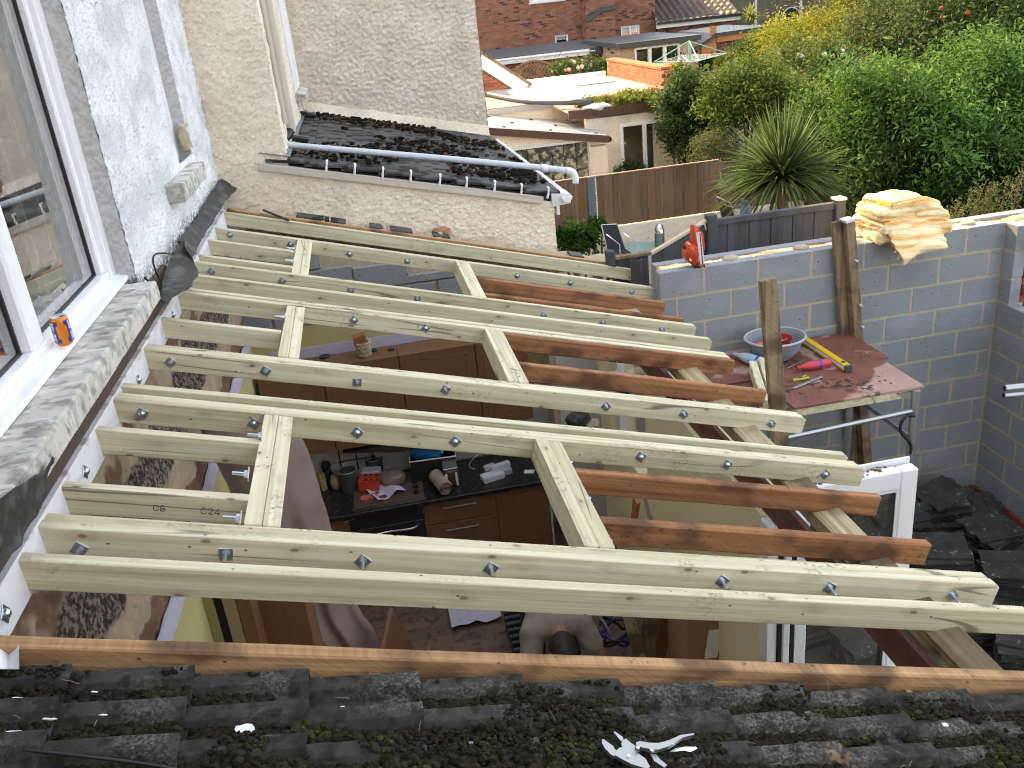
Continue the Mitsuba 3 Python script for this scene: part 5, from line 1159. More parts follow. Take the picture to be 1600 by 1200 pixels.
put(NH, 'render', rough_face([1.601, YWING, 2.5], (0, 1, 0), (0, 0, 1), (1, 0, 0), 2.5, 2.5, .03, .02, 9), 'm_wing_render', smooth=True)
put(NH, 'side_render', rough_face([-.614, YN, 3.0], (0, 1, 0), (0, 0, 1), (1, 0, 0), 3.95, 2.0, .03, .02, 14), 'm_wing_render', smooth=True)
# soil pipe, narrow window and its sill in the return
pb_ = at(418, 210, 'y', 8.25); pipe = np.array([[-.572, 8.25, z] for z in np.linspace(5.6, pb_[2], 8)])
k = put(NH, 'downpipe', tube(pipe, .042, 14), 'm_creamplastic', smooth=True); mat('m_creamplastic', (.55, .49, .43), .5)
pb = pipe[-1]
put(NH, 'downpipe', tube([[-.59, 7.95, 5.6], [-.59, 7.95, pb_[2] + .1]], .022, 10), 'm_creamplastic', smooth=True)
put(NH, 'window_frame', cat([box(-.612, -.590, 10.2, 11.15, 3.9, 6), box(-.60, -.575, 11.0, 11.08, 3.93, 6)]), 'm_upvc', label='narrow white window frame in the return of the cream house')
put(NH, 'window_sill', hull([[-.64, y, z] for y in (10.3, 11.3) for z in (3.82, 3.90)] + [[-.50, y, z] for y in (10.3, 11.3) for z in (3.78, 3.86)]), 'm_sill', label='short grey sill of the narrow window')
# lean-to roof: verge at YN, falling outwards like ours
LT = thing('lean_to_roof', 'black mossy tiled lean-to roof of the cream house', 'roof')
SL = math.atan2(3.632 - 3.04, 1.559 + .812); U2 = np.array([math.cos(SL), 0, -math.sin(SL)]); N2 = np.array([math.sin(SL), 0, math.cos(SL)])
O2 = np.array([-.812, YN, 3.632])
put(LT, 'deck', hull([O2 + U2 * a + [0, b, 0] + N2 * h for a in (-.02, 2.46) for b in (.03, YWING - YN) for h in (-.09, -.035)]), 'm_felt')
TG2, TW2 = .30, .30
rr = random.Random(31)
for i in range(8):
    for j in range(13):
        a0, b0 = .10 + i * TG2, -.03 + j * TW2
        if b0 + TW2 > YWING - YN + .02: continue
        Lx = TG2 + .05
        ys = np.array([0, .01, .03, .12, .145, .16, .18, .27, .297]); hs = np.array([.0, .005, .008, .008, .001, .001, .008, .008, 0])
        g = np.zeros((4, len(ys), 3)); g[..., 0] = np.linspace(-.05, TG2, 4)[:, None]; g[..., 1] = ys; g[..., 2] = hs
        m = thick_sheet(g, .016, (0, 0, 1))
        t = U2 * math.cos(.075) + N2 * math.sin(.075); h = N2 * math.cos(.075) - U2 * math.sin(.075)
        put(LT, 'tile', xform(m, [t, [0, 1, 0], h], O2 + U2 * a0 + [0, b0, 0] + N2 * (-.012 + rr.uniform(-.003, .003))), 'm_tile_far', smooth=35)
put(LT, 'lead', cat([xform(thick_sheet(np.array([[[x, y, .035 + .01 * math.sin(y * 4)] for y in np.linspace(-.02, 3.9, 30)] for x in (.0, .10, .24)]), .006), [U2, [0, 1, 0], N2], O2)]), 'm_lead', smooth=30)
mat('m_lead', (.20, .22, .25), .5, .3)
for a, b, L in (((470, 186), 0, .5), ((452, 217), 0, .42)):
    p0 = at(a[0] - 5, a[1], 'y', 10.8 if a[1] < 200 else 8.6); q = O2 + U2 * ((p0 - O2) @ U2) + [0, p0[1] - YN, 0]
    put(LT, 'roof_vent', xform(cbox(-.16, .20, -.06, .06, .02, .075, .02), [U2, [0, 1, 0], N2], q), 'm_black', smooth=30)
put(LT, 'mortar_fillet', rough(hull([[x, y, z] for x, y, z in ((-.6, YWING - .10, VZ(-.6) + .02), (-.6, YWING - .03, VZ(-.6) + .13), (-.6, YWING, VZ(-.6) - .05), (1.6, YWING - .10, VZ(1.6) + .02), (1.6, YWING - .03, VZ(1.6) + .13), (1.6, YWING, VZ(1.6) - .05))]).subdivide().subdivide().subdivide(), .012, 10), 'm_cream_render')
r = np.random.RandomState(9)
V, F, Cc, n = [], [], [], 0
for q in range(2600):
    a = 2.45 * r.rand() ** .7; b = r.uniform(.1, YWING - YN - .1)
    d = meshkit.fbm(np.array([a * 1.4, b * 1.4, 4.0]), 3)
    if d < .44: continue
    s = r.uniform(.006, .022)
    v = ico.vertices * (1 + .4 * (r.rand(len(ico.vertices), 1) - .5)) * np.array([s * 1.3, s * 1.2, s * .75])
    V.append(v + O2 + U2 * a + [0, b, 0] + N2 * .03); F.append(ico.faces + n); n += len(v)
    Cc.append(np.tile((np.array([.018, .015, .012]) if r.rand() < .86 else np.array([.13, .08, .045])) * r.uniform(.6, 1.3), (len(v), 1)))
put(LT, 'moss', trimesh.Trimesh(np.vstack(V), np.vstack(F), process=False), 'm_moss', color=np.vstack(Cc), kind='stuff', label='black moss clumps over the lean-to tiles')
put(LT, 'verge_mortar', rough(cat([beam(O2 + U2 * .0 + [0, -.015, 0] - N2 * .075, O2 + U2 * 2.36 + [0, -.015, 0] - N2 * .075, .05, .06).subdivide().subdivide().subdivide().subdivide()]), .008, 20), 'm_creamplastic', smooth=40, label='pale mortar under the verge tiles')
for px, py in ((511, 247), (555, 256), (599, 259), (643, 263), (689, 267), (731, 270), (775, 275), (817, 280), (859, 284)):
    p0 = at(px, py, 'y', YN - .03); t = (p0 - O2) @ U2
    o = O2 + U2 * t + [0, -.032, 0]
    put(LT, 'verge_clip', tube([o + N2 * .03 + [0, .05, 0], o + N2 * .032, o - N2 * .02 + [0, -.012, 0], o - N2 * .055 + [0, -.004, 0]], .011, 6), 'm_upvc', smooth=True)
# diagonal pipe over the roof and the gutter end
pp = [at(424, 224, 'y', 7.98), at(500, 231, 'y', 7.94), at(700, 248, 'y', 7.82), at(846, 262, 'y', 7.72), at(884, 266, 'y', 7.70)]
k = thing('overflow_pipe', 'long white plastic pipe lying across the black lean-to roof', 'pipe')
put(k, 'pipe', tube(pp, .026, 16), 'm_upvc_blue', smooth=True); mat('m_upvc_blue', (.58, .62, .70), .35)
put(k, 'collar', tube([pp[3], pp[3] + (pp[4] - pp[3]) * .25], .032, 16), 'm_upvc', smooth=True)
el = smooth_path([pp[4], pp[4] + [.055, -.01, -.02], pp[4] + [.075, -.02, -.12]], 10); put(k, 'elbow', tube(el, .028, 14), 'm_upvc', smooth=True)
put(k, 'elbow', tube(smooth_path([pipe[-1] + [0, 0, .02], (pipe[-1] + pp[0]) / 2 + [0, 0, -.03], pp[0]], 10), .038, 14), 'm_black', smooth=True)
GT = thing('gutter', 'white plastic gutter along the outer edge of the black lean-to roof', 'gutter')
ge = at(908, 297, 'y', YN - .05); gx = 1.66; gz = VZ(1.60) - .03
arc = np.linspace(math.pi, 2 * math.pi, 12)
put(GT, 'gutter', thick_sheet(np.array([[[gx + .044 * math.cos(a), y, gz + .044 * math.sin(a)] for a in arc] for y in (YN - .06, YWING)]), .004), 'm_upvc', smooth=40)
put(GT, 'stop_end', hull([[gx + .048 * math.cos(a), y, gz + .048 * math.sin(a)] for a in arc for y in (YN - .075, YN - .06)]), 'm_upvc')
put(GT, 'fascia', box(1.575, 1.60, YN - .02, YWING, gz - .16, gz + .01), 'm_upvc')
put(GT, 'soffit_box', hull([[x, y, z] for y in (YN - .03, YN + .2) for x, z in ((1.535, 2.92), (1.535, 3.04), (1.70, 3.01), (1.70, 2.93))]), 'm_upvc_dull', label='pale box end under the gutter')
# ------------------------------------------------------------------ fences
GF = thing('grey_fence', 'dark grey painted board fence behind the block wall', 'fence')
FY = 7.20
for x, zt0, w in ((2.83, 2.75, .085), (4.00, 2.72, .085), (1.93, 2.56, .07)): put(GF, 'post', cbox(x - w / 2, x + w / 2, FY - .06, FY + .03, 0, zt0, .006), 'm_fence_grey')
put(GF, 'post_cap', cbox(3.95, 4.05, FY - .07, FY + .04, 2.72, 2.742, .004), 'm_upvc_dull')
x = 2.88; i = 0
while x < 3.95:
    put(GF, 'board', cbox(x, x + .098, FY - .008 - .006 * (i % 2), FY + .012, .1, 2.645, .003), 'm_fence_grey'); x += .10; i += 1
put(GF, 'rail', cbox(2.875, 3.955, FY - .03, FY + .03, 2.646, 2.70, .004), 'm_fence_grey')
x = 2.30; i = 0
while x < 2.78:
    ztop = 2.475 + (x - 2.29) / .53 * .23
    put(GF, 'board', hull([[a, b, c] for a in (x, x + .094) for b in (FY - .008 - .005 * (i % 2), FY + .012) for c in (.1, 2.455 + (a - 2.29) / .53 * .23)]), 'm_fence_grey'); x += .097; i += 1
put(GF, 'sloping_cap', beam([2.28, FY, 2.472], [2.80, FY, 2.70], .05, .024), 'm_capwood', label='pale sloping cap rail'); mat('m_capwood', (.62, .52, .38), .8)
x = 1.98
while x < 2.27: put(GF, 'board', cbox(x, x + .094, FY - .008, FY + .012, .1, 2.47, .003), 'm_fence_grey'); x += .097
put(GF, 'rail', cbox(1.90, 2.29, FY - .03, FY + .03, 2.471, 2.50, .004), 'm_oldpost')
k = thing('flue_can', 'dark metal cylinder standing behind the low end of the grey fence', 'flue'); o = at(994, 405, 'y', 7.05)
put(k, 'can', revolve([(0, -.6), (.05, -.6), (.05, 0), (.046, .004), (.046, -.02), (0, -.02)], 20, o), 'm_dgrey', smooth=40)
BF = thing('brown_fence', 'weathered brown board fence with one blue-grey post, standing on a low pebble-dashed wall', 'fence')
BFY = 13.0
xs = 1.62; i = 0; rr = random.Random(6)
while xs < 5.25:
    w = rr.choice([.098, .105, .12]); 
    if not 3.205 < xs + w / 2 < 3.295:
        put(BF, 'board', cbox(xs, xs + w - .004, BFY - .012 - .010 * (i % 2), BFY + .004, 1.29 if xs > 3.3 else .6, 2.052 + rr.uniform(-.006, .006), .003), 'm_fence_brown' if rr.random() < .8 else 'm_fence_red')
    xs += w; i += 1
mat('m_fence_red', proc(fence_c((.17, .10, .06), (.29, .18, .11))), .9, spec=.1)
put(BF, 'post', cbox(3.19, 3.31, BFY - .05, BFY + .06, .5, 2.07, .006), 'm_vcol', color=(.13, .17, .21), label='blue-grey painted fence post')
put(BF, 'cap', cbox(1.62, 5.25, BFY - .03, BFY + .02, 2.058, 2.075, .004), 'm_capwood2'); mat('m_capwood2', (.30, .22, .15), .9)
put(BF, 'dwarf_wall', rough_face([1.6, BFY - .1, 0], (1, 0, 0), (0, 0, 1), (0, -1, 0), 5.0, 1.285, .03, .02, 30), 'm_cream_render', smooth=True)
put(BF, 'dwarf_core', box(1.6, 6.6, BFY - .095, BFY + .1, 0, 1.28), 'm_cream_render')
xs = 5.27
while xs < 6.6: put(BF, 'board', cbox(xs, xs + .14, BFY + .01, BFY + .03, .6, 2.02, .003), 'm_fence_far'); xs += .145
BA = thing('hanging_ball', 'grey-green ball hanging on a string in front of the brown fence end', 'ball'); o = at(1127, 291, 'y', 12.9)
put(BA, 'ball', rough(trimesh.creation.icosphere(3, .092), .004, 30).apply_translation(o), 'm_vcol', smooth=True, color=(.20, .19, .13)); put(BA, 'string', cyl(o + [0, 0, .09], o + [0, .05, .21], .004, 6), 'm_upvc_dull')
# garden furniture beyond the fence
struct('patio', box(1.6, 6.6, 7.6, 12.9, .004, .32), 'm_patio'); mat('m_patio', proc(lambda p, n, uv: mix((.16, .14, .12), (.27, .24, .21), fbm(p.x * 5, p.y * 5, 0))), .95)
k = thing('garden_table', 'round glass garden table partly hidden by the grey fence', 'table'); o = at(1003, 392, 'z', 1.02)
mat('m_frost', (.22, .36, .36), .15)
put(k, 'top', cyl(o, o + [0, 0, .012], .48, 40), 'm_frost'); put(k, 'leg', cyl([o[0], o[1], .32], o, .04, 12), 'm_dgrey')
k = thing('lantern', 'glass lantern with a silver cap on the garden table', 'lantern'); p = at(1031, 384, 'z', 1.035)
put(k, 'glass', revolve([(.0, 0), (.075, 0), (.075, .20), (.07, .21)], 12, p), 'm_frost2', smooth=20); mat('m_frost2', (.16, .20, .20), .12)
put(k, 'cap', revolve([(.08, .20), (.075, .25), (.045, .31), (.015, .33), (.012, .36), (0, .37)], 16, p), 'm_chrome', smooth=50)
for i in range(4): put(k, 'bar', cyl(p + [.078 * math.cos(i * 1.57 + .4), .078 * math.sin(i * 1.57 + .4), 0], p + [.078 * math.cos(i * 1.57 + .4), .078 * math.sin(i * 1.57 + .4), .21], .006, 6), 'm_dgrey')
def folding_chair(corners, seat, lab, cloth, frame_m, tip):
    k = thing('garden_chair', lab, 'chair'); a, b, c, d = [np.asarray(q) for q in corners]
    g = np.array([[a + (b - a) * s + ((d + (c - d) * s) - (a + (b - a) * s)) * t for t in np.linspace(0, 1, 8)] for s in np.linspace(0, 1, 6)])
    put(k, 'backrest', thick_sheet(g, .012), cloth)
    put(k, 'frame', cat([tube([a, d, np.array([d[0], d[1] - .1, .32])], .013, 8), tube([b, c, np.array([c[0], c[1] - .1, .32])], .013, 8), tube([a, b], .013, 8)]), frame_m, smooth=True)
    if seat is not None: put(k, 'seat', thick_sheet(np.array([[d, d + seat], [c, c + seat]]), .012), cloth); put(k, 'arm', cat([tube([d + [0, 0, .22], d + seat + [0, 0, .2], d + seat + [0, 0, -.4]], .007, 6), tube([c + [0, 0, .22], c + seat + [0, 0, .2], c + seat + [0, 0, -.4]], .007, 6)]), frame_m, smooth=True)
YC = 11.6; mat('m_darkcloth', (.035, .038, .045), .95, spec=.1)
folding_chair([at(940, 352, 'y', YC + .1), at(964, 351, 'y', YC + .1), at(977, 390, 'y', YC - .1), at(949, 391, 'y', YC - .1)], np.array([.05, -.45, -.02]), 'dark grey reclining garden chair beside the glass table', 'm_darkcloth', 'm_galv', 0)
folding_chair([at(1120, 308, 'y', 11.2), at(1142, 318, 'y', 11.0), at(1152, 345, 'y', 10.9), at(1130, 345, 'y', 11.1)], np.array([.1, -.4, 0]), 'black folded garden chair left of the blue one', 'm_black', 'm_galv', 0)
mat('m_bluecloth', (.13, .25, .58), .8)
folding_chair([at(1159, 311, 'y', 10.9), at(1170, 316, 'y', 10.8), at(1172, 345, 'y', 10.7), at(1157, 345, 'y', 10.8)], None, 'blue folding chair in front of the spiky plant', 'm_bluecloth', 'm_galv', 0)
k = thing('drying_frame', 'small folded wire frame around the blue chair', 'frame')
put(k, 'wire', cat([tube([at(x, y, 'y', 10.75) for x, y in q], .008, 6) for q in (((1145, 325), (1160, 304), (1181, 311), (1170, 333)), ((1145, 325), (1153, 335)))]), 'm_galv', smooth=True)
# ------------------------------------------------------------------ annex with corrugated roof and glass blocks
AN = thing('annex', 'cream single-storey annex with a white framed window and brown fascia', 'building')
AY = 17.0
mat('m_fascia', (.075, .035, .025), .5)
put(AN, 'wall', cat([box(4.25, 4.93, AY, AY + .2, 0, 2.36), box(5.6, 8.5, AY, AY + .2, 0, 2.36), box(4.93, 5.6, AY, AY + .2, 0, 1.22), box(4.93, 5.6, AY, AY + .2, 2.17, 2.36), box(8.3, 8.5, AY + .2, 22, 0, 2.36)]), 'm_cream_render')
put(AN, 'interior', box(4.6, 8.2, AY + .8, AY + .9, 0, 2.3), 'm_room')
put(AN, 'fascia', cat([hull([[x, y, z] for y in (AY - .06, AY - .02) for x, z in ((3.9, 2.40), (3.9, 2.56), (8.6, 2.34), (8.6, 2.50))])]), 'm_fascia')
put(AN, 'flat_roof', hull([[x, y, z] for x, z in ((3.9, 2.50), (8.6, 2.44)) for y in (AY - .05, 18.4) for z in (z, z + .03)]), 'm_gravelroof')
wf = put(AN, 'window', cat([cbox(4.90, 4.95, AY - .03, AY + .05, 1.20, 2.20, .006), cbox(5.34, 5.41, AY - .03, AY + .05, 1.20, 2.20, .006), cbox(4.95, 5.34, AY - .03, AY + .05, 2.14, 2.20, .006), cbox(4.95, 5.34, AY - .03, AY + .05, 1.20, 1.27, .006), cbox(5.41, 6.2, AY - .03, AY + .05, 2.14, 2.20, .006)]), 'm_upvc')
put(wf, 'pane', box(4.95, 5.34, AY, AY + .006, 1.27, 2.14), 'm_pane'); put(wf, 'pane', box(5.41, 6.2, AY, AY + .006, 1.27, 2.14), 'm_pane')
CRF = thing('corrugated_roof', 'pale plastic sheet roof with dark fixings and a brown fascia, beside the cream wing', 'roof')
c0, c1 = at(800, 203, 'y', 16.0), at(951, 213, 'y', 16.0)
s3 = (c1 - c0) / np.linalg.norm(c1 - c0); n3 = np.cross(s3, [0, 1, 0]); n3 = -n3 if n3[2] < 0 else n3
st = c0 - s3 * 1.3
L3 = np.linalg.norm(c1 - st)
for q in range(6):
    ya = q * .95
    g = np.array([[[a, ya + b, .012 * math.sin(b * 41)] for b in np.linspace(.0, .944, 48)] for a in (0, L3)])
    put(CRF, 'panel', xform(thick_sheet(g, .006, (0, 0, 1)), [s3, [0, 1, 0], n3], st), 'm_plastic_sheet', smooth=50)
mat('m_plastic_sheet', proc(lambda p, n, uv: mix((.34, .32, .31), (.46, .44, .43), fbm(p.x * 2, p.y * 6, p.z))), .35)
put(CRF, 'verge', xform(box(0, L3, -.04, -.003, -.11, .015), [s3, [0, 1, 0], n3], st), 'm_fascia')
put(CRF, 'eave_gutter', tube([c1 + [.0, -.03, -.05], c1 + [.0, 5.6, -.05]], .05, 10), 'm_fascia', smooth=True)
for i in range(4):
    for j in range(5): put(CRF, 'fixing', cyl(st + s3 * (.35 + i * .85 + .3 * (j % 2)) + [0, .25 + j * .9, 0], st + s3 * (.35 + i * .85 + .3 * (j % 2)) + [0, .25 + j * .9, 0] + n3 * .03, .032, 8), 'm_dgrey')
GB = thing('glass_block_wall', 'wall of glass blocks in a pale frame under the sheet roof', 'wall')
GBY = 16.05
put(GB, 'wall', cat([box(4.05, 4.36, GBY - .02, GBY + .15, 0, 2.0), box(1.6, 4.05, GBY, GBY + .15, 0, 1.36), hull([[x, y, z] for y in (GBY, GBY + .15) for x, z in ((1.6, 2.18), (4.05, 2.12), (1.6, 2.6), (4.05, 2.18))])]), 'm_cream_render')
put(GB, 'frame', cat([box(1.6, 4.05, GBY - .03, GBY + .0, 2.11, 2.16), box(1.6, 4.05, GBY - .03, GBY, 1.36, 1.39), box(4.02, 4.05, GBY - .03, GBY, 1.39, 2.11)]), 'm_upvc_dull')
mat('m_gblock', proc(lambda p, n, uv: mix((.03, .05, .045), (.32, .36, .30), smoothstep(.45, .75, fbm(p.x * 16, p.z * 16, 3)))), .12)
for i in range(11):
    for j in range(3): 
        g0 = 4.01 - (i + 1) * .225
        if g0 > 1.62: put(GB, 'glass_block', cbox(g0, g0 + .205, GBY - .022, GBY + .08, 1.40 + j * .238, 1.62 + j * .238, .015), 'm_gblock', smooth=30)
put(GB, 'backing', box(1.62, 4.02, GBY + .082, GBY + .1, 1.39, 2.11), 'm_upvc_dull')
# ------------------------------------------------------------------ white flat roof with a brick parapet
FRF = thing('white_flat_roof', 'shiny white felted flat roof with a rooflight strip, catching the sun', 'roof')
quad = [at(745, 160, 'z', 2.62), at(745, 128, 'z', 2.62), at(948, 116, 'z', 2.62), at(990, 150, 'z', 2.62)]
xa, xb = 2.6, 6.35
mat('m_whiteroof', (.36, .37, .39), .22, spec=.6)
put(FRF, 'deck', box(2.4, 6.3, 18.4, 22.9, 2.5, 2.60), 'm_whiteroof')
put(FRF, 'rooflight', cbox(5.0, 5.95, 20.9, 22.5, 2.602, 2.63, .004), 'm_vgloss', color=(.42, .42, .40))
put(FRF, 'seam', cbox(4.94, 4.99, 18.9, 22.8, 2.602, 2.622, .003), 'm_upvc')
put(FRF, 'back_trim', cbox(2.4, 6.3, 22.9, 23.05, 2.5, 2.70, .01), 'm_upvc')
put(FRF, 'grey_deck', box(2.4, 3.5, 18.42, 22.88, 2.603, 2.612), 'm_gravelroof')
put(FRF, 'hose', tube(smooth_path([at(752, 146, 'z', 2.66), at(800, 155, 'z', 2.66), at(860, 160, 'z', 2.66), at(925, 159, 'z', 2.66)], 24), .055, 8), 'm_dgrey', smooth=True)
put(FRF, 'wall', box(2.4, 6.3, 18.45, 22.9, 0, 2.5), 'm_cream_render')
PB = thing('brick_parapet', 'orange-red brick parapet at the end of the white flat roof', 'wall')
put(PB, 'core', box(6.31, 6.52, 18.62, 22.8, 2.3, 2.93), 'm_mortar')
rr = random.Random(2)
for i in range(8):
    for j in range(17):
        y0 = 18.60 + j * .245 - .12 * (i % 2)
        put(PB, 'brick', cbox(6.295, 6.535, y0, y0 + .235, 2.32 + i * .078, 2.39 + i * .078, .004), 'm_vcol', color=np.array([.42, .15, .075]) * rr.uniform(.7, 1.15))
for j in range(17): put(PB, 'coping', cbox(6.28, 6.55, 18.6 + j * .245, 18.83 + j * .245, 2.945, 3.0, .006), 'm_vcol', color=np.array([.50, .17, .075]) * rr.uniform(.8, 1.15))
# garage roofs
for lab, x0, x1, y0, y1, z in (('long grey gravelled flat roof of the garages behind the shrubs', 6.7, 10.1, 18.9, 21.9, 2.42), ('low grey flat roof edge right behind the climbing plant', 6.9, 11.5, 17.9, 18.6, 2.15)):
    k = thing('garage', lab, 'garage'); put(k, 'roof', box(x0, x1, y0, y1, z - .06, z), 'm_gravelroof'); put(k, 'fascia', box(x0, x1, y0 - .05, y0 - .003, z - .20, z + .03), 'm_dgrey'); put(k, 'kerb', box(x0, x1, y1 + .003, y1 + .1, z - .2, z + .06), 'm_dgrey'); put(k, 'wall', box(x0 + .05, x1 - .05, y0 + .02, y1, 0, z - .061), 'm_brick_far')
# ------------------------------------------------------------------ brick houses far behind
HB2 = thing('brick_house', 'big red-brown brick house at the top of the picture with small white windows', 'house')
HY = 36.0
def P36(x, y): return at(x, y, 'y', HY)
holes = []
for (xa, ya, xb, yb) in ((868, 53, 888, 72), (971, 38, 1000, 65), (828, -20, 880, 4)):
    a, b = P36(xa, yb), P36(xb, ya); holes.append((a[0], b[0], min(a[2], b[2]), max(a[2], b[2])))
from shapely.geometry import box as sbox
wall = sbox(-4, -1, 12.0, 9)
for h in holes: wall = wall.difference(sbox(h[0], h[2], h[1], h[3]))
m = trimesh.creation.extrude_polygon(wall, .3, engine='earcut')
put(HB2, 'wall', xform(m, [[1, 0, 0], [0, 0, 1], [0, 1, 0]], [0, HY, 0]), 'm_brick_far')
put(HB2, 'side_wall', box(11.7, 12.0, HY + .31, HY + 9, 0, 9), 'm_brick_far')
for h in holes:
    a, b, c, d = h; w = put(HB2, 'window', cat([cbox(a, a + .07, HY + .05, HY + .13, c, d, .01), cbox(b - .07, b, HY + .05, HY + .13, c, d, .01), cbox(a + .07, b - .07, HY + .05, HY + .13, d - .07, d, .01), cbox(a + .07, b - .07, HY + .05, HY + .13, c, c + .07, .01)] + ([cbox((a + b) / 2 - .04, (a + b) / 2 + .04, HY + .05, HY + .13, c + .07, d - .07, .01)] if b - a > .6 else [])), 'm_upvc')
    put(w, 'pane', box(a + .07, b - .07, HY + .09, HY + .10, c + .07, d - .07), 'm_pane'); put(w, 'blind', box(a + .07, b - .07, HY + .2, HY + .21, (c + d) / 2, d - .07), 'm_upvc_dull'); put(w, 'sill', cbox(a - .05, b + .05, HY - .06, HY - .002, c - .07, c, .01), 'm_upvc_dull')
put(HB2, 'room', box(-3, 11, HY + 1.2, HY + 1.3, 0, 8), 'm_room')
ch = [P36(910, 90), P36(910, 34), P36(935, 16), P36(956, 12), P36(956, 90)]
put(HB2, 'chimney_breast', hull([[p[0], y, p[2] + dz] for p in ch for y in (HY - .5, HY - .01) for dz in (0, 0)] + [[ch[3][0], y, 9] for y in (HY - .5, HY - .01)] + [[ch[3][0] - .6, y, 9] for y in (HY - .5, HY - .01)]), 'm_brick_far')
put(HB2, 'coping', cat([beam([ch[1][0], HY - .52, ch[1][2] + .03], [ch[2][0], HY - .52, ch[2][2] + .03], .1, .16), beam([ch[2][0], HY - .52, ch[2][2] + .03], [ch[3][0], HY - .52, ch[3][2] + .03], .1, .16)]), 'm_dgrey')
SH = thing('low_brick_house', 'lower brick house with a brown pantiled roof to the right of the big brick house', 'house')
put(SH, 'wall', box(12.05, 15.1, HY - .5, HY + 6, 0, 3.15), 'm_brick_far')
rp = [at(1028, 30, 'y', HY - .7), at(1155, 12, 'y', HY - .7)]
g = np.zeros((260, 64, 3))
xs, ts = np.linspace(rp[0][0], rp[1][0], 260), np.linspace(0, 1, 64)
g[..., 0] = xs[:, None]; g[..., 1] = HY - .75 + 4.2 * ts[None]; g[..., 2] = 3.22 + 1.9 * ts[None] + .035 * np.sin(xs * 24)[:, None] + .05 * (1 - (ts * 14 % 1))[None]
put(SH, 'roof', thick_sheet(g, .04, (0, 0, 1)), 'm_pantile', smooth=30); mat('m_pantile', proc(lambda p, n, uv: mix((.05, .035, .03), (.26, .17, .11), smoothstep(13.0, 16.0, p.x + .8 * noise(p.x * 4, p.y * 4, 1)))), .7)
put(SH, 'fascia', box(rp[0][0] - .1, rp[1][0], HY - .82, HY - .76, 2.98, 3.22), 'm_upvc')
put(SH, 'downpipe', cyl([12.3, HY - .58, 0], [12.3, HY - .58, 3.0], .06, 8), 'm_black')
put(SH, 'gutter', box(rp[0][0] - .1, rp[1][0], HY - .95, HY - .83, 3.12, 3.22), 'm_black')
# nearer brick extension with a grey flat roof and white fascia
EX = thing('brick_extension', 'long brick extension with a grey flat roof below the big brick house', 'building')
a, b = at(735, 95, 'y', 28), at(985, 73, 'y', 28)
put(EX, 'wall', box(2.0, 8.15, 28.05, 31, 0, 2.78), 'm_brick_far'); put(EX, 'roof', hull([[x, y, z] for x in (2.0, 8.2) for y, z in ((27.95, 2.93), (31.5, 3.02), (27.95, 2.99), (31.5, 3.08))]), 'm_dgrey'); put(EX, 'fascia', box(2.0, 7.2, 27.90, 27.945, 2.80, 2.97), 'm_upvc'); put(EX, 'fascia', box(7.2, 8.2, 27.90, 27.945, 2.80, 2.97), 'm_dgrey')
put(EX, 'cable', tube([at(770, 96, 'y', 27.8), at(860, 86, 'y', 27.85), at(930, 79, 'y', 27.9)], .02, 5), 'm_upvc_dull')
TL = thing('trellis', 'curved brown wooden trellis panel in front of the brick extension', 'trellis')
ty = 24.5
t0, t1 = at(806, 118, 'y', ty), at(884, 110, 'y', ty)
for i in range(15):
    for s in (-1, 1):
        xm = t0[0] + (t1[0] - t0[0]) * i / 14; hh = .26 + .16 * math.sin(math.pi * min(1, i / 10))
        put(TL, 'lath', beam([xm - .16 * s, ty + .01 * s, t0[2] - .25], [xm + .16 * s, ty + .01 * s, t0[2] + hh - .12], .025, .012, up=(0, 1, 0), c=.001), 'm_oldpost')
put(TL, 'frame', tube([[t0[0] + (t1[0] - t0[0]) * i / 14, ty, t0[2] + .16 + .16 * math.sin(math.pi * min(1, i / 10))] for i in range(15)], .03, 6), 'm_oldpost')
GBL = thing('gable_roof', 'small brick gable with a white sloping bargeboard behind the cream wing', 'roof')
gy = 22.3
g0, g1 = at(742, 78, 'y', gy), at(826, 132, 'y', gy)
d = (g1 - g0) / np.linalg.norm(g1 - g0); nn = np.array([-d[2], 0, d[0]]); nn = nn if nn[2] > 0 else -nn
put(GBL, 'bargeboard', hull([p + nn * h + [0, y, 0] for p in (g0 - d * .3, g1) for h in (-.28, 0) for y in (0, .05)]), 'm_upvc')
put(GBL, 'tiles', hull([p + nn * h + [0, y, 0] for p in (g0 - d * .3, g1 + d * .05) for h in (.003, .06) for y in (-.03, 5)]), 'm_oldpost')
put(GBL, 'core', hull([[x, y, z] for y in (gy + .06, gy + 4) for x, z in ((2.0, 0), (4.02, 0), (2.0, g0[2]), (g1[0] - .12, g1[2] - .3), (g0[0], g0[2] - .35))]), 'm_brick_far')
rr = random.Random(12)
for row in range(9):
    for i in range(8):
        x0 = 3.02 + i * .225 - .11 * (row % 2); z0 = 2.62 + row * .075
        if z0 + .065 < g0[2] + (x0 + .215 - g0[0]) * d[2] / d[0] - .32: put(GBL, 'brick', cbox(x0, x0 + .215, gy + .045, gy + .10, z0, z0 + .065, .003), 'm_vcol', color=np.array([.37, .145, .08]) * rr.uniform(.75, 1.2))
put(GBL, 'gutter_end', cbox(g1[0] - .05, g1[0] + .16, gy - .05, gy + .3, g1[2] - .30, g1[2] - .08, .02), 'm_black')
BE = thing('beige_extension', 'beige brick extension with a three-pane white window behind the washing line', 'building')
by = 26.0
put(BE, 'wall', cat([box(7.62, 8.02, by, by + .2, 0, 3.0), box(9.35, 9.9, by, by + .2, 0, 3.0), box(8.02, 9.35, by, by + .2, 0, 2.43), box(8.02, 9.35, by, by + .2, 2.96, 3.0), box(7.62, 7.8, by + .2, 29, 0, 3.0)]), 'm_brick_beige')
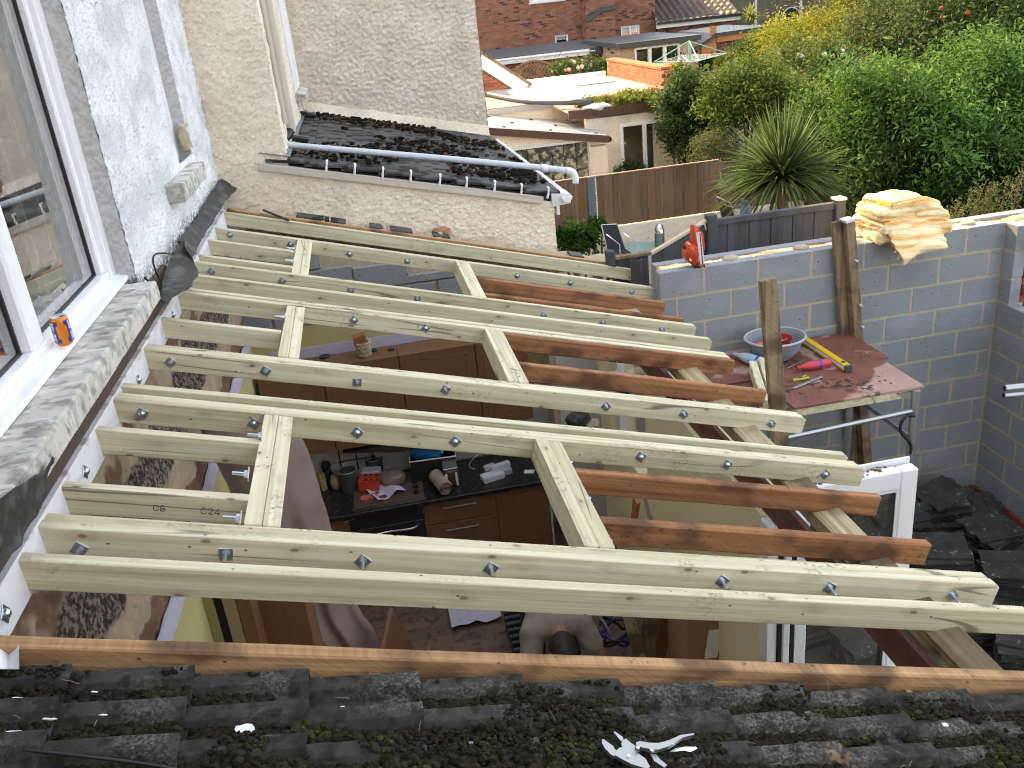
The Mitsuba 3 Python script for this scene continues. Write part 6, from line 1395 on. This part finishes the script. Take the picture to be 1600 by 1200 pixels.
put(BE, 'roof', box(7.5, 9.95, by - .15, 30, 3.003, 3.13), 'm_dgrey'); put(BE, 'room', box(7.9, 9.8, by + 1, by + 1.1, 0, 2.9), 'm_room')
for i in range(3):
    a, b = 8.02 + i * .443, 8.02 + (i + 1) * .443
    w = put(BE, 'window', cat([box(a, a + .05, by - .02, by + .08, 2.43, 2.96), box(b - .05, b, by - .02, by + .08, 2.43, 2.96), box(a + .05, b - .05, by - .02, by + .08, 2.91, 2.96), box(a + .05, b - .05, by - .02, by + .08, 2.43, 2.48)]), 'm_upvc'); put(w, 'pane', box(a + .05, b - .05, by + .02, by + .03, 2.48, 2.91), 'm_pane')
RA = thing('rotary_dryer', 'green rotary washing line with its strings open', 'washing line')
o = at(1077, 118, 'y', 21.6); tp = at(1077, 64, 'y', 21.6)
mat('m_greenpaint', (.20, .42, .36), .5)
put(RA, 'pole', cyl([o[0], o[1], 1.0], tp, .028, 10), 'm_greenpaint')
tips = [at(x, y, 'y', 21.6 + dy) for x, y, dy in ((1022, 97, -.3), (1137, 83, .2), (1092, 95, -1.0), (1065, 86, 1.0))]
mid = np.array([o[0], o[1], tips[0][2] - .12])
for t in tips: put(RA, 'arm', cat([tube([mid, t], .015, 6), tube([tp, t], .012, 6)]), 'm_greenpaint')
lines = []
for f in (.35, .5, .65, .8, .95):
    q = [mid + (tips[i] - mid) * f for i in (0, 2, 1, 3, 0)]
    lines += [tube([q[i], q[i + 1]], .006, 4) for i in range(4)]
put(RA, 'string', cat(lines), 'm_upvc_dull')
SD = thing('garden_shed', 'orange timber-clad garden room with a dark sloping roof', 'shed')
sy = 26.0
a, b, c = at(1095, 80, 'y', sy), at(1120, 55, 'y', sy), at(1192, 45, 'y', sy)
for q in range(13):
    z0 = 2.2 + q * .085; put(SD, 'cladding_board', hull([[x, y, z] for x in (10.0, 10.45) for y, z in ((sy - .012, z0), (sy, z0 + .08), (sy + .02, z0), (sy + .02, z0 + .08)) if z < a[2] + (x - a[0]) / (b[0] - a[0] + 1e-6) * (b[2] - a[2]) + .2]) if z0 < 2.85 else hull([[x, y, z] for x in (10.25, 10.45) for y in (sy - .01, sy + .02) for z in (z0, z0 + .08)]), 'm_wood_orange')
put(SD, 'fascia', hull([[x, y, z] for y in (sy - .06, sy) for x, z in ((10.46, 2.86), (10.46, 3.02), (11.85, 2.90), (11.85, 3.06))]), 'm_wood_orange')
put(SD, 'post', cbox(11.72, 11.85, sy - .05, sy + .05, 1.5, 2.9, .006), 'm_wood_orange')
put(SD, 'door', box(10.46, 11.0, sy + .05, sy + .1, 1.2, 2.87), 'm_redboard'); put(SD, 'pane', box(11.02, 11.7, sy + .05, sy + .06, 1.2, 2.87), 'm_pane'); put(SD, 'interior', box(10.4, 12, sy + 1, sy + 1.1, 0, 2.8), 'm_room')
put(SD, 'roof', cat([hull([[x, y, z] for y in (sy - .12, sy + 3) for x, z in ((10.40, 3.03), (10.40, 3.12), (11.95, 3.07), (11.95, 3.16))]), hull([[x, y, z] for y in (sy - .12, sy + 3) for x, z in ((9.75, 2.70), (9.75, 2.78), (10.39, 3.03), (10.39, 3.115))])]), 'm_dgrey')
FT = thing('far_fence', 'grey-brown panel fence with concrete posts across the back of the gardens', 'fence')
fy = 38.0
xs = 15.0
while xs < 34:
    for r_ in range(2): put(FT, 'panel', box(xs + .06, xs + 1.94, fy, fy + .04, 1.7 + r_ * .85, 2.53 + r_ * .85 + .3 * r_), 'm_fence_far')
    put(FT, 'post', cbox(xs - .06, xs + .05, fy - .06, fy + .06, 0, 3.75, .01), 'm_creamplastic'); xs += 2.0
FM = thing('middle_fence', 'lower weathered fence with a capping rail in front of the far panel fence', 'fence')
m0, m1 = at(1190, 53, 'y', 30), at(1400, 28, 'y', 30)
xs = m0[0]
while xs < m1[0] + 4: put(FM, 'board', box(xs, xs + .14, 30, 30.03, 1.6, 2.68), 'm_fence_far'); xs += .145
put(FM, 'rail', cbox(m0[0], m1[0] + 4, 29.96, 30.06, 2.685, 2.74, .005), 'm_oldpost')
MG = thing('garden_goal', 'round black target net on a tubular stand by the far fence', 'net'); o = at(1236, 27, 'y', 31)
put(MG, 'net', cyl(o, o + [0, .04, 0], .30, 30), 'm_black'); put(MG, 'hoop', xform(tube([(.31 * math.cos(a), 0, .31 * math.sin(a)) for a in np.linspace(0, 6.284, 40)], .022, 6), np.eye(3), o), 'm_galv', smooth=True)
put(MG, 'stand', cat([tube([at(x, y, 'y', 31.1) for x, y in q], .016, 6) for q in (((1239, 20), (1242, 10), (1255, 10), (1267, 38)), ((1253, 12), (1255, 40)))]), 'm_galv', smooth=True)
# ------------------------------------------------------------------ plants
def leaves(pos, nrm, size, rs, aspect=.45, droop=.25):
    """Small folded leaves at pos facing about nrm: 4 points and 2 triangles each."""
    n = len(pos)
    a = rs.normal(size=(n, 3)); a -= (a * nrm).sum(1, keepdims=True) * nrm; a /= np.linalg.norm(a, axis=1, keepdims=True)
    b = np.cross(nrm, a)
    s = np.broadcast_to(np.asarray(size, float), (n,))[:, None]
    p0, p2 = pos - a * s * .5, pos + a * s * .5 - nrm * s * droop
    mid = pos + nrm * s * .06
    p1, p3 = mid + b * s * aspect * .5 - nrm * s * .12, mid - b * s * aspect * .5 - nrm * s * .12
    v = np.stack([p0, p1, p2, p3], 1).reshape(-1, 3)
    i = np.arange(n)[:, None] * 4
    return v, np.vstack([i + [0, 1, 2], i + [0, 2, 3]])
def unit(v): return v / (np.linalg.norm(v, axis=-1, keepdims=True) + 1e-9)
def bush(name, label, c, rad, n, size, col, seed, category='shrub', clumps=60, spread=.20, flowers=None, aspect=.45, shell=.5, jag=.36, part='foliage', stems=5, base=None, parent=None):
    """A plant: leaves in uneven clumps over an ellipsoid, stems to the ground, and any flowers or fruit."""
    rs = np.random.RandomState(seed); c, rad = np.asarray(c, float), np.asarray(rad, float)
    d = unit(rs.normal(size=(clumps, 3))); d[:, 2] = np.where(d[:, 2] < -.45, -d[:, 2], d[:, 2]); d = unit(d)
    rr_ = (shell + (1 - shell) * rs.rand(clumps, 1) ** .5) * (1 + jag * rs.normal(size=(clumps, 1)) * .6)
    cc = c + d * rr_ * rad
    tone = .62 + .62 * rs.rand(clumps)
    w = rs.rand(clumps) + .4; which = rs.choice(clumps, n, p=w / w.sum())
    off = rs.normal(size=(n, 3)) * spread * rad.mean() * (.6 + .8 * rs.rand(n, 1))
    pos = cc[which] + off
    g0 = base if base is not None else .05
    pos[:, 2] = np.maximum(pos[:, 2], g0 + .03)
    nr = unit(unit((pos - c) / rad) * .7 + rs.normal(size=(n, 3)) * .75 + np.array([0, 0, .55]))
    v, f = leaves(pos, nr, size * (.6 + .8 * rs.rand(n)), rs, aspect)
    col = np.asarray(col, float)
    if col.ndim == 1: col = np.stack([col * .7, col * 1.15])
    t = rs.rand(n)[:, None]; lc = (col[0] * (1 - t) + col[-1] * t) * tone[which][:, None]
    if len(col) == 3:
        sel = (rs.rand(n) < .25)[:, None]; lc = np.where(sel, col[1] * tone[which][:, None], lc)
    k = parent or thing(name, label, category)
    put(k, part, trimesh.Trimesh(v, f, process=False), 'm_leafthin', color=np.repeat(np.clip(lc, .004, .9), 4, axis=0))
    if stems:
        sm = []
        for q in range(stems):
            e = cc[rs.randint(clumps)]; b0 = np.array([c[0] + rs.normal() * .12 * rad[0], c[1] + rs.normal() * .12 * rad[1], g0])
            mid = (b0 + e) / 2 + rs.normal(size=3) * .08 * rad
            sm.append(tube(smooth_path([b0, mid, e], 8), np.linspace(.03, .008, 8) * (1 + rad.mean() * .4), 6))
        put(k, 'stem', cat(sm), 'm_bark', smooth=True)
    if flowers:
        fname, fn, fs, fc, top = flowers
        for q in range(fn):
            e = unit(rs.normal(size=3)); e[2] = abs(e[2]) * top; e[1] = -abs(e[1]); e = unit(e)
            p = c + e * rad * rs.uniform(.92, 1.12)
            m = trimesh.creation.icosphere(2, fs * rs.uniform(.75, 1.2)); m = rough(m, fs * (.0 if fname == 'apple' else .35), 2.2 / fs, q)
            put(k, fname, m.apply_translation(p), 'm_vcol', smooth=True, color=np.asarray(fc) * rs.uniform(.8, 1.15))
    return k
def pc(x, y, Y): return at(x, y, 'y', Y)
GR = np.array
def bushpx(name, label, px, py, rx, ry, Y, depth, n, size, col, seed, **kw):
    """A bush whose crown, standing at distance Y, covers rx by ry pixels about (px, py)."""
    c = pc(px, py, Y); s = np.linalg.norm(c - EYE) / FOCAL
    return bush(name, label, c, (rx * s, depth, ry * s * 1.02), n, size, col, seed, **kw)
bright = [[.055, .115, .026], [.20, .33, .085]]; mid = [[.048, .088, .026], [.17, .24, .085]]; dull = [[.068, .092, .032], [.20, .24, .09]]; yel = [[.16, .20, .03], [.40, .36, .05]]; dark = [[.012, .028, .010], [.035, .065, .02]]
HD = bushpx('hedge_shrub', 'big bright green leafy shrub filling the right side behind the block wall', 1400, 235, 120, 105, 12.2, 1.5, 42000, .085, bright, 1, clumps=240, spread=.11, shell=.6, stems=10, aspect=.36)
bushpx('hedge_shrub', 'bright green leafy shrub at the right edge above the yellow insulation', 1560, 215, 110, 110, 12.6, 1.5, 36000, .085, bright, 2, clumps=220, spread=.11, shell=.6, stems=10, aspect=.36)
bushpx('hedge_shrub', 'shaded lower shrub between the spiky plant and the insulation', 1345, 290, 60, 70, 12.0, .8, 12000, .08, mid, 3, clumps=90, spread=.13, stems=5)
bushpx('hedge_shrub', 'dark shrub growing low behind the top of the block wall at the right', 1500, 320, 130, 55, 11.2, .7, 16000, .08, dark, 4, clumps=110, spread=.14, stems=5)
AT = bushpx('apple_tree', 'tall apple tree with red apples at the upper right', 1535, 75, 110, 100, 17.5, 2.2, 36000, .085, mid, 5, category='tree', clumps=230, spread=.12, flowers=('apple', 20, .042, (.46, .085, .04), .9), stems=8, shell=.55)
bushpx('fruit_tree', 'olive green fruit tree left of the apple tree', 1405, 105, 85, 75, 18.0, 1.6, 24000, .08, dull, 6, category='tree', clumps=160, spread=.13, flowers=('fruit', 6, .036, (.30, .12, .05), .8), stems=6)
bushpx('golden_shrub', 'yellow-leaved shrub glowing in the sun below the far fence', 1285, 72, 90, 32, 21.0, 1.3, 18000, .075, yel, 7, clumps=130, spread=.15, stems=5)
bushpx('orange_shrub', 'small clump of orange-red leaves at the end of the yellow shrub', 1343, 40, 14, 12, 22.0, .3, 1500, .06, [[.45, .08, .02], [.62, .16, .04]], 8, clumps=14, spread=.3, stems=2)
bushpx('pine_bough', 'yellow-green feathery bough reaching in front of the far fence', 1355, 18, 70, 26, 23.5, .6, 9000, .09, [[.10, .12, .02], [.28, .27, .05]], 9, category='tree', clumps=60, spread=.16, aspect=.2, stems=4)
bushpx('rose_bush', 'rose bush with a few white roses above the garage roof', 1268, 115, 62, 38, 16.8, .9, 13000, .07, [[.08, .12, .03], [.26, .30, .09]], 10, clumps=110, spread=.15, flowers=('rose', 14, .045, (.75, .76, .66), .6), stems=6)
bushpx('dark_conifer', 'dark conifer behind the fruit trees at the top edge', 1495, -4, 90, 36, 27.0, 2.0, 14000, .12, dark, 11, category='tree', clumps=100, spread=.15, aspect=.25, stems=3)
bushpx('dark_conifer', 'green tree at the top edge above the far fence', 1235, -6, 85, 18, 42.0, 2.0, 9000, .16, mid, 12, category='tree', clumps=80, spread=.15, stems=3)
bushpx('viburnum', 'rounded yellow-green shrub above the spiky plant', 1160, 165, 62, 52, 14.8, 1.0, 18000, .065, [[.055, .09, .02], [.19, .25, .065]], 13, clumps=130, spread=.14, stems=6)
bushpx('viburnum', 'shrub beside the garage roofs, left of the white roses', 1215, 150, 40, 26, 15.5, .7, 8000, .06, [[.08, .09, .03], [.24, .24, .08]], 14, clumps=70, spread=.16, stems=5)
bushpx('climbing_plant', 'green climber hanging over the corner of the cream annex', 1078, 180, 38, 60, 16.2, .5, 9500, .085, [[.05, .09, .03], [.17, .24, .09]], 15, category='climber', clumps=70, spread=.16, stems=5)
bushpx('dark_shrub', 'dark leafy shrub in front of the annex window', 1082, 222, 38, 42, 15.6, .6, 12000, .065, [[.015, .03, .012], [.045, .075, .025]], 16, clumps=90, spread=.17, stems=5)
bushpx('lavender_bush', 'greyish feathery bush just above the brown fence', 1118, 240, 32, 26, 14.0, .5, 9000, .055, [[.08, .10, .05], [.21, .22, .11]], 17, clumps=70, spread=.17, aspect=.22, stems=5)
bushpx('roof_creeper', 'sprawling creeper with a dusty plastic bag on the annex roof', 975, 158, 62, 9, 17.4, .5, 9000, .06, [[.12, .15, .03], [.32, .32, .09]], 18, category='creeper', clumps=70, spread=.10, stems=3, base=2.5)
bushpx('orange_flowers', 'patch of small orange flowers at the end of the brick parapet', 1010, 146, 22, 6, 17.8, .2, 900, .05, [[.45, .08, .02], [.7, .2, .06]], 19, category='flowers', clumps=14, spread=.2, stems=2, base=2.4)
bushpx('flower_bush', 'bush with pale pink flowers in front of the brick extension', 900, 108, 34, 11, 23.6, .4, 4500, .07, mid, 20, clumps=40, spread=.18, flowers=('flower', 22, .042, (.72, .45, .38), .9), stems=4)
bushpx('flower_bush', 'bright green bush beside the one with pink flowers', 935, 110, 26, 11, 23.9, .4, 4000, .07, bright, 21, clumps=36, spread=.18, stems=4)
bushpx('yellow_flowers', 'mound of bright yellow flowers under the three-pane window', 1040, 112, 24, 7, 23.0, .4, 2600, .055, [[.50, .38, .01], [.75, .60, .04]], 22, category='flowers', clumps=30, spread=.2, stems=3)
bushpx('clipped_bush', 'round dark clipped bush beside the washing line', 1107, 101, 13, 11, 24.0, .25, 3500, .05, dark, 23, clumps=40, spread=.15, stems=2)
bushpx('low_shrub', 'low green shrub in front of the orange garden room', 1160, 98, 40, 14, 23.0, .5, 6000, .07, [[.07, .11, .03], [.24, .27, .07]], 24, clumps=50, spread=.18, stems=4)
bushpx('low_shrub', 'taller green shrub beside the dark doors of the garden room', 1190, 82, 30, 22, 22.5, .5, 6000, .07, mid, 25, clumps=50, spread=.18, stems=4)
bushpx('patio_plant', 'leafy green plant at the foot of the brown fence, beside the cream wall', 900, 378, 30, 20, 11.9, .3, 2400, .075, [[.02, .05, .012], [.06, .12, .03]], 26, category='plant', clumps=36, spread=.22, stems=5, base=.32)
bushpx('patio_plant', 'small leafy shoots against the brown fence behind the grey chair', 932, 358, 12, 10, 12.4, .2, 500, .08, [[.03, .07, .015], [.07, .15, .03]], 27, category='plant', clumps=12, spread=.3, stems=3, base=.32)
bushpx('wall_creeper', 'thin creeper on the cream wall below the annex window', 985, 268, 30, 8, 16.8, .12, 700, .06, [[.03, .05, .02], [.09, .12, .05]], 28, category='creeper', clumps=24, spread=.2, stems=3)
for i, (px, py, hh, lab) in enumerate(((1478, 345, 26, 'short wiry conifer sprig just right of the insulation'), (1512, 338, 34, 'feathery conifer sprig rising over the middle of the wall end'), (1548, 330, 40, 'feathery conifer sprig with a bare twig near the right edge'), (1580, 322, 55, 'tall twiggy sprig with red-brown tips at the right edge'))):
    rs = np.random.RandomState(60 + i); k = thing('conifer_sprig', lab, 'plant'); b0 = pc(px, py + 20, 7.6); st = []; pos = []
    s = np.linalg.norm(b0 - EYE) / FOCAL
    for q in range(5):
        e = b0 + np.array([rs.normal() * .10 + .06, rs.normal() * .08, (hh + 22) * s * rs.uniform(.6, 1.1)])
        pth = smooth_path([b0, (b0 + e) / 2 + rs.normal(size=3) * .02, e], 12); st.append(tube(pth, np.linspace(.006, .002, 12), 5))
        t = rs.rand(90) ** .7; pos.append(pth[(t * 11).astype(int)] + rs.normal(size=(90, 3)) * .022)
    put(k, 'stem', cat(st), 'm_bark', smooth=True); pos = np.vstack(pos)
    v, f = leaves(pos, unit(rs.normal(size=pos.shape) + [0, 0, .5]), .035, rs, .25)
    lc = GR([[.10, .12, .05], [.22, .24, .10]])[rs.randint(0, 2, len(pos))] * rs.uniform(.6, 1.2, (len(pos), 1))
    put(k, 'foliage', trimesh.Trimesh(v, f, process=False), 'm_leafthin', color=np.repeat(lc, 4, axis=0))
# spiky cordyline and the far yucca: long arched blades
def spiky(name, label, c, L, n, w, seed, col, trunk_to):
    rs = np.random.RandomState(seed); k = thing(name, label, 'plant'); c = np.asarray(c, float)
    V, F, Cc, m = [], [], [], 0
    for q in range(n):
        th = rs.uniform(0, 2 * np.pi); el = math.asin(rs.uniform(-.25, 1.0)) if rs.rand() < .85 else rs.uniform(.9, 1.5)
        d = np.array([math.cos(th) * math.cos(el), math.sin(th) * math.cos(el), math.sin(el)]); ln = L * rs.uniform(.75, 1.15)
        t = np.linspace(0, 1, 7)[:, None]; sag = rs.uniform(.12, .42) * math.cos(el)
        p = c + d * .05 + d * ln * t + np.array([0, 0, -1]) * sag * ln * t ** 2.4
        side = unit(np.cross(d, [0, 0, 1.0]) + rs.normal(size=3) * .25)
        wd = w * np.array([.7, 1, 1, .9, .7, .4, .04])[:, None]
        up = unit(np.cross(side, d)) * w * .25
        V.append(np.hstack([p - side * wd * .5, p - up * (1 - t), p + side * wd * .5]).reshape(-1, 3))
        for a in range(6):
            for b in range(2): F += [[m + a * 3 + b, m + a * 3 + b + 1, m + a * 3 + b + 4], [m + a * 3 + b, m + a * 3 + b + 4, m + a * 3 + b + 3]]
        cl = (np.asarray(col[0]) + (np.asarray(col[1]) - col[0]) * rs.rand()) * rs.uniform(.7, 1.2)
        if el < -.05: cl = cl * .6 + np.array([.10, .075, .03]) * .5
        Cc.append(np.tile(cl, (21, 1))); m += 21
    put(k, 'blades', trimesh.Trimesh(np.vstack(V), np.array(F), process=False), 'm_leafthin', color=np.vstack(Cc), kind='stuff', label='long narrow green blades')
    put(k, 'trunk', rough(cyl([c[0], c[1], trunk_to], c, .07, 12, .06).subdivide().subdivide(), .015, 20), 'm_bark')
spiky('spiky_plant', 'large spiky plant with long arching green blades behind the grey fence', pc(1222, 278, 10.6), .88, 780, .034, 40, ([.050, .090, .032], [.18, .25, .085]), .05)
spiky('yucca', 'small sunlit spiky plant in front of the far fence', pc(1172, 27, 35.0), .55, 90, .05, 41, ([.22, .25, .04], [.42, .42, .12]), .05)
# bare branches and canes by the garage roof
k = thing('bare_branches', 'bare twisted branches under the white rose bush', 'branches')
put(k, 'branch', cat([tube(smooth_path([pc(x, y, 15.9) for x, y in q], 10), np.linspace(.035, .012, 10), 6) for q in (((1290, 175), (1296, 155), (1280, 140), (1283, 128)), ((1290, 165), (1302, 150), (1310, 132)), ((1278, 172), (1282, 158), (1276, 148)))]), 'm_bark', smooth=True)
one('plastic_bag', rough(trimesh.creation.icosphere(3, .2).apply_transform(np.diag([1.4, .6, .35, 1])), .07, 9).apply_translation(pc(935, 167, 17.05)), 'm_white_paint', 'crumpled pale plastic bag caught under the creeper on the annex roof', 'bag', smooth=True)
struct('lawn', box(5.5, 60, 13.2, 60, .004, .012), 'm_lawn'); mat('m_lawn', proc(lambda p, n, uv: mix((.022, .045, .012), (.06, .095, .028), fbm(p.x * 3, p.y * 3, 0, octaves=4))), .95, spec=.1)
